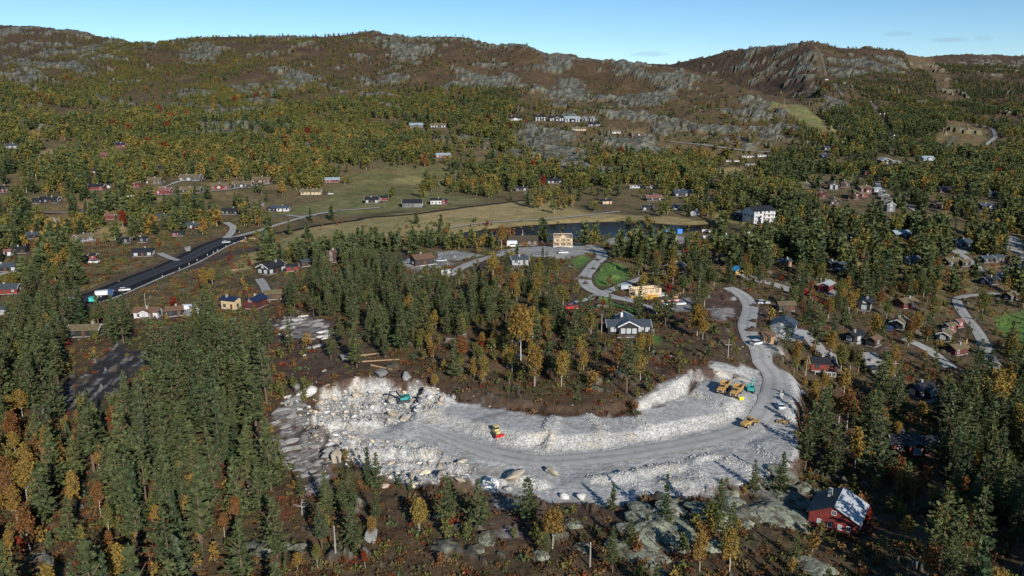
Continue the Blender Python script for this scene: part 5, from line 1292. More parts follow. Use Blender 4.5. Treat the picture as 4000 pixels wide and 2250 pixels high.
def excavator(pos, rz, body, label, turn=0.0, sc_=1.0, boom='black', fold=False):
    root = thing('excavator', pos, rz, label, 'excavator')
    tracks(root, 4.6, 2.6, .65, 1.0)
    def R_(mb): mb.v = [rot(v, 0, 0, turn) for v in mb.v]; return mb
    m = MB(); m.box((-.7, 0, 1.75), (3.9, 2.8, 1.15)); m.box((-2.2, 0, 1.85), (1.2, 2.8, 1.35)); R_(m).build('upper_body', PT[body], root)
    m = MB(); m.box((.55, .85, 2.45), (1.5, 1.05, 1.75), tap=.9); cbo = R_(m).build('cab', PT[body], root)
    m = MB(); m.box((.62, .86, 2.70), (1.48, 1.12, .95), tap=.95); R_(m).build('cab_window', M_GLASS, cbo)
    m = MB(); m.box((-1.0, -.5, 2.42), (1.6, 1.2, .22)); R_(m).build('engine_cover', PT['black'], root)
    bm = PT[boom]
    if fold: pts = [(1.0, 2.0), (2.6, 4.6), (4.6, 4.3), (4.0, 1.2)]
    else: pts = [(1.0, 2.0), (2.8, 4.9), (5.6, 4.6), (6.2, 1.2)]
    m = MB()
    for a, b_, r0, r1 in ((pts[0], pts[1], .30, .36), (pts[1], pts[2], .36, .24)): m.cyl((a[0], -.15, a[1]), (b_[0], -.15, b_[1]), r0, r1, 6)
    R_(m).build('boom', bm, root)
    m = MB(); m.cyl((pts[2][0] - .5, -.15, pts[2][1] + .45), (pts[3][0], -.15, pts[3][1]), .28, .20, 6); R_(m).build('stick', bm, root)
    m = MB(); bx, bz = pts[3]; m.prism([(bx - .9, bz - .9), (bx - .1, bz - 1.1), (bx + .5, bz - .6), (bx + .35, bz + .2), (bx - .1, bz + .25), (bx - .45, bz - .3)], -.85, .55); R_(m).build('bucket', M_STEEL, root)
    m = MB(); m.cyl((1.3, -.15, 1.7), (2.9, -.15, 4.1), .09, .09, 6); m.cyl((3.2, -.15, 5.3), (5.1, -.15, 5.2), .08, .08, 6); R_(m).build('hydraulic_ram', M_RIM, root)
    root.scale = (sc_,) * 3
    return root
def hauler(pos, rz, label, raised=0.0):
    root = thing('articulated_hauler', pos, rz, label, 'dump truck')
    y = PT['yellow']
    m = MB(); m.prism([(1.5, 1.0), (4.9, 1.0), (5.0, 1.5), (4.7, 2.1), (2.9, 2.3), (1.5, 2.2)], -1.15, 1.15); m.build('bonnet', y, root)
    m = MB(); m.box((2.3, 0, 2.75), (1.4, 1.8, 1.35), tap=.86); cbo = m.build('cab', y, root)
    m = MB(); m.box((2.3, 0, 2.85), (1.44, 1.82, .78), tap=.92); m.build('cab_window', M_GLASS, cbo)
    m = MB(); m.box((4.98, 0, 1.55), (.08, 1.5, .7)); m.build('grille', M_STEEL, root)
    m = MB(); m.box((-1.6, 0, 1.15), (6.2, 1.0, .45)); m.build('chassis', M_STEEL, root)
    m = MB()
    # dump body: floor, tapered tail, sides, headboard
    def bed(x0, x1, z0, z1): return [(-4.9, 2.3), (-3.4, 1.5), (1.0, 1.35), (1.25, 2.9), (-4.4, 2.9)]
    for sy in (-1, 1): m.prism(bed(0, 0, 0, 0), sy * 1.45 - .07, sy * 1.45 + .07)
    m.prism([(-4.9, 2.22), (-3.4, 1.42), (1.0, 1.27), (1.0, 1.40), (-3.4, 1.56), (-4.9, 2.36)], -1.4, 1.4)
    m.prism([(1.0, 1.3), (1.14, 1.3), (1.4, 3.25), (1.24, 3.25)], -1.45, 1.45)
    if raised: m.v = [rot((v[0] + 4.2, v[1], v[2] - 1.6), 0, raised, 0, (-4.2, 0, 1.6)) for v in m.v]
    m.build('dump_body', y, root)
    for x in (3.6, -1.5, -3.4):
        for sy in (-1, 1): wheel(root, x, sy * 1.15, .85, .65)
    root.scale = (.66, .66, .66)
    for sy in (-1, 1):
        m = MB(); m.box((3.6, sy * 1.3, 1.85), (2.0, .5, .1)); m.build('mudguard', y, root)
        m = MB(); m.box((4.95, sy * .85, 1.35), (.1, .3, .25)); m.build('headlight', M_LAMP, root)
    return root
def loader(pos, rz, label, sc_=1.0, drum=False):
    root = thing('wheel_loader', pos, rz, label, 'wheel loader')
    y = PT['yellow']
    m = MB(); m.prism([(-3.3, .9), (-.3, .9), (-.3, 2.1), (-2.9, 1.95), (-3.3, 1.6)], -1.0, 1.0); m.build('engine_hood', y, root)
    m = MB(); m.box((.3, 0, 2.3), (1.4, 1.5, 1.7), tap=.88); cbo = m.build('cab', y, root)
    m = MB(); m.box((.3, 0, 2.5), (1.44, 1.54, .9), tap=.93); m.build('cab_window', M_GLASS, cbo)
    m = MB(); m.box((1.4, 0, 1.1), (1.8, 1.3, .8)); m.build('front_frame', y, root)
    for sy in (-1, 1):
        m = MB(); m.cyl((.9, sy * .55, 1.9), (3.3, sy * .55, .8), .16, .13, 6); m.build('lift_arm', y, root)
    m = MB(); m.prism([(3.1, .15), (4.3, .1), (4.35, .2), (3.35, .35), (3.2, 1.2), (3.6, 1.5), (3.5, 1.6), (3.0, 1.3)], -1.45, 1.45); m.build('bucket', y, root)
    for x in (-1.9, 1.4):
        for sy in (-1, 1): wheel(root, x, sy * 1.0, .75, .6)
    root.scale = (sc_,) * 3
    return root
def roller(pos, rz, label):
    root = thing('bulldozer', pos, rz, label, 'bulldozer')
    tracks(root, 3.2, 1.9, .55, .9)
    m = MB(); m.box((-.2, 0, 1.25), (3.0, 1.5, .8)); m.prism([(.3, 1.6), (1.5, 1.5), (1.5, 1.0), (.3, 1.0)], -.7, .7); m.build('body', PT['cream'], root)
    m = MB(); m.box((-.5, 0, 2.3), (1.5, 1.5, 1.4), tap=.92); cbo = m.build('cab', PT['cream'], root)
    m = MB(); m.box((-.5, 0, 2.45), (1.54, 1.54, .65), tap=.97); m.build('cab_window', M_GLASS, cbo)
    m = MB(); m.box((-.5, 0, 3.06), (1.8, 1.8, .14)); m.build('cab_roof', PT['cream'], cbo)
    m = MB(); m.prism([(2.2, .1), (2.35, .1), (2.25, .6), (2.4, 1.15), (2.25, 1.15), (2.05, .6)], -1.6, 1.6); m.build('blade', PT['red'], root)
    m = MB(); m.box((-1.9, 0, .9), (.5, 1.5, .6)); m.build('ripper', PT['red'], root)
    for sy in (-1, 1):
        m = MB(); m.box((1.3, sy * 1.1, .6), (2.0, .14, .2)); m.build('push_arm', PT['red'], root)
    root.scale = (.66, .66, .66)
    return root
def onroad(c, x, y):
    p = cast(*P(c, x, y)); return (p[0], p[1], float(zat(p[0], p[1])) + .04)

excavator(onroad('Q', 1190, 455), radians(200), 'teal', 'teal excavator with black boom digging among the pale rubble', 0, .60)
roller(onroad('Q', 1945, 725), radians(-60), 'pale yellow bulldozer with red blade on the fill terrace')
hauler(onroad('M', 455, 640), radians(-118), 'yellow articulated dump truck parked against the dark soil bank')
hauler(onroad('M', 640, 690), radians(-120), 'yellow articulated dump truck between its twin and the teal excavator')
excavator(onroad('M', 845, 650), radians(70), 'teal', 'small teal excavator with folded boom behind the dump trucks', 0, .55, 'teal', True)
loader(onroad('M', 815, 1140), radians(35), 'yellow wheel loader with raised bucket where the quarry road bends', .66)
loader(onroad('M', 1290, 1105), radians(150), 'small yellow compact loader beside the white boulders', .34)
car(onroad('M', 1245, 880), radians(92), 'lightblue', 'light blue pickup car parked on the quarry road', 'sedan', .8)
q = onroad('M', 700, 775); t_ = thing('roller_drum', (q[0], q[1], q[2]), radians(20), 'bright yellow drum lying in front of the dump trucks', 'drum')
m = MB(); t_.scale = (.65, .65, .65); m.cyl((-.9, 0, .65), (.9, 0, .65), .65, .65, 16); m.build('drum_shell', vpaint('bright_yellow', (.72, .55, .02), .5), t_)
m = MB(); m.cyl((-1.1, 0, .65), (1.1, 0, .65), .12, .12, 8); m.build('axle', M_STEEL, t_)
M_CONC = mat('concrete_block', (.34, .34, .33), .9, noise=(2, .2))
for k, (x, y) in enumerate(((1285, 672), (1272, 708), (1258, 750))):
    q = onroad('M', x, y); m = MB(); m.box((0, 0, .28), (1.0, .5, .56)); m.box((0, 0, .6), (.8, .36, .08)); o = m.build('concrete_block', M_CONC); o.location = q; o.rotation_euler = (0, 0, radians(10))
    tag(o, ['grey concrete block farthest from the light blue car', 'grey concrete block in the middle of the three', 'grey concrete block next to the light blue car'][k], 'concrete block', 'concrete blocks on the quarry road')
# pit drum / stacked culvert frames
for x, y, a, col, kd, lab in ((650, 1352, 30, 'white', 'estate', 'white car parked beside the small timber shed'), (5, 0, 0, None, None, None),):
    if col: car(onroad(6, x, y), radians(a), col, lab, kd)
CARS = [(5, 770, 765, 5, 'silver', 'estate', 'silver car beside the dark brown log house'), (5, 810, 855, 60, 'white', 'van', 'white van on the gravel drive below the log house'), (5, 1630, 708, 5, 'white', 'estate', 'white car parked on the gravel plot below the frame house'),
        (5, 1480, 635, 80, 'black', 'estate', 'black car between the log house and the frame house'), (5, 1525, 640, 80, 'black', 'estate', 'black car close beside the frame house wall'), (4, 1015, 293, 8, 'black', 'estate', 'black car at the fork of the cabin lane'),
        (4, 585, 412, 5, 'blue', 'estate', 'dark blue car on the lane beside the small spruces'), (4, 883, 972, 22, 'white', 'estate', 'white car on the asphalt behind the truck'), (4, 1600, 633, 20, 'silver', 'sedan', 'grey car at the road junction'),
        (4, 1340, 1105, 10, 'white', 'van', 'white van in the yard of the black garage'), (4, 1385, 1108, 40, 'white', 'estate', 'white car next to the yard van'), (4, 1420, 1135, 5, 'white', 'estate', 'white car at the yard edge under the pines'),
        (5, 2085, 965, 5, 'silver', 'van', 'silver van beside the timber wall frames'), (5, 1693, 1100, 10, 'red', 'sedan', 'bright red car under trees below the gravel spur'), (6, 285, 560, 5, 'white', 'van', 'white van in the upper row of the lake car park'),
        (6, 318, 558, 5, 'white', 'estate', 'white car in the upper row of the lake car park'), (6, 292, 605, 5, 'white', 'van', 'white van alone in the lower row of the lake car park'), (6, 430, 600, 80, 'white', 'van', 'white van nose-on beside the camper in the lake car park'),
        (6, 467, 600, 80, 'white', 'estate', 'white car nose-on at the end of the camper row'), (6, 722, 505, 5, 'white', 'estate', 'white car in front of the hotel'), (6, 1165, 540, 5, 'white', 'estate', 'white car under the pines beside the valley road'),
        (6, 1255, 545, 5, 'black', 'estate', 'black car under the pines beside the valley road'), (6, 690, 1065, 5, 'silver', 'estate', 'silver car on the shaded forecourt strip'), (6, 1010, 995, 40, 'red', 'van', 'red and grey van at the foot of the red grey-roofed house'),
        (6, 1780, 1230, 10, 'silver', 'estate', 'silver car beside the mossy-roofed black cabin'), (6, 1585, 1250, 60, 'blue', 'estate', 'dark blue car beside the mossy-roofed black cabin'), (6, 2180, 668, 10, 'white', 'estate', 'white car at the paved yard of the black slope cabin'),
        ('R', 1240, 225, 20, 'black', 'estate', 'black car parked on the wide gravel yard'), (6, 2360, 865, 50, 'white', 'estate', 'white car beside the gravel turning place'), (6, 2515, 815, 40, 'blue', 'estate', 'dark blue car on the gravel turning place'),
        (4, 2340, 290, 5, 'white', 'estate', 'white car below the pale blue roofed cabin'), (6, 135, 700, 80, 'red', 'van', 'red and white van beside the round gravel loop'), (6, 1690, 215, 5, 'white', 'estate', 'white car deep in the pines')]
for c_, x, y, a, col, kd, lab in CARS: car(onroad(c_, x, y), radians(a), col, lab, kd)
# camper and trailers
def trailer(pos, rz, L, Wd, Hh, matl, label, name='caravan', cat='caravan'):
    root = thing(name, pos, rz, label, cat)
    m = MB(); m.prism([(-L / 2, .5), (L / 2 - .3, .5), (L / 2, 1.2), (L / 2 - .2, Hh), (-L / 2 + .15, Hh)], -Wd / 2, Wd / 2); m.build('body', matl, root)
    m = MB(); m.box((0, 0, 1.6), (L * .5, Wd + .04, .5)); m.build('window', M_GLASS, root)
    for sy in (-1, 1): wheel(root, 0, sy * (Wd / 2 - .15), .35, .22)
    m = MB(); m.cyl((L / 2 - .2, 0, .6), (L / 2 + 1.2, 0, .5), .06, .06, 6); m.build('drawbar', M_STEEL, root)
    return root
trailer(onroad(5, 1268, 662), radians(3), 5.2, 2.5, 3.2, PT['white'], 'tall white site caravan beside the mossy-roofed log house')
trailer(onroad(6, 390, 595), radians(2), 6.5, 2.3, 2.8, PT['white'], 'long white camper trailer in the lake car park')
trailer(onroad(6, 605, 588), radians(4), 7.0, 2.4, 2.9, PT['white'], 'white camper at the dark end of the lake car park')
trailer(onroad(4, 888, 310), radians(-4), 12.0, 2.4, 1.6, PT['white'], 'long bright white flat trailer beside the cabin lane', 'flat_trailer', 'trailer')
trailer(onroad(4, 668, 778), radians(-4), 5.0, 2.0, 1.4, PT['white'], 'white boat trailer behind the round pines', 'boat_trailer', 'trailer')
trailer(onroad(6, 905, 690), radians(-2), 9.0, 2.0, 1.2, PT['white'], 'long low white trailer under the valley road pines', 'flat_trailer', 'trailer')
# road works truck
q = onroad(4, 745, 1012); t_ = thing('truck', q, radians(20), 'blue and white asphalt truck standing on the valley road', 'truck')
m = MB(); m.box((2.3, 0, 1.7), (1.9, 2.3, 2.2), tap=.95); cb_ = m.build('cab', PT['blue'], t_)
m = MB(); m.box((3.0, 0, 2.1), (.6, 2.1, .8)); m.build('windscreen', M_GLASS, cb_)
m = MB(); m.prism([(-3.4, .95), (1.1, .95), (1.25, 2.7), (-3.6, 2.6)], -1.2, 1.2); m.build('tipper_body', PT['white'], t_)
m = MB(); m.box((-.5, 0, .8), (6, .9, .3)); m.build('chassis', M_STEEL, t_)
for x in (2.3, -1.4, -2.6):
    for sy in (-1, 1): wheel(t_, x, sy * 1.05, .5, .35)
def crate(pos, rz, d, matl, lab, name, cat, group=None):
    root = thing(name, pos, rz, lab, cat, group)
    m = MB(); m.box((0, 0, d[2] / 2), d); m.build('shell', matl, root)
    n_ = int(d[0] / .5)
    m = MB()
    for k in range(n_): m.box((-d[0] / 2 + (k + .5) * d[0] / n_, 0, d[2] / 2), (.12, d[1] + .08, d[2] * .9))
    m.build('ribs', matl, root)
    m = MB(); m.box((0, 0, d[2] + .04), (d[0] + .06, d[1] + .06, .08)); m.build('lid', matl, root)
    return root
M_CB = mat('container_blue', (.03, .20, .55), .5, noise=(2, .15)); M_CT = mat('container_teal', (.04, .42, .38), .5, noise=(2, .15))
crate(onroad(4, 658, 1045), radians(18), (2.6, 2.2, 1.7), M_CT, 'teal steel skip at the asphalt road end', 'skip', 'skip')
crate(onroad(6, 12, 570), radians(4), (3.2, 2.4, 2.6), M_CB, 'bright blue container alone on the lake gravel', 'container', 'container')
crate(onroad(6, 97, 565), radians(4), (3.0, 2.4, 2.6), M_CB, 'blue container beside the lake pine', 'container', 'container')
crate(onroad(6, 42, 618), radians(4), (5.0, 2.4, 2.6), mat('kiosk_yellow', (.70, .62, .20), .5, noise=(1, .2)), 'yellow and pale blue kiosk box on the lake gravel', 'kiosk', 'kiosk')
t_ = crate(onroad(6, 515, 850), radians(20), (5.0, 3.0, 1.8), mat('wood_box', (.45, .28, .10), .7), 'timber store under a bright blue tarpaulin', 'covered_store', 'store')
m = MB(); m.prism([(-2.8, 1.5), (0, 3.0), (2.8, 1.5), (2.8, 1.8), (0, 3.25), (-2.8, 1.8)], -1.8, 1.8); m.build('tarpaulin', mat('tarpaulin_blue', (.03, .30, .62), .4), t_)
# orange digger by the lower right cabins, orange post machine on the plot, road machines
excavator(onroad(6, 2120, 1385), radians(60), 'yellow', 'orange yellow excavator with raised arm beside the grass-roofed cabins', 0, .62, 'yellow', True)
excavator(onroad('N', 2500, 1145), radians(10), 'yellow', 'orange mini excavator on the pale gravel pad', 0, .40, 'yellow', True)
loader(onroad(4, 1790, 612), radians(10), 'orange road machine at the meadow end of the black asphalt', .7)
loader(onroad(4, 1725, 628), radians(10), 'little loader behind the orange road machine', .5)
# bollards along the pavement
M_BOL = mat('bollard', (.40, .39, .38), .7)
for k, (x, y) in enumerate(((1150, 875), (1270, 820), (1338, 788), (1395, 760), (1468, 722), (1540, 690), (1600, 662), (1655, 640), (1510, 705), (1735, 600))):
    q = onroad(4, x, y); m = MB(); m.cyl((0, 0, 0), (0, 0, .8), .22, .18, 10); m.cyl((0, 0, .8), (0, 0, .92), .22, .19, 10); o = m.build('bollard', M_BOL); o.location = q
    tag(o, 'short pale bollard on the new black pavement', 'bollard', 'bollards along the new pavement')
# ------------------------------------------------------------------ poles, lamps, signs, fences
M_POLE = mat('pole_wood', (.26, .23, .20), .9, noise=(2, .2)); M_GALV = mat('galvanised_steel', (.42, .43, .43), .5)
def pole(c, x, y, hp, lab, head=None, name='utility_pole', cat='pole', group=None):
    p = onroad(c, x, y); zc_ = p[1] * cos(PITCH) - (p[2] - CAMZ) * sin(PITCH); h = hp * CROP[c][2] / F * zc_
    h = max(h, 4)
    root = thing(name, p, 0, lab, cat, group)
    wd = .13 if p[1] < 400 else .20
    m = MB(); m.cyl((0, 0, -.4), (0, 0, h), wd * 1.2, wd * .8, 8); m.build('shaft', M_POLE if head != 'lamp' else M_GALV, root)
    if head == 'lamp':
        m = MB(); m.box((0, -.3, h + .3), (1.5, .8, .9)); m.build('lamp_head', M_LAMP, root)
        m = MB(); m.box((0, -.1, h - .2), (2.0, .2, .2)); m.build('bracket', M_GALV, root)
    elif head == 'arm':
        m = MB(); m.box((0, 0, h - .5), (1.8, .14, .16)); a = m.build('crossarm', M_POLE, root)
        for e in (-.75, 0, .75):
            m = MB(); m.cyl((e, 0, h - .42), (e, 0, h - .2), .06, .05, 6); m.build('insulator', M_STEEL, a)
    else:
        m = MB(); m.cyl((0, 0, h), (0, 0, h + .12), wd * .8, wd * .3, 8); m.build('cap', M_GALV, root)
    return root
for c_, x, y, hp, lab in ((5, 1900, 1285, 155, 'plain grey pole beside the cross-gabled black house'), (4, 1030, 1078, 88, 'grey pole rising behind the rusty-roofed white cabin'), ('V', 1745, 98, 100, 'wooden pole on the heath above the white rock face'),
                          ('V', 2372, 272, 160, 'pale pole in front of the red cabin with black roof'), ('B', 500, 660, 180, 'bleached bare pole on the heath among orange birches'), ('B', 2100, 750, 170, 'bleached bare pole beside the mossy outcrops'),
                          (5, 1360, 328, 65, 'pole at the meadow end of the black path'), ('R', 1362, 260, 90, 'wooden pole at the lower edge of the gravel yard'), ('R', 372, 130, 95, 'thin pole above the soil bank of the pit'), ('L', 1215, 310, 105, 'bare grey pole among the tall stand pines'),
                          (5, 1343, 600, 60, 'flag pole behind the mossy-roofed log house'), (6, 2175, 1265, 95, 'lamp-less pole beside the curved lane'), (6, 183, 660, 110, 'pole beside the lake car park')):
    pole(c_, x, y, hp, lab, 'arm' if 'wooden' in lab else None)
for k, (x, y, hp) in enumerate(((1450, 742, 22), (1480, 742, 22), (1513, 845, 38), (1543, 848, 40), (1612, 995, 36), (1605, 1022, 14), (900, 815, 35), (1113, 965, 36), (1243, 920, 36), (1295, 970, 46), (1075, 800, 40), (1128, 830, 35), (1015, 755, 40), (838, 735, 35), (1240, 650, 40), (1210, 610, 22), (2052, 830, 16), (1735, 615, 20), (1655, 570, 20))):
    pole(3, x, y, hp, 'floodlight mast with pale head beside the ski track' if k < 6 else 'slim lift pylon beside the ski slope', 'lamp' if k < 6 else None, 'floodlight_mast' if k < 6 else 'lift_pylon', 'mast' if k < 6 else 'pylon', 'floodlight masts on the ski track' if k < 6 else 'slim pylons on the ski hill')
q = onroad(6, 1245, 690); t_ = thing('road_sign', q, 0, 'white two-legged sign on the cleared bank below the valley road', 'sign')
for sx in (-1, 1):
    m = MB(); m.cyl((sx * 1.3, 0, -.2), (sx * 1.3, 0, 6.2), .12, .12, 8); m.build('leg', M_GALV, t_)
m = MB(); m.box((0, 0, 6.5), (3.4, .12, 1.0)); m.build('board', M_FRAME, t_)
# guard rail by the valley road
t_ = None
rp_ = spline(np.array([cast(*P(6, x, y)) for x, y in ((1060, 612), (1200, 606), (1340, 592))]), 4.0)
t_ = thing('guard_rail', (rp_[0][0], rp_[0][1], rp_[0][2]), 0, 'pale steel guard rail along the valley road bend', 'guard rail')
for k in range(len(rp_) - 1):
    a = rp_[k] - rp_[0]; b_ = rp_[k + 1] - rp_[0]; a[2] = zat(rp_[k][0], rp_[k][1]) - rp_[0][2]; b_[2] = zat(rp_[k + 1][0], rp_[k + 1][1]) - rp_[0][2]
    m = MB(); m.cyl((a[0], a[1] - 3.6, a[2] + .9), (b_[0], b_[1] - 3.6, b_[2] + .9), .28, .28, 6); m.build('rail', M_GALV, t_)
    m = MB(); m.cyl((a[0], a[1] - 3.6, a[2] - .4), (a[0], a[1] - 3.6, a[2] + .9), .09, .09, 6); m.build('post', M_GALV, t_)
# felled logs
for k, (x0, y0, x1, y1) in enumerate(((830, 90, 1060, 62), (830, 138, 1160, 118), (930, 165, 1100, 200), (560, 330, 640, 345))):
    a = np.array(cast(*P('Q', x0, y0))); b_ = np.array(cast(*P('Q', x1, y1))); a[2] = zat(a[0], a[1]) + .25; b_[2] = zat(b_[0], b_[1]) + .25
    m = MB(); m.cyl((0, 0, 0), b_ - a, .26, .15, 8); o = m.build('felled_log', mat('felled_wood', (.30, .19, .11), .9, noise=(2, .25))); o.location = a
    tag(o, 'felled pine log lying on the brushy ground above the pit', 'log', 'felled logs above the pit')
# ------------------------------------------------------------------ trees
def leaf_mat(name, stops, trans=.28):
    m = bpy.data.materials.new(name); m.use_nodes = True
    nt = m.node_tree; L = nt.links.new
    for n in list(nt.nodes):
        if n.type == 'BSDF_PRINCIPLED': nt.nodes.remove(n)
    out = [n for n in nt.nodes if n.type == 'OUTPUT_MATERIAL'][0]
    oi = nt.nodes.new('ShaderNodeObjectInfo'); cr = nt.nodes.new('ShaderNodeValToRGB')
    e = cr.color_ramp.elements
    while len(e) < len(stops): e.new(.5)
    for k, (p, c) in enumerate(stops): e[k].position = p; e[k].color = (*c, 1)
    L(oi.outputs['Random'], cr.inputs[0])
    tc = nt.nodes.new('ShaderNodeTexCoord'); n = nt.nodes.new('ShaderNodeTexNoise'); n.inputs['Scale'].default_value = 1.3; n.inputs['Detail'].default_value = 3
    L(tc.outputs['Object'], n.inputs['Vector'])
    mr = nt.nodes.new('ShaderNodeMapRange'); mr.inputs[1].default_value = .3; mr.inputs[2].default_value = .7; mr.inputs[3].default_value = .68; mr.inputs[4].default_value = 1.32; L(n.outputs['Fac'], mr.inputs[0])
    mu = nt.nodes.new('ShaderNodeMix'); mu.data_type = 'RGBA'; mu.blend_type = 'MULTIPLY'; mu.inputs[0].default_value = 1; L(cr.outputs[0], mu.inputs[6]); L(mr.outputs[0], mu.inputs[7])
    d = nt.nodes.new('ShaderNodeBsdfDiffuse'); t = nt.nodes.new('ShaderNodeBsdfTranslucent'); mx = nt.nodes.new('ShaderNodeMixShader'); mx.inputs[0].default_value = trans
    L(mu.outputs[2], d.inputs[0]); L(mu.outputs[2], t.inputs[0]); L(d.outputs[0], mx.inputs[1]); L(t.outputs[0], mx.inputs[2]); L(mx.outputs[0], out.inputs[0])
    return m
LEAF = {
    'pine': leaf_mat('pine_needles', [(0, (.082, .104, .046)), (.5, (.100, .122, .054)), (.85, (.118, .134, .052)), (1, (.092, .114, .062))], .25),
    'spruce': leaf_mat('spruce_needles', [(0, (.048, .072, .036)), (1, (.066, .088, .044))], .2),
    'gold': leaf_mat('birch_leaves_gold', [(0, (.24, .145, .042)), (.5, (.28, .180, .050)), (1, (.26, .19, .050))]),
    'olive': leaf_mat('birch_leaves_olive', [(0, (.105, .118, .040)), (.35, (.135, .138, .042)), (.7, (.160, .145, .044)), (.9, (.185, .148, .042)), (1, (.095, .112, .042))]),
    'orange': leaf_mat('birch_leaves_orange', [(0, (.20, .090, .036)), (1, (.20, .105, .040))]),
    'red': leaf_mat('rowan_leaves_red', [(0, (.17, .020, .016)), (1, (.22, .045, .020))]),
    'heath': leaf_mat('heather_twigs', [(0, (.060, .036, .022)), (.25, (.110, .055, .026)), (.45, (.066, .072, .030)), (.65, (.165, .115, .050)), (.85, (.150, .066, .026)), (1, (.190, .040, .022))], .1),
}
BARK = {'pine': mat('pine_bark', (.12, .075, .052), .9, noise=(3, .3)), 'birch': mat('birch_bark', (.42, .39, .34), .8, noise=(4, .35)), 'dead': mat('dead_wood', (.30, .28, .26), .9, noise=(4, .3))}

def diamond(V, Fc, p, dirv, side, ln, wd):
    o = len(V)
    V += [p, p + dirv * ln * .45 + side * wd * .5, p + dirv * ln, p + dirv * ln * .5 - side * wd * .5]
    Fc.append((o, o + 1, o + 2, o + 3))

def rand_unit(r):
    v = r.normal(size=3); return v / np.linalg.norm(v)

def make_mesh(name, V, Fc, matl):
    m = bpy.data.meshes.new(name); m.from_pydata([tuple(v) for v in V], [], Fc); m.materials.append(matl); m.update(); return m

def conifer(seed, h, R, base, whorls, nb, ncl, size, drop=.0, round_=.75, lop=0.0):
    r = np.random.default_rng(seed); V = []; Fc = []
    for i in range(whorls):
        t = (i + r.uniform(-.3, .3)) / whorls; t = min(max(t, 0), .99)
        z = h * (base + (1 - base) * t)
        rad = R * (1 - t) ** round_ * (0.55 + .45 * min(1, t / .14)) * r.uniform(.78, 1.15) + .12
        k = max(3, int(nb * (1 - .5 * t)))
        a0 = r.uniform(0, 2 * pi)
        for b in range(3):
            q = r.uniform(.15, .45) * rad; a = r.uniform(0, 2 * pi); p = np.array((cos(a) * q, sin(a) * q, z + r.uniform(-.3, .3)))
            for e in range(2):
                dv = rand_unit(r); sd_ = np.cross(dv, rand_unit(r)); sd_ /= np.linalg.norm(sd_) + 1e-9
                diamond(V, Fc, p, dv, sd_, size * .9, size * .7)
        for b in range(k):
            if r.uniform() < .10 + lop * .25: continue
            a = a0 + 2 * pi * b / k + r.uniform(-.3, .3); rr = rad * r.uniform(.6, 1.12) * (1 - lop * .6 * max(0, cos(a - seed)))
            up = r.uniform(-.05, .35) - drop
            d = np.array((cos(a), sin(a), up)); d /= np.linalg.norm(d)
            n = max(1, int(round(ncl * (rr / R) + .8)))
            for c in range(n):
                q = (c + 1) / n * r.uniform(.75, 1.0)
                p = np.array((0, 0, z)) + d * rr * q + r.normal(0, .08, 3)
                for e in range(4):
                    dv = d * .9 + np.array((0, 0, .22)) + r.normal(0, .36, 3); dv /= np.linalg.norm(dv)
                    sd_ = np.cross(dv, np.array((0, 0, 1.)) + r.normal(0, .45, 3)); sd_ /= np.linalg.norm(sd_) + 1e-9
                    s_ = size * r.uniform(.7, 1.25) * (.6 + .4 * (1 - t))
                    diamond(V, Fc, p - dv * s_ * .5, dv, sd_, s_, s_ * .60)
    for e in range(5):
        dv = np.array((r.normal(0, .25), r.normal(0, .25), 1.)); sd_ = np.cross(dv, rand_unit(r)); sd_ /= np.linalg.norm(sd_)
        diamond(V, Fc, np.array((0, 0, h * .94)), dv, sd_, h * .07, size * .4)
    return V, Fc

def trunk_mesh(name, h, r0, matl, forks=0, seed=0, top=.93):
    r = random.Random(seed); m = MB()
    pts = [(0, 0, -.5)]; n = 4
    for k in range(1, n + 1):
        pts.append((r.uniform(-.12, .12) * k / n, r.uniform(-.12, .12) * k / n, h * top * k / n))
    for k in range(n):
        m.cyl(pts[k], pts[k + 1], r0 * (1 - k / n * .9), r0 * (1 - (k + 1) / n * .9), 6)
    for k in range(forks):
        z = h * r.uniform(.28, .6); a = r.uniform(0, 2 * pi); l = h * r.uniform(.16, .30)
        m.cyl((0, 0, z), (cos(a) * l * .55, sin(a) * l * .55, z + l), r0 * .45, r0 * .12, 5)
    return m.mesh(name, matl)

def broadleaf(seed, h, R, base, ncl, size, per=3, gap=.0):
    r = np.random.default_rng(seed); V = []; Fc = []
    lobes = [(np.array((r.uniform(-.35, .35) * R, r.uniform(-.35, .35) * R, h * (base + (1 - base) * r.uniform(.15, .85)))), R * r.uniform(.45, .75)) for _ in range(8)]
    lobes.append((np.array((0, 0, h * (base + (1 - base) * .5))), R * .8)); lobes.append((np.array((0, 0, h * .88)), R * .4))
    for i in range(ncl):
        c, rr = lobes[r.integers(len(lobes))]
        d = rand_unit(r) * np.array((1, 1, 1.35)); p = c + d * rr * r.uniform(.35, 1.0) ** .6
        p[2] = min(max(p[2], h * base * .8), h)
        for e in range(per):
            dv = rand_unit(r); sd_ = np.cross(dv, rand_unit(r)); sd_ /= np.linalg.norm(sd_) + 1e-9
            s_ = size * r.uniform(.6, 1.25)
            diamond(V, Fc, p + r.normal(0, size * .45, 3), dv, sd_, s_, s_ * .75)
    return V, Fc

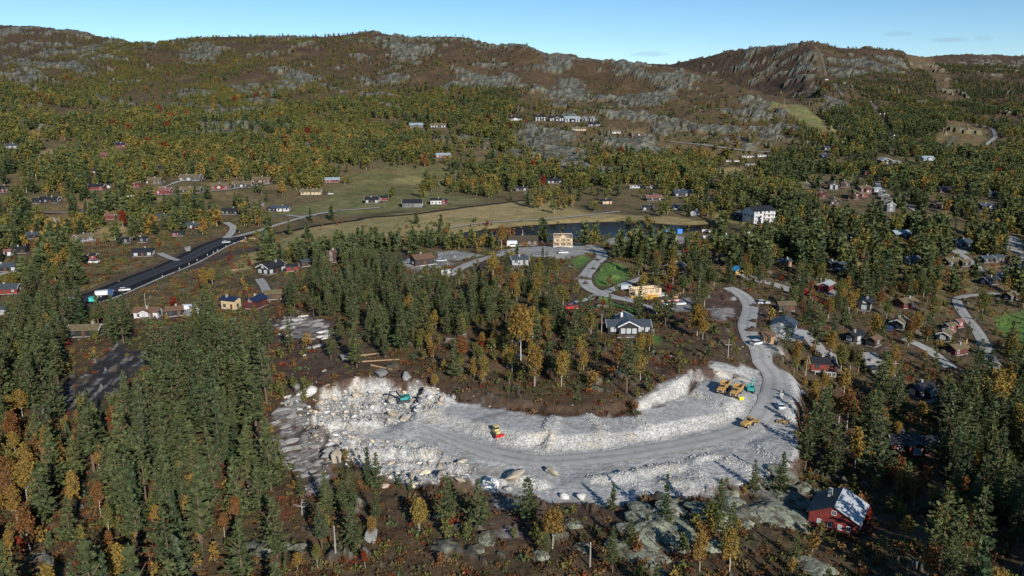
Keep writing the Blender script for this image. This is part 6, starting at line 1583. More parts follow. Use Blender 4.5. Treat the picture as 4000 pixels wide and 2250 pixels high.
PROTO = {}    # kind -> list of (height, crown mesh, trunk mesh)
PROTO['pine'] = []
for k, (h, R, bs, wh, nb) in enumerate(((13, 2.7, .13, 15, 8), (14, 2.5, .20, 14, 8), (12, 2.9, .10, 14, 8), (15, 2.6, .28, 13, 8), (11, 2.6, .07, 14, 8), (13, 3.0, .24, 12, 8), (10, 2.5, .05, 12, 8), (14, 3.2, .36, 9, 8), (12, 2.2, .30, 11, 7))):
    V_, F_ = conifer(100 + k, h, R * 1.05, bs, wh + 2, nb + 1, 3.9, .76, .02, (.82, .70, .9, .55, .85, .62, .95, .42, .6)[k], (0, .25, .1, .3, 0, .35, .1, .3, .45)[k])
    PROTO['pine'].append((h, make_mesh('pine_crown', V_, F_, LEAF['pine']), trunk_mesh('pine_trunk', h, .20, BARK['pine'], 3, k)))
PROTO['spruce'] = []
for k, (h, R, bs, wh, nb) in enumerate(((13, 2.3, .05, 16, 7), (11, 2.0, .04, 15, 7), (15, 2.5, .07, 17, 7))):
    V_, F_ = conifer(200 + k, h, R, bs, wh, nb, 2.8, .95, .30, .95)
    PROTO['spruce'].append((h, make_mesh('spruce_crown', V_, F_, LEAF['spruce']), trunk_mesh('spruce_trunk', h, .18, BARK['pine'], 0, k)))
BSH = ((8, 1.9, .28, 210), (9, 1.7, .34, 200), (7, 1.8, .22, 190), (8.5, 1.4, .25, 170))
for kind in ('gold', 'olive', 'orange', 'red'):
    PROTO[kind] = []
    for k, (h, R, bs, nc) in enumerate(BSH):
        V_, F_ = broadleaf(300 + k + 10 * len(kind), h, R * 1.1, bs, int(nc * 1.9), .42)
        PROTO[kind].append((h, make_mesh('birch_crown', V_, F_, LEAF[kind]), trunk_mesh('birch_trunk', h, .11, BARK['birch'], 4, k + 7)))

def joined(name, crown, trunk):
    m = bpy.data.meshes.new(name)
    a = len(crown.vertices)
    vs = [tuple(v.co) for v in crown.vertices] + [tuple(v.co) for v in trunk.vertices]
    fs = [tuple(p.vertices) for p in crown.polygons] + [tuple(i + a for i in p.vertices) for p in trunk.polygons]
    m.from_pydata(vs, [], fs); m.materials.append(crown.materials[0]); m.materials.append(trunk.materials[0])
    mi = np.zeros(len(fs), np.int32); mi[len(crown.polygons):] = 1; m.polygons.foreach_set('material_index', mi); m.update()
    return m
FARP = {}     # lighter models for the distance: kind -> list of (height, mesh)
def far_trunk(h, matl, k): 
    m = MB(); m.cyl((0, 0, -.6), (0, 0, h * .8), .14, .05, 4); return m.mesh('far_trunk', matl)
FARP['pine'] = []; FARP['spruce'] = []
for k, (h, R, bs) in enumerate(((10, 2.3, .15), (11, 2.0, .22), (9, 2.3, .08))):
    V_, F_ = conifer(400 + k, h, R * 1.1, bs, 8, 6, 1.8, 1.9, 0, .8); FARP['pine'].append((h, joined('far_pine', make_mesh('fp', V_, F_, LEAF['pine']), far_trunk(h, BARK['pine'], k))))
    V_, F_ = conifer(420 + k, h, R * .85, .05, 8, 6, 1.5, 1.6, .25, .95); FARP['spruce'].append((h, joined('far_spruce', make_mesh('fs', V_, F_, LEAF['spruce']), far_trunk(h, BARK['pine'], k))))
for kind in ('gold', 'olive', 'orange', 'red'):
    FARP[kind] = []
    for k, (h, R, bs) in enumerate(((7, 1.7, .2), (8, 1.5, .25), (6, 1.7, .15))):
        V_, F_ = broadleaf(440 + k, h, R * 1.3, bs, 70, 1.25, 2); FARP[kind].append((h, joined('far_birch', make_mesh('fb', V_, F_, LEAF[kind]), far_trunk(h, BARK['birch'], k))))

# density and conifer share over the picture's ground, 26 x 15 cells
DENS = """00000000000000000000000000
23566654331111000011111233
45666654434562221111345776
77777877788762111111467755
66666568754688854556666666
64455541001200012255555555
76565114666665455455555555
74142658987778634554456654
88877756777788766543343332
87247871134677643102556443
96478980000000000000266478
88899970000000000000356688
88788961110110000001365788
88898641111111111112156888
88986322121112115433478888""".split()
CONF = """33333333333333333333333777
33333333333333333333333777
33322222334554333334667888
33233553123334322222477666
54434232233333334356877766
43556552225222222246777655
54344568999865766555666555
65644489999854343776555555
67999989988843567655555555
89999999887623434355555444
99999999555555555555556665
79999999555555555556464764
13799997989999999999856665
13599674365985376534555666
24799973444554663334456654""".split()
DG = np.array([[int(c) for c in r] for r in DENS], float) / 9; CG = np.array([[int(c) for c in r] for r in CONF], float) / 9
def cellv(G, x, y):
    fx = np.clip(x / (W / 26) - .5, 0, 24.999); fy = np.clip(y / (H / 15) - .5, 0, 13.999)
    i = fx.astype(int); j = fy.astype(int); a = fx - i; b = fy - j
    return G[j, i] * (1 - a) * (1 - b) + G[j, i + 1] * a * (1 - b) + G[j + 1, i] * (1 - a) * b + G[j + 1, i + 1] * a * b

T = {k: [] for k in ('x', 'y', 'kind', 'h')}
tr = np.random.default_rng(77)
def grid(y0, y1, sp):
    ya = np.arange(y0, y1, sp); out = []
    for yv in ya:
        xm = .82 * yv + 12
        xs = np.arange(-xm, xm, sp); out.append(np.stack([xs, np.full(len(xs), yv)], -1))
    p = np.concatenate(out); return p + tr.uniform(-.5, .5, p.shape) * sp * .95
cand = np.concatenate([grid(92, 260, 3.3), grid(260, 480, 4.0), grid(480, 700, 4.8), grid(700, 1350, 4.8), grid(1350, 2300, 5.5)])
cx_, cy_ = cand[:, 0], cand[:, 1]
cz_ = zat(cx_, cy_)
px, py, zc = to_px(cx_, cy_, cz_)
dens = cellv(DG, px, py); conf = cellv(CG, px, py)
clump = fbm(cx_, cy_, 22, 3, 201); stand = fbm(cx_, cy_, 110, 3, 207)
dens = np.clip(dens * (1.0 + .75 * clump) * np.where(cy_ > 480, np.clip(.95 + 2.5 * stand, .06, 1.6), 1), 0, 1) * np.where(cy_ > 900, 1.0, np.where(cy_ > 480, .95, np.where(cy_ > 260, .80, .48 + .22 * (px > 1950))))
bare = look(BARE, cx_, cy_); rock = look(ROCK, cx_, cy_)
dens *= (1 - np.clip(bare * 1.15, 0, 1)) * (1 - .82 * rock)
keep = tr.uniform(size=len(cand)) < dens
# hidden ground: drop what lies well behind a ridge
amax = np.maximum.accumulate((HT - CAMZ) / YG[None, :], axis=1)
vis = look(amax, cx_, cy_) <= (cz_ + 14 - CAMZ) / cy_
keep &= vis & (py > 40)
cx_, cy_, cz_, px, py, conf, zc = [q[keep] for q in (cx_, cy_, cz_, px, py, conf, zc)]
n = len(cx_)
u = tr.uniform(size=n); cl2 = np.where(cy_ > 480, 2.2 * fbm(cx_, cy_, 85, 3, 202), fbm(cx_, cy_, 34, 3, 202)); cl3 = np.where(cy_ > 480, 1.2, 1.0) * fbm(cx_, cy_, 75, 2, 203)
isc = u < np.clip(conf + .45 * cl2 * (conf > .05) * (conf < .95), 0, 1)
v = tr.uniform(size=n) + .35 * cl3
kind = np.where(isc, np.where(tr.uniform(size=n) < np.where((px < 700) & (py < 700), .35, .10), 'spruce', 'pine'), 'olive').astype(object)
yel = np.clip((py - 340) / 760, 0, 1)             # nearer and lower trees have turned further
gfrac = .045 + .48 * yel + .3 * ((px < 260) & (py > 1150)); ofrac = .004 + .14 * yel
kind[~isc & (v > 1 - gfrac)] = 'gold'
kind[~isc & np.where(cy_ > 480, tr.uniform(size=n) < .02, v < ofrac)] = 'orange'
kind[~isc & (tr.uniform(size=n) < .008)] = 'red'
isn = np.array([k in ('pine', 'spruce') for k in kind])
nearf = 1 - sstep(380, 620, cy_)
hh = np.where(isn, 10.2 + 2.6 * nearf, 8.6 - 1.0 * nearf) * tr.uniform(.62, 1.22, n) * (1 - .28 * sstep(900, 1250, cy_))
hh *= np.where((px < 270) & (py > 1130) & ~isn, 1.22, 1) * np.where((px > 720) & (px < 2010) & (py > 1190), .62, 1)
hh *= np.where((px > 700) & (px < 1560) & (py > 590) & (py < 690), .66, 1) * np.where((px > 700) & (px < 1500) & (py >= 690) & (py < 1000), .78, 1)
hh *= np.where(cy_ < 200, np.where(isn, 1.0, .8), 1)
high = 1 - sstep(180, 300, py)
hh *= (1 - .32 * high) * np.where((px > 1300) & (px < 2050) & (py < 390) & (py > 150), .7, 1)
# houses, machines stay in sight: thin what stands right in front of them
hx = np.array([q[6] for q in HPOS]); hy = np.array([q[7] for q in HPOS]); hw = np.array([q[8] for q in HPOS])
thp = hh / zc * F
clear = np.zeros(n, bool)
for k in range(len(hx)):
    m_ = (np.abs(px - hx[k]) < hw[k] * .58 + thp * .13) & (py > hy[k] - hw[k] * .15) & (py - thp * .92 < hy[k])
    clear |= m_ & (tr.uniform(size=n) < .96)
for x0, y0, x1, y1 in ((1380, 580, 1450, 640), (1580, 700, 1660, 760), (1630, 740, 1860, 815), (2030, 1240, 2180, 1350), (1480, 655, 1600, 730), (1010, 625, 1110, 690), (1240, 590, 1480, 645), (1500, 795, 1640, 855),
                       (210, 590, 660, 770), (1900, 790, 2010, 860), (1850, 720, 1990, 960), (1700, 575, 1900, 612), (1130, 552, 1800, 592), (1840, 515, 1940, 575), (1290, 640, 1350, 675), (700, 480, 1340, 600), (1400, 615, 1560, 740), (1100, 628, 1290, 690), (2350, 740, 2530, 960), (2020, 1340, 2330, 1449), (2150, 1290, 2330, 1449), (90, 985, 190, 1050), (150, 940, 280, 1010), (240, 890, 390, 955)):
    top = py - thp * .9
    m_ = (px > x0) & (px < x1) & (py > y0) & (top < y1) & (top + thp * .3 < y1)
    clear |= m_ & (tr.uniform(size=n) < (.96 if (x0, y0) in ((1130, 552), (210, 590), (1100, 628), (2030, 1240), (2020, 1340), (2150, 1290), (1010, 625), (1240, 590), (1400, 615), (1480, 655)) else (.86 if y0 in (985, 940, 890) else .76)))
ok = ~clear
cx_, cy_, cz_, px, py, kind, hh, zc = [q[ok] for q in (cx_, cy_, cz_, px, py, kind, hh, zc)]
# trees that stand out in the photograph: kind, base pixel, height in pixels
EXTRA = [('gold', 1345, 972, 105), ('gold', 1412, 976, 95), ('gold', 1310, 905, 130), ('gold', 1340, 860, 90), ('orange', 1160, 905, 60), ('pine', 1125, 1330, 135), ('pine', 1205, 1322, 122), ('pine', 757, 1262, 75),
         ('pine', 860, 1285, 80), ('pine', 885, 1275, 85), ('pine', 945, 1325, 95), ('gold', 1055, 1335, 85), ('pine', 1895, 1240, 85), ('pine', 2025, 1180, 130), ('gold', 1390, 1380, 100), ('gold', 1760, 1440, 110),
         ('gold', 1835, 1440, 120), ('gold', 2275, 1365, 65), ('orange', 565, 1350, 65), ('orange', 800, 1345, 75), ('olive', 800, 1435, 70), ('gold', 515, 735, 60), ('gold', 535, 720, 45), ('gold', 1262, 628, 55), ('orange', 1285, 612, 35),
         ('gold', 2545, 1130, 120), ('orange', 2560, 1160, 90), ('gold', 2500, 1050, 120), ('orange', 2130, 1080, 105), ('gold', 2150, 1180, 110), ('pine', 1300, 645, 30), ('pine', 1365, 605, 55), ('pine', 1500, 610, 50), ('pine', 1470, 618, 62),
         ('red', 310, 575, 40), ('red', 640, 555, 25), ('red', 540, 420, 22), ('gold', 1240, 700, 60), ('orange', 1255, 760, 90), ('orange', 1265, 800, 70), ('pine', 1040, 640, 60), ('spruce', 1365, 690, 65), ('pine', 1540, 1390, 70),
         ('gold', 100, 1290, 90), ('gold', 60, 1360, 90), ('orange', 80, 1330, 70), ('gold', 30, 1230, 80), ('gold', 395, 1335, 70), ('gold', 250, 1180, 60), ('spruce', 345, 1330, 165), ('pine', 500, 1360, 150), ('pine', 280, 1250, 150), ('pine', 655, 1290, 130)]
ex, ey, ez, ek, eh, ep, eq, ezc = [], [], [], [], [], [], [], []
for k, x, y, hp in EXTRA:
    p = cast(x, y); z_ = p[1] * cos(PITCH) - (p[2] - CAMZ) * sin(PITCH)
    ex.append(p[0]); ey.append(p[1]); ez.append(p[2]); ek.append(k); eh.append(hp / F * z_ / cos(radians(20))); ep.append(x); eq.append(y); ezc.append(z_)
cx_ = np.concatenate([cx_, ex]); cy_ = np.concatenate([cy_, ey]); cz_ = np.concatenate([cz_, ez]); kind = np.concatenate([kind, np.array(ek, object)]); hh = np.concatenate([hh, eh]); px = np.concatenate([px, ep]); py = np.concatenate([py, eq]); zc = np.concatenate([zc, ezc])
print('trees', len(cx_))

# --- the largest of each kind one by one
REG = [(lambda x, y: x < 720 and y > 1150, 'in the dense stand at the foot of the rubble slope'), (lambda x, y: x < 720 and y > 800, 'in the tall stand around the dark wet slabs'),
       (lambda x, y: x < 700, 'beside the valley cabins and the black asphalt road'), (lambda x, y: 700 <= x < 1560 and y < 700, 'between the meadow, the lake and the new log houses'),
       (lambda x, y: 700 <= x < 1500 and y < 1010, 'in the wood between quarry wall and gravel plots'), (lambda x, y: 700 <= x < 2010 and y >= 1150, 'on the rocky heath below the quarry'),
       (lambda x, y: x < 1900 and y < 1010, 'around the black house above the quarry wall'), (lambda x, y: y < 900, 'among the cabins on the shaded slope by the lanes'), (lambda x, y: True, 'on the steep shaded slope around the red cabins')]
KN_ = {'pine': ('pine_tree', 'grey green pine', 'pine'), 'spruce': ('spruce_tree', 'dark narrow spruce', 'spruce'), 'gold': ('birch_tree', 'golden yellow birch', 'birch'), 'olive': ('birch_tree', 'olive green birch', 'birch'),
       'orange': ('birch_tree', 'rust orange birch', 'birch'), 'red': ('rowan_tree', 'crimson rowan', 'rowan')}
inside = (px > -40) & (px < W + 40) & (py - hh / zc * F < H) & (cy_ < 620)
size_px = np.where(inside, hh / zc * F, 0)
famil = {'pine': 'pine', 'spruce': 'spruce', 'gold': 'birch', 'olive': 'birch', 'orange': 'birch', 'red': 'rowan'}
fam = np.array([famil[k] for k in kind])
lim = {'pine': 300, 'spruce': 120, 'birch': 300, 'rowan': 40}
single = np.zeros(len(cx_), bool)
for fm, l in lim.items():
    idx = np.where((fam == fm) & (size_px > 12))[0]
    idx = idx[np.argsort(-size_px[idx])][:l]; single[idx] = True
trr = random.Random(9)
for i in np.where(single)[0]:
    k = kind[i]; pj = trr.randrange(len(PROTO[k])); h0, cm, tm = PROTO[k][pj]; nm, lk, cat = KN_[k]
    hb = hh[i] / (12.5 if k in ('pine', 'spruce') else 7.2); szw = 'towering' if hb > 1.14 else ('tall' if hb > .95 else ('mid-height' if hb > .78 else 'short'))
    lk = szw + ' ' + lk + ((' with bare lower stem' if pj in (1, 3, 5, 7, 8) else ' branched to the ground') if k == 'pine' else '')
    reg = next(t for fn, t in REG if fn(px[i], py[i]))
    o = bpy.data.objects.new(nm, None); COL.objects.link(o); o.empty_display_size = .3
    o.location = (cx_[i], cy_[i], cz_[i]); s_ = hh[i] / h0; wd = s_ * (trr.uniform(1.05, 1.38) if k == 'pine' else trr.uniform(.88, 1.15))
    o.scale = (wd, wd, s_); o.rotation_euler = (trr.uniform(-.04, .04), trr.uniform(-.04, .04), trr.uniform(0, 6.28))
    tag(o, ' '.join((lk + ' ' + reg).split()[:16]), cat, lk + ' group ' + reg)
    c = bpy.data.objects.new('crown', cm); COL.objects.link(c); c.parent = o
    t = bpy.data.objects.new('trunk', tm); COL.objects.link(t); t.parent = o

# --- young scrub joins the woods
sg = np.concatenate([grid(95, 200, 2.6), grid(200, 330, 3.2), grid(330, 520, 4.2)])
sx_, sy_ = sg[:, 0], sg[:, 1]; sz_ = zat(sx_, sy_); spx, spy, szc = to_px(sx_, sy_, sz_)
spr = .34 * (1 - np.clip(look(BARE, sx_, sy_) * 1.1, 0, 1)) * (1 - .85 * look(ROCK, sx_, sy_)) * np.clip(.5 + 1.6 * fbm(sx_, sy_, 16, 3, 211), 0, 1.3)
kp = tr.uniform(size=len(sx_)) < spr
sx_, sy_, sz_, spx, spy, szc = [q[kp] for q in (sx_, sy_, sz_, spx, spy, szc)]
sh_ = tr.uniform(1.0, 3.2, len(sx_)); sk_ = np.array(['olive', 'orange', 'gold', 'pine', 'red'], object)[np.searchsorted([.50, .60, .72, .97], tr.uniform(size=len(sx_)))]
cx_ = np.concatenate([cx_, sx_]); cy_ = np.concatenate([cy_, sy_]); cz_ = np.concatenate([cz_, sz_]); kind = np.concatenate([kind, sk_]); hh = np.concatenate([hh, sh_]); single = np.concatenate([single, np.zeros(len(sx_), bool)])

# --- the rest as woods
def scatter(name, pts, idx, scl, rotz, protos, label, cat, tilt=.0):
    """one object: instances of the proto meshes on points"""
    col = bpy.data.collections.new(name + '_models')
    for k, pm in enumerate(protos):
        po = bpy.data.objects.new('%s_model_%02d' % (name, k), pm); col.objects.link(po)
    m_ = bpy.data.meshes.new(name); m_.vertices.add(len(pts)); m_.vertices.foreach_set('co', np.asarray(pts, np.float32).ravel())
    a = m_.attributes.new('pick', 'INT', 'POINT'); a.data.foreach_set('value', np.asarray(idx, np.int32))
    a = m_.attributes.new('size', 'FLOAT_VECTOR', 'POINT'); a.data.foreach_set('vector', np.asarray(scl, np.float32).ravel())
    a = m_.attributes.new('turn', 'FLOAT_VECTOR', 'POINT')
    rv = np.zeros((len(pts), 3), np.float32); rv[:, 2] = rotz
    if tilt: rv[:, :2] = np.random.default_rng(4).uniform(-tilt, tilt, (len(pts), 2))
    a.data.foreach_set('vector', rv.ravel())
    o = bpy.data.objects.new(name, m_); COL.objects.link(o); tag(o, label, cat, kind='stuff')
    ng = bpy.data.node_groups.new(name, 'GeometryNodeTree')
    ng.interface.new_socket('Geometry', in_out='INPUT', socket_type='NodeSocketGeometry'); ng.interface.new_socket('Geometry', in_out='OUTPUT', socket_type='NodeSocketGeometry')
    N = ng.nodes.new; gi = N('NodeGroupInput'); go = N('NodeGroupOutput'); ip = N('GeometryNodeInstanceOnPoints'); ci = N('GeometryNodeCollectionInfo')
    ci.inputs['Collection'].default_value = col; ci.inputs['Separate Children'].default_value = True; ci.inputs['Reset Children'].default_value = True
    def attr(nm, dt):
        q = N('GeometryNodeInputNamedAttribute'); q.data_type = dt; q.inputs['Name'].default_value = nm
        return [s_ for s_ in q.outputs if s_.enabled and s_.name == 'Attribute'][0]
    L = ng.links.new
    L(gi.outputs[0], ip.inputs['Points']); L(ci.outputs[0], ip.inputs['Instance']); ip.inputs['Pick Instance'].default_value = True
    L(attr('pick', 'INT'), ip.inputs['Instance Index']); L(attr('size', 'FLOAT_VECTOR'), ip.inputs['Scale'])
    e2r = N('FunctionNodeEulerToRotation'); L(attr('turn', 'FLOAT_VECTOR'), e2r.inputs[0]); L(e2r.outputs[0], ip.inputs['Rotation'])
    L(ip.outputs[0], go.inputs[0])
    md = o.modifiers.new('scatter', 'NODES'); md.node_group = ng
    return o

rest = ~single
groups = {'pine_wood': (('pine', 'spruce'), 'dark green pines and spruces scattered over valley and hills', 'pine wood'), 'birch_wood': (('gold', 'olive', 'orange', 'red'), 'olive and golden birches covering the hillsides', 'birch wood')}
for gn, (kinds, lab, cat) in groups.items():
    protos = []; heights = []; lut = {}
    for k in kinds:
        lut[k, 0] = list(range(len(protos), len(protos) + len(PROTO[k])))
        for h0, cm, tm in PROTO[k]: protos.append(joined('tree', cm, tm)); heights.append(h0)
        lut[k, 1] = list(range(len(protos), len(protos) + len(FARP[k])))
        for h0, jm in FARP[k]: protos.append(jm); heights.append(h0)
    heights = np.array(heights)
    ids = [i for i in np.where(rest)[0] if kind[i] in kinds]
    pk = np.array([trr.choice(lut[kind[i], 0 if (cy_[i] < 330 and hh[i] > 3.3) else 1]) for i in ids])
    s_ = hh[ids] / heights[pk]; wd = s_ * tr.uniform(.9, 1.3, len(ids))
    scatter(gn, np.stack([cx_[ids], cy_[ids], cz_[ids]], -1), pk, np.stack([wd, wd, s_], -1), tr.uniform(0, 6.28, len(ids)), protos, lab, cat, .05)
    print(gn, len(ids))

# --- dead pines
for k_, (c_, x, y, hp, lab) in enumerate((('L', 1480, 985, 125, 'silver dead pine with broken branches among living pines'), ('L', 290, 1080, 150, 'bleached dead pine leaning in the golden birch stand'), ('L', 1280, 420, 110, 'bare grey snag above the quarry-side pines'), ('B', 290, 420, 120, 'bare forked snag on the heath below the stripped bedrock'), ('R', 1010, 620, 110, 'bare grey stem on the shaded slope below the road bank'))):
    p = cast(*P(c_, x, y)); z_ = p[1] * cos(PITCH) - (p[2] - CAMZ) * sin(PITCH); h = hp * CROP[c_][2] / F * z_
    root = thing('dead_tree', p, k_, lab, 'dead tree')
    o = bpy.data.objects.new('trunk', trunk_mesh('snag_trunk', h, .13, BARK['dead'], 0, k_)); COL.objects.link(o); o.parent = root
    r_ = random.Random(k_)
    for e in range(9):
        zz = h * r_.uniform(.3, .95); aa = r_.uniform(0, 6.28); ll = (1 - zz / h) * 2.2 + .4
        m = MB(); m.cyl((0, 0, zz), (cos(aa) * ll, sin(aa) * ll, zz + r_.uniform(-.3, .6)), .05, .02, 5); m.build('branch', BARK['dead'], root)

# --- heather, dwarf shrubs and juniper on the near ground
def bush(seed, n_, R, hgt, size, kind_):
    r = np.random.default_rng(seed); V = []; Fc = []
    for i in range(n_):
        d = rand_unit(r); d[2] = abs(d[2]); p = d * np.array((R, R, hgt)) * r.uniform(.2, 1)
        dv = rand_unit(r); dv[2] = abs(dv[2]); sd_ = np.cross(dv, rand_unit(r)); sd_ /= np.linalg.norm(sd_) + 1e-9
        s_ = size * r.uniform(.6, 1.3); diamond(V, Fc, p, dv, sd_, s_, s_ * .7)
    return make_mesh('bush', V, Fc, LEAF[kind_])
bp_ = [bush(1, 34, .95, .5, .40, 'heath'), bush(2, 22, .6, .6, .36, 'heath'), bush(3, 28, 1.0, .4, .4, 'heath'), bush(4, 30, .8, .9, .42, 'olive'), bush(5, 30, .7, 1.0, .42, 'orange'), bush(6, 34, .9, 1.0, .45, 'pine')]
cg = np.concatenate([grid(92, 190, 1.25), grid(190, 300, 1.9), grid(300, 460, 3.2)])
bx_, by_ = cg[:, 0], cg[:, 1]; bz_ = zat(bx_, by_)
pr = .78 * (1 - np.clip(look(BARE, bx_, by_) * 1.2, 0, 1)) * (1 - .9 * look(ROCK, bx_, by_)) * (1 - .6 * look(SOIL, bx_, by_)) * np.clip(.55 + .9 * fbm(bx_, by_, 12, 3, 205), .05, 1)
kp = tr.uniform(size=len(bx_)) < pr
bx_, by_, bz_ = bx_[kp], by_[kp], bz_[kp]
pk = np.where(tr.uniform(size=len(bx_)) < .78, tr.integers(0, 3, len(bx_)), np.where(tr.uniform(size=len(bx_)) < .5, 3, np.where(tr.uniform(size=len(bx_)) < .55, 4, 5)))
ss = tr.uniform(.6, 1.5, len(bx_)) * np.where(by_ > 300, 1.5, 1)
scatter('heather', np.stack([bx_, by_, bz_], -1), pk, np.stack([ss, ss, ss], -1), tr.uniform(0, 6.28, len(bx_)), bp_, 'low brown and rust heather with dwarf shrubs', 'heather')
print('shrubs', len(bx_))
# ------------------------------------------------------------------ rocks
def rock_mesh(name, seed, matl, sub=2, flat=.7, chop=.55):
    import bmesh
    bm = bmesh.new(); bmesh.ops.create_icosphere(bm, subdivisions=sub, radius=1)
    r = np.random.default_rng(seed); pl = [(rand_unit(r), r.uniform(chop * .75, .85)) for _ in range(11)]
    for v in bm.verts:
        p = np.array(v.co)
        for n_, d_ in pl:
            q = p @ n_
            if q > d_: p = p - n_ * (q - d_) * .92
        p = p * (1 + .06 * r.normal()) * np.array((1, .85, flat)); v.co = p
    me_ = bpy.data.meshes.new(name); bm.to_mesh(me_); bm.free(); me_.materials.append(matl); return me_
M_WR = mat('blasted_rock', (.43, .42, .395), .9, noise=(1.6, .4), var=.4, bump=.08, bscale=4)
M_YR = mat('blasted_rock_tan', (.42, .355, .265), .9, noise=(1.6, .3), var=.3, bump=.08, bscale=4)
M_LR = mat('lichen_rock', (.19, .20, .15), .92, noise=(.9, .38), var=.12, bump=.12, bscale=2.2)
M_GR = mat('grey_rock', (.19, .185, .175), .92, noise=(1.3, .3), var=.15, bump=.1, bscale=3)
WR = [rock_mesh('boulder', k, M_WR) for k in range(7)] + [rock_mesh('boulder', 20 + k, M_YR) for k in range(5)]
def outcrop_mesh(seed):
    import bmesh
    bm = bmesh.new(); bmesh.ops.create_icosphere(bm, subdivisions=5, radius=1)
    co = np.array([v.co[:] for v in bm.verts]); r = np.random.default_rng(seed)
    for _ in range(10):
        n_ = rand_unit(r); d_ = r.uniform(.5, .9); q = co @ n_; co = co - np.outer(np.maximum(q - d_, 0) * .9, n_)
    a = r.uniform(0, 6.28); u_ = co[:, 0] * cos(a) + co[:, 1] * sin(a); v_ = co[:, 1] * cos(a) - co[:, 0] * sin(a)
    h = .10 * fbm(u_ + seed * 7, v_ * 2.2 + co[:, 2], .55, 4, seed) - .16 * sstep(.72, .95, ridged(u_ * .8 + seed, v_ * 1.6 + co[:, 2], .75, 2, seed + 9))
    co = co * (1 + h)[:, None] * np.array((1, .85, .6))
    for v, c in zip(bm.verts, co): v.co = c
    me_ = bpy.data.meshes.new('outcrop'); bm.to_mesh(me_); bm.free(); me_.materials.append(M_LR); return me_
nt = M_LR.node_tree; bs_ = nt.nodes['Principled BSDF']; src = bs_.inputs['Base Color'].links[0].from_socket
tc_ = nt.nodes.new('ShaderNodeTexCoord'); gm = nt.nodes.new('ShaderNodeNewGeometry'); nz = nt.nodes.new('ShaderNodeTexNoise'); nz.inputs['Scale'].default_value = .55; nz.inputs['Detail'].default_value = 8; nz.inputs['Roughness'].default_value = .7
nt.links.new(gm.outputs['Position'], nz.inputs['Vector'])
mr_ = nt.nodes.new('ShaderNodeMapRange'); mr_.inputs[1].default_value = .47; mr_.inputs[2].default_value = .58; nt.links.new(nz.outputs['Fac'], mr_.inputs[0])
mx_ = nt.nodes.new('ShaderNodeMix'); mx_.data_type = 'RGBA'; mx_.inputs[7].default_value = (.060, .050, .030, 1); nt.links.new(mr_.outputs[0], mx_.inputs[0]); nt.links.new(src, mx_.inputs[6])
nz2 = nt.nodes.new('ShaderNodeTexNoise'); nz2.inputs['Scale'].default_value = 3.0; nz2.inputs['Detail'].default_value = 6; nt.links.new(gm.outputs['Position'], nz2.inputs['Vector'])
mr2 = nt.nodes.new('ShaderNodeMapRange'); mr2.inputs[1].default_value = .3; mr2.inputs[2].default_value = .7; mr2.inputs[3].default_value = .6; mr2.inputs[4].default_value = 1.4; nt.links.new(nz2.outputs['Fac'], mr2.inputs[0])
mu_ = nt.nodes.new('ShaderNodeMix'); mu_.data_type = 'RGBA'; mu_.blend_type = 'MULTIPLY'; mu_.inputs[0].default_value = 1; nt.links.new(mx_.outputs[2], mu_.inputs[6]); nt.links.new(mr2.outputs[0], mu_.inputs[7]); nt.links.new(mu_.outputs[2], bs_.inputs['Base Color'])
LR = [outcrop_mesh(40 + k) for k in range(5)]
GRK = [rock_mesh('stone', 60 + k, M_GR) for k in range(4)]
rr = random.Random(21)
def put_rock(me_, x, y, s_, label, cat, group, name='boulder', sink=.25, tilt=.5, asp=None):
    z = float(zat(x, y)); o = bpy.data.objects.new(name, me_); COL.objects.link(o)
    o.location = (x, y, z + s_ * (.35 - sink)); o.rotation_euler = (rr.uniform(-tilt, tilt), rr.uniform(-tilt, tilt), rr.uniform(0, 6.28))
    a = asp or (rr.uniform(.8, 1.3), rr.uniform(.75, 1.1), rr.uniform(.7, 1.1)); o.scale = (s_ * a[0], s_ * a[1], s_ * a[2])
    return tag(o, label, cat, group)
rp_np = rp
minx, maxx = min(p[0] for p in rp), max(p[0] for p in rp); miny, maxy = min(p[1] for p in rp), max(p[1] for p in rp)
k = 0; tries = 0; placed = []
while k < 250 and tries < 6000:
    tries += 1
    x, y = rr.uniform(minx, maxx), rr.uniform(miny, maxy)
    if poly_sd(rp, np.array([[x]]), np.array([[y]]))[0, 0] > .5: continue
    if abs(perlin(x / 11, y / 11, 5)) > .33: continue
    s_ = rr.uniform(.45, .8) if rr.random() < .65 else rr.uniform(.8, 1.5)
    if any((x - a) ** 2 + (y - b_) ** 2 < (s_ + c_) ** 2 * .7 for a, b_, c_ in placed): continue
    placed.append((x, y, s_)); me_ = rr.choice(WR); tan_ = me_.materials[0] == M_YR; szw = 'huge' if s_ > 1.15 else ('large' if s_ > .8 else ('mid-sized' if s_ > .6 else 'small'))
    lb_ = '%s angular %s boulder in the heap at the rubble end of the pit' % (szw, 'tan' if tan_ else 'white'); put_rock(me_, x, y, s_, lb_, 'boulder', '%s %s boulders in the rubble heap' % (szw, 'tan' if tan_ else 'white')); k += 1
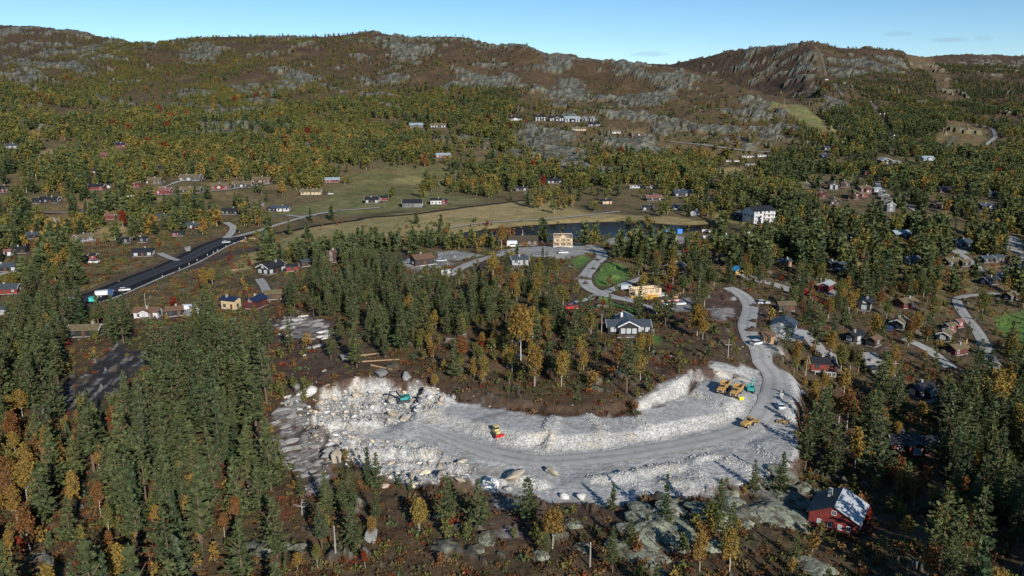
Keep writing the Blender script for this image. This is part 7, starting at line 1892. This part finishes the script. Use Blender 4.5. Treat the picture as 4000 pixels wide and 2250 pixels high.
BIG = [('Q', 700, 130, 2.6, 'large pale grey boulder on the bare soil above the rubble'), ('Q', 990, 262, 2.2, 'broad grey boulder half sunk in red earth above the rubble'), ('Q', 1218, 298, 1.9, 'flat pale slab of rock on the soil edge behind the teal excavator'),
       ('Q', 330, 340, 2.6, 'big grey rock at the wood edge beside the rubble heap'), ('Q', 400, 440, 2.5, 'pale cracked block at the upper end of the rubble heap'), ('B', 1475, 255, 2.2, 'cream split boulder with long shadow at the lower pit edge'),
       ('B', 1545, 250, 1.6, 'white upright boulder between the cream ones at the lower pit edge'), ('B', 1630, 235, 2.4, 'long cream boulder slab at the lower pit edge'), ('B', 1590, 275, 1.2, 'small white boulder beside the upright one'),
       ('B', 1870, 175, 1.4, 'white round boulder beside the haul road'), ('B', 1945, 325, 1.2, 'white boulder at the dark lower rim of the pit'), ('B', 2050, 335, 1.3, 'pale boulder on the lower rim beside dark earth'),
       ('M', 1580, 700, 1.2, 'white egg-shaped boulder at the road bank edge'), ('M', 1455, 290, 1.1, 'white boulder above the bank beside the pale pole'), ('B', 720, 585, 1.9, 'grey rounded boulder pair on the dark heath'), ('V', 330, 1045, 1.3, 'pale boulder beside the haul road spoil'),
       (6, 1640, 72, 5.0, 'huge rounded boulder beside the white-trimmed house'), (6, 1585, 105, 4.5, 'huge grey boulder below the white-trimmed house'), (6, 1530, 520, 3.2, 'pale rock pile block above the valley road'), (6, 1420, 545, 2.6, 'tan rock block beside the valley road'), (6, 1700, 490, 2.2, 'tan boulder on the grassy bank below the row houses'),
       (6, 480, 1040, 1.5, 'pale retaining boulder at the head of the quarry road'), (6, 458, 985, 1.4, 'pale retaining boulder, upper end of the quarry road'), (6, 300, 1020, 1.2, 'white boulder on the soil between the gravel pads'), (4, 1320, 690, 3.0, 'tan rock knob beside the asphalt driveway'), (4, 1850, 375, 3.0, 'pale rock knob above the dark cabins')]
for c_, x, y, s_, lab in BIG:
    q = cast(*P(c_, x, y)); put_rock(rr.choice(WR if c_ in ('Q', 'B', 'M', 'V') and 'grey' not in lab else GRK), q[0], q[1] + s_ * .6, s_, lab, 'boulder', None, sink=.1, tilt=.3)
# mossy bedrock humps below the pit
OUT = [('R', 650, 1110, 3.6, 1.9), ('R', 755, 1020, 3.0, 2.0), ('R', 690, 880, 2.4, 1.6), ('R', 265, 1105, 3.4, 1.7), ('R', 30, 1230, 4.6, 2.2), ('R', 20, 1090, 2.6, 1.4), ('R', 400, 1035, 2.2, 1.2), ('R', 480, 1150, 1.8, 1.1), ('R', 380, 975, 1.8, 1.2), ('R', 790, 1110, 2.0, 1.4),
       ('R', 895, 1420, 3.0, 1.6), ('R', 600, 920, 1.8, 1.3), ('R', 820, 930, 1.6, 1.2), ('V', 1170, 1440, 3.2, 1.7), ('V', 1030, 1330, 2.0, 1.4), ('B', 2410, 470, 2.2, 1.5), ('B', 2420, 700, 3.4, 2.0), ('B', 2320, 520, 1.6, 1.3), ('B', 2000, 500, 1.8, 1.3), ('B', 1460, 590, 1.8, 1.2), ('B', 1800, 700, 1.6, 1.2), ('B', 2060, 640, 1.5, 1.2), ('B', 1400, 650, 1.3, 1.0),
       ('L', 1570, 1310, 1.7, 1.1), ('L', 1690, 1300, 1.5, 1.1), ('L', 1770, 1300, 1.2, 1.0), ('L', 130, 1230, 1.6, 1.0)]
for c_, x, y, s_, e in OUT:
    q = cast(*P(c_, x, y))
    o = put_rock(rr.choice(LR), q[0], q[1] + .5, s_ * 1.0, '%s lichen green bedrock hump on the dark heath below the pit' % ('very large' if s_ > 3.1 else 'large' if s_ > 2.1 else 'small' if s_ > 1.6 else 'very small'), 'outcrop', '%s lichen bedrock humps' % ('very large' if s_ > 3.1 else 'large' if s_ > 2.1 else 'small' if s_ > 1.6 else 'very small'), 'rock_outcrop', .26, .10, (1.15, e * 1.1, .62)); o.rotation_euler[2] = radians(-50 + rr.uniform(-15, 15)) + pi / 2
SLAB = PL(4, (1900, 1230), (2000, 1170), (2150, 1150), (2330, 1190), (2340, 1290), (2250, 1380), (2080, 1380), (1980, 1300))
sw = [cast(x, y)[:2] for x, y in SLAB]; k = 0
while k < 34:
    x, y = rr.uniform(min(p[0] for p in sw), max(p[0] for p in sw)), rr.uniform(min(p[1] for p in sw), max(p[1] for p in sw))
    if poly_sd(sw, np.array([[x]]), np.array([[y]]))[0, 0] > 0: continue
    s_ = rr.uniform(.8, 2.2); o = put_rock(rr.choice(GRK + WR[:3]), x, y, s_, 'pale flat rock on the red soil below the cream house', 'boulder', 'stripped flat rocks below the cream house', 'flat_boulder', .3, .25, (1.5, .8, .55)); o.rotation_euler[2] = radians(35 + rr.uniform(-20, 20)); k += 1
STRIP = PL('Q', (120, 600), (210, 470), (350, 390), (450, 620), (600, 790), (640, 980), (480, 1180), (300, 1010), (160, 940))
sw = [cast(x, y)[:2] for x, y in STRIP]; k = 0
while k < 60:
    x, y = rr.uniform(min(p[0] for p in sw), max(p[0] for p in sw)), rr.uniform(min(p[1] for p in sw), max(p[1] for p in sw))
    if poly_sd(sw, np.array([[x]]), np.array([[y]]))[0, 0] > 0: continue
    s_ = rr.uniform(.5, 1.9); o = put_rock(rr.choice(GRK), x, y, s_, 'grey layered bedrock ledge stripped of soil beside the rubble heap', 'rock ledge', 'stripped bedrock ledges', 'rock_ledge', .34, .2, (1.7, .8, .6)); o.rotation_euler[2] = radians(30 + rr.uniform(-20, 20)); k += 1
# loose stone: rubble on the fill slopes and pit edges, scattered stones on the soil
def in_layer_points(sp, y0, y1, fn, seed):
    r = np.random.default_rng(seed); ya = np.arange(y0, y1, sp); xs = np.arange(-140, 160, sp); Xg, Yg = np.meshgrid(xs, ya)
    Xg = Xg + r.uniform(-.5, .5, Xg.shape) * sp; Yg = Yg + r.uniform(-.5, .5, Yg.shape) * sp
    p_ = fn(Xg, Yg); k_ = r.uniform(size=Xg.shape) < p_
    return Xg[k_], Yg[k_]
STEEP = sstep(.14, .34, np.abs(np.gradient(HT, axis=1) / np.gradient(YG)[None, :]) + np.abs(np.gradient(HT, axis=0) / (np.gradient(S)[:, None] * YG[None, :])))
onway = layer(); 
for (pts, w, surf, nm, lb), sp in zip(ROADS, road_paths):
    if sp[:, 1].min() < 260:
        s2 = bbox_idx(sp[:, 0], sp[:, 1], w); d, _ = path_sd(sp, GX[s2], GY[s2]); onway[s2] = np.maximum(onway[s2], d < w / 2 + .3)
def dens_rub(X, Y):
    wv = look(STONE, X, Y); return np.clip(wv * (.035 + .75 * np.maximum(look(STEEP, X, Y), look(BERM, X, Y)) + .55 * look(PILE, X, Y)) , 0, .95) * (1 - look(onway, X, Y)) * (Y < 265)
X_, Y_ = in_layer_points(.72, 105, 265, dens_rub, 31)
Z_ = zat(X_, Y_); sz = np.random.default_rng(3).uniform(.12, .34, len(X_)) * np.where(look(PILE, X_, Y_) > .5, 1.35, 1)
small = [rock_mesh('rubble_stone', 80 + k, M_WR, 1) for k in range(5)] + [rock_mesh('rubble_stone', 90 + k, M_YR, 1) for k in range(2)]
rs = np.random.default_rng(8)
scatter('rubble', np.stack([X_, Y_, Z_ + .05], -1), rs.integers(0, len(small), len(X_)), np.stack([sz, sz * rs.uniform(.7, 1, len(sz)), sz * rs.uniform(.6, 1, len(sz))], -1), rs.uniform(0, 6.28, len(sz)), small, 'loose broken white stone on the fill slopes and pit floor', 'rubble', .6)
print('rubble', len(X_))

def dens_soil(X, Y): return .06 * np.maximum(look(SOIL, X, Y), look(WHITE, X, Y) * (1 - look(PIT, X, Y))) * (1 - look(onway, X, Y)) * np.clip(.4 + fbm(X, Y, 7, 2, 77) * 2, 0, 1) * (1 - look(PIT, X, Y))
X_, Y_ = in_layer_points(.9, 105, 330, dens_soil, 37)
Z_ = zat(X_, Y_); sz = rs.gamma(2.0, .13, len(X_)) + .10
gsm = [rock_mesh('field_stone', 110 + k, M_GR, 1) for k in range(4)] + [rock_mesh('field_stone', 120, M_YR, 1)]
scatter('field_stones', np.stack([X_, Y_, Z_ + .03], -1), rs.integers(0, 5, len(X_)), np.stack([sz, sz * .85, sz * .7], -1), rs.uniform(0, 6.28, len(sz)), gsm, 'grey stones strewn over bare soil and stripped bedrock', 'stones', .5)

# ------------------------------------------------------------------ thin clouds far beyond the hills
cm = bpy.data.materials.new('cloud_vapour'); cm.use_nodes = True
nt = cm.node_tree; nt.nodes.remove(nt.nodes['Principled BSDF']); vo = nt.nodes.new('ShaderNodeVolumePrincipled'); vo.inputs['Color'].default_value = (.50, .56, .62, 1); vo.inputs['Density'].default_value = .0011; vo.inputs['Anisotropy'].default_value = .1
nt.links.new(vo.outputs[0], [n for n in nt.nodes if n.type == 'OUTPUT_MATERIAL'][0].inputs['Volume'])
for k, (x, y, wx, hz, lab) in enumerate(((1632, 136, 330, 26, 'faint grey cloud streak above the saddle between the hills'), (2258, 85, 260, 24, 'faint grey cloud wisp above the bare ski hill'), (2390, 100, 330, 24, 'longer grey cloud wisp beside a smaller one'), (2475, 97, 170, 30, 'small pale cloud wisp beside a longer one'))):
    Yc = 8000.0; Xc = Yc * float(Sx(x, y)); Zc = CAMZ - Yc * float(Tn(y))
    import bmesh
    bm = bmesh.new(); bmesh.ops.create_icosphere(bm, subdivisions=3, radius=1)
    for v in bm.verts:
        n_ = float(fbm(np.array([v.co.x * 2 + k * 9]), np.array([v.co.z * 2 + v.co.y]), 1.0, 3, 300)[0]); v.co = v.co * (1 + .45 * n_)
    me_ = bpy.data.meshes.new('cloud'); bm.to_mesh(me_); bm.free(); me_.materials.append(cm)
    o = bpy.data.objects.new('cloud', me_); COL.objects.link(o); o.location = (Xc, Yc, Zc); o.scale = (wx * .6, wx * .4, hz); tag(o, lab, 'cloud')
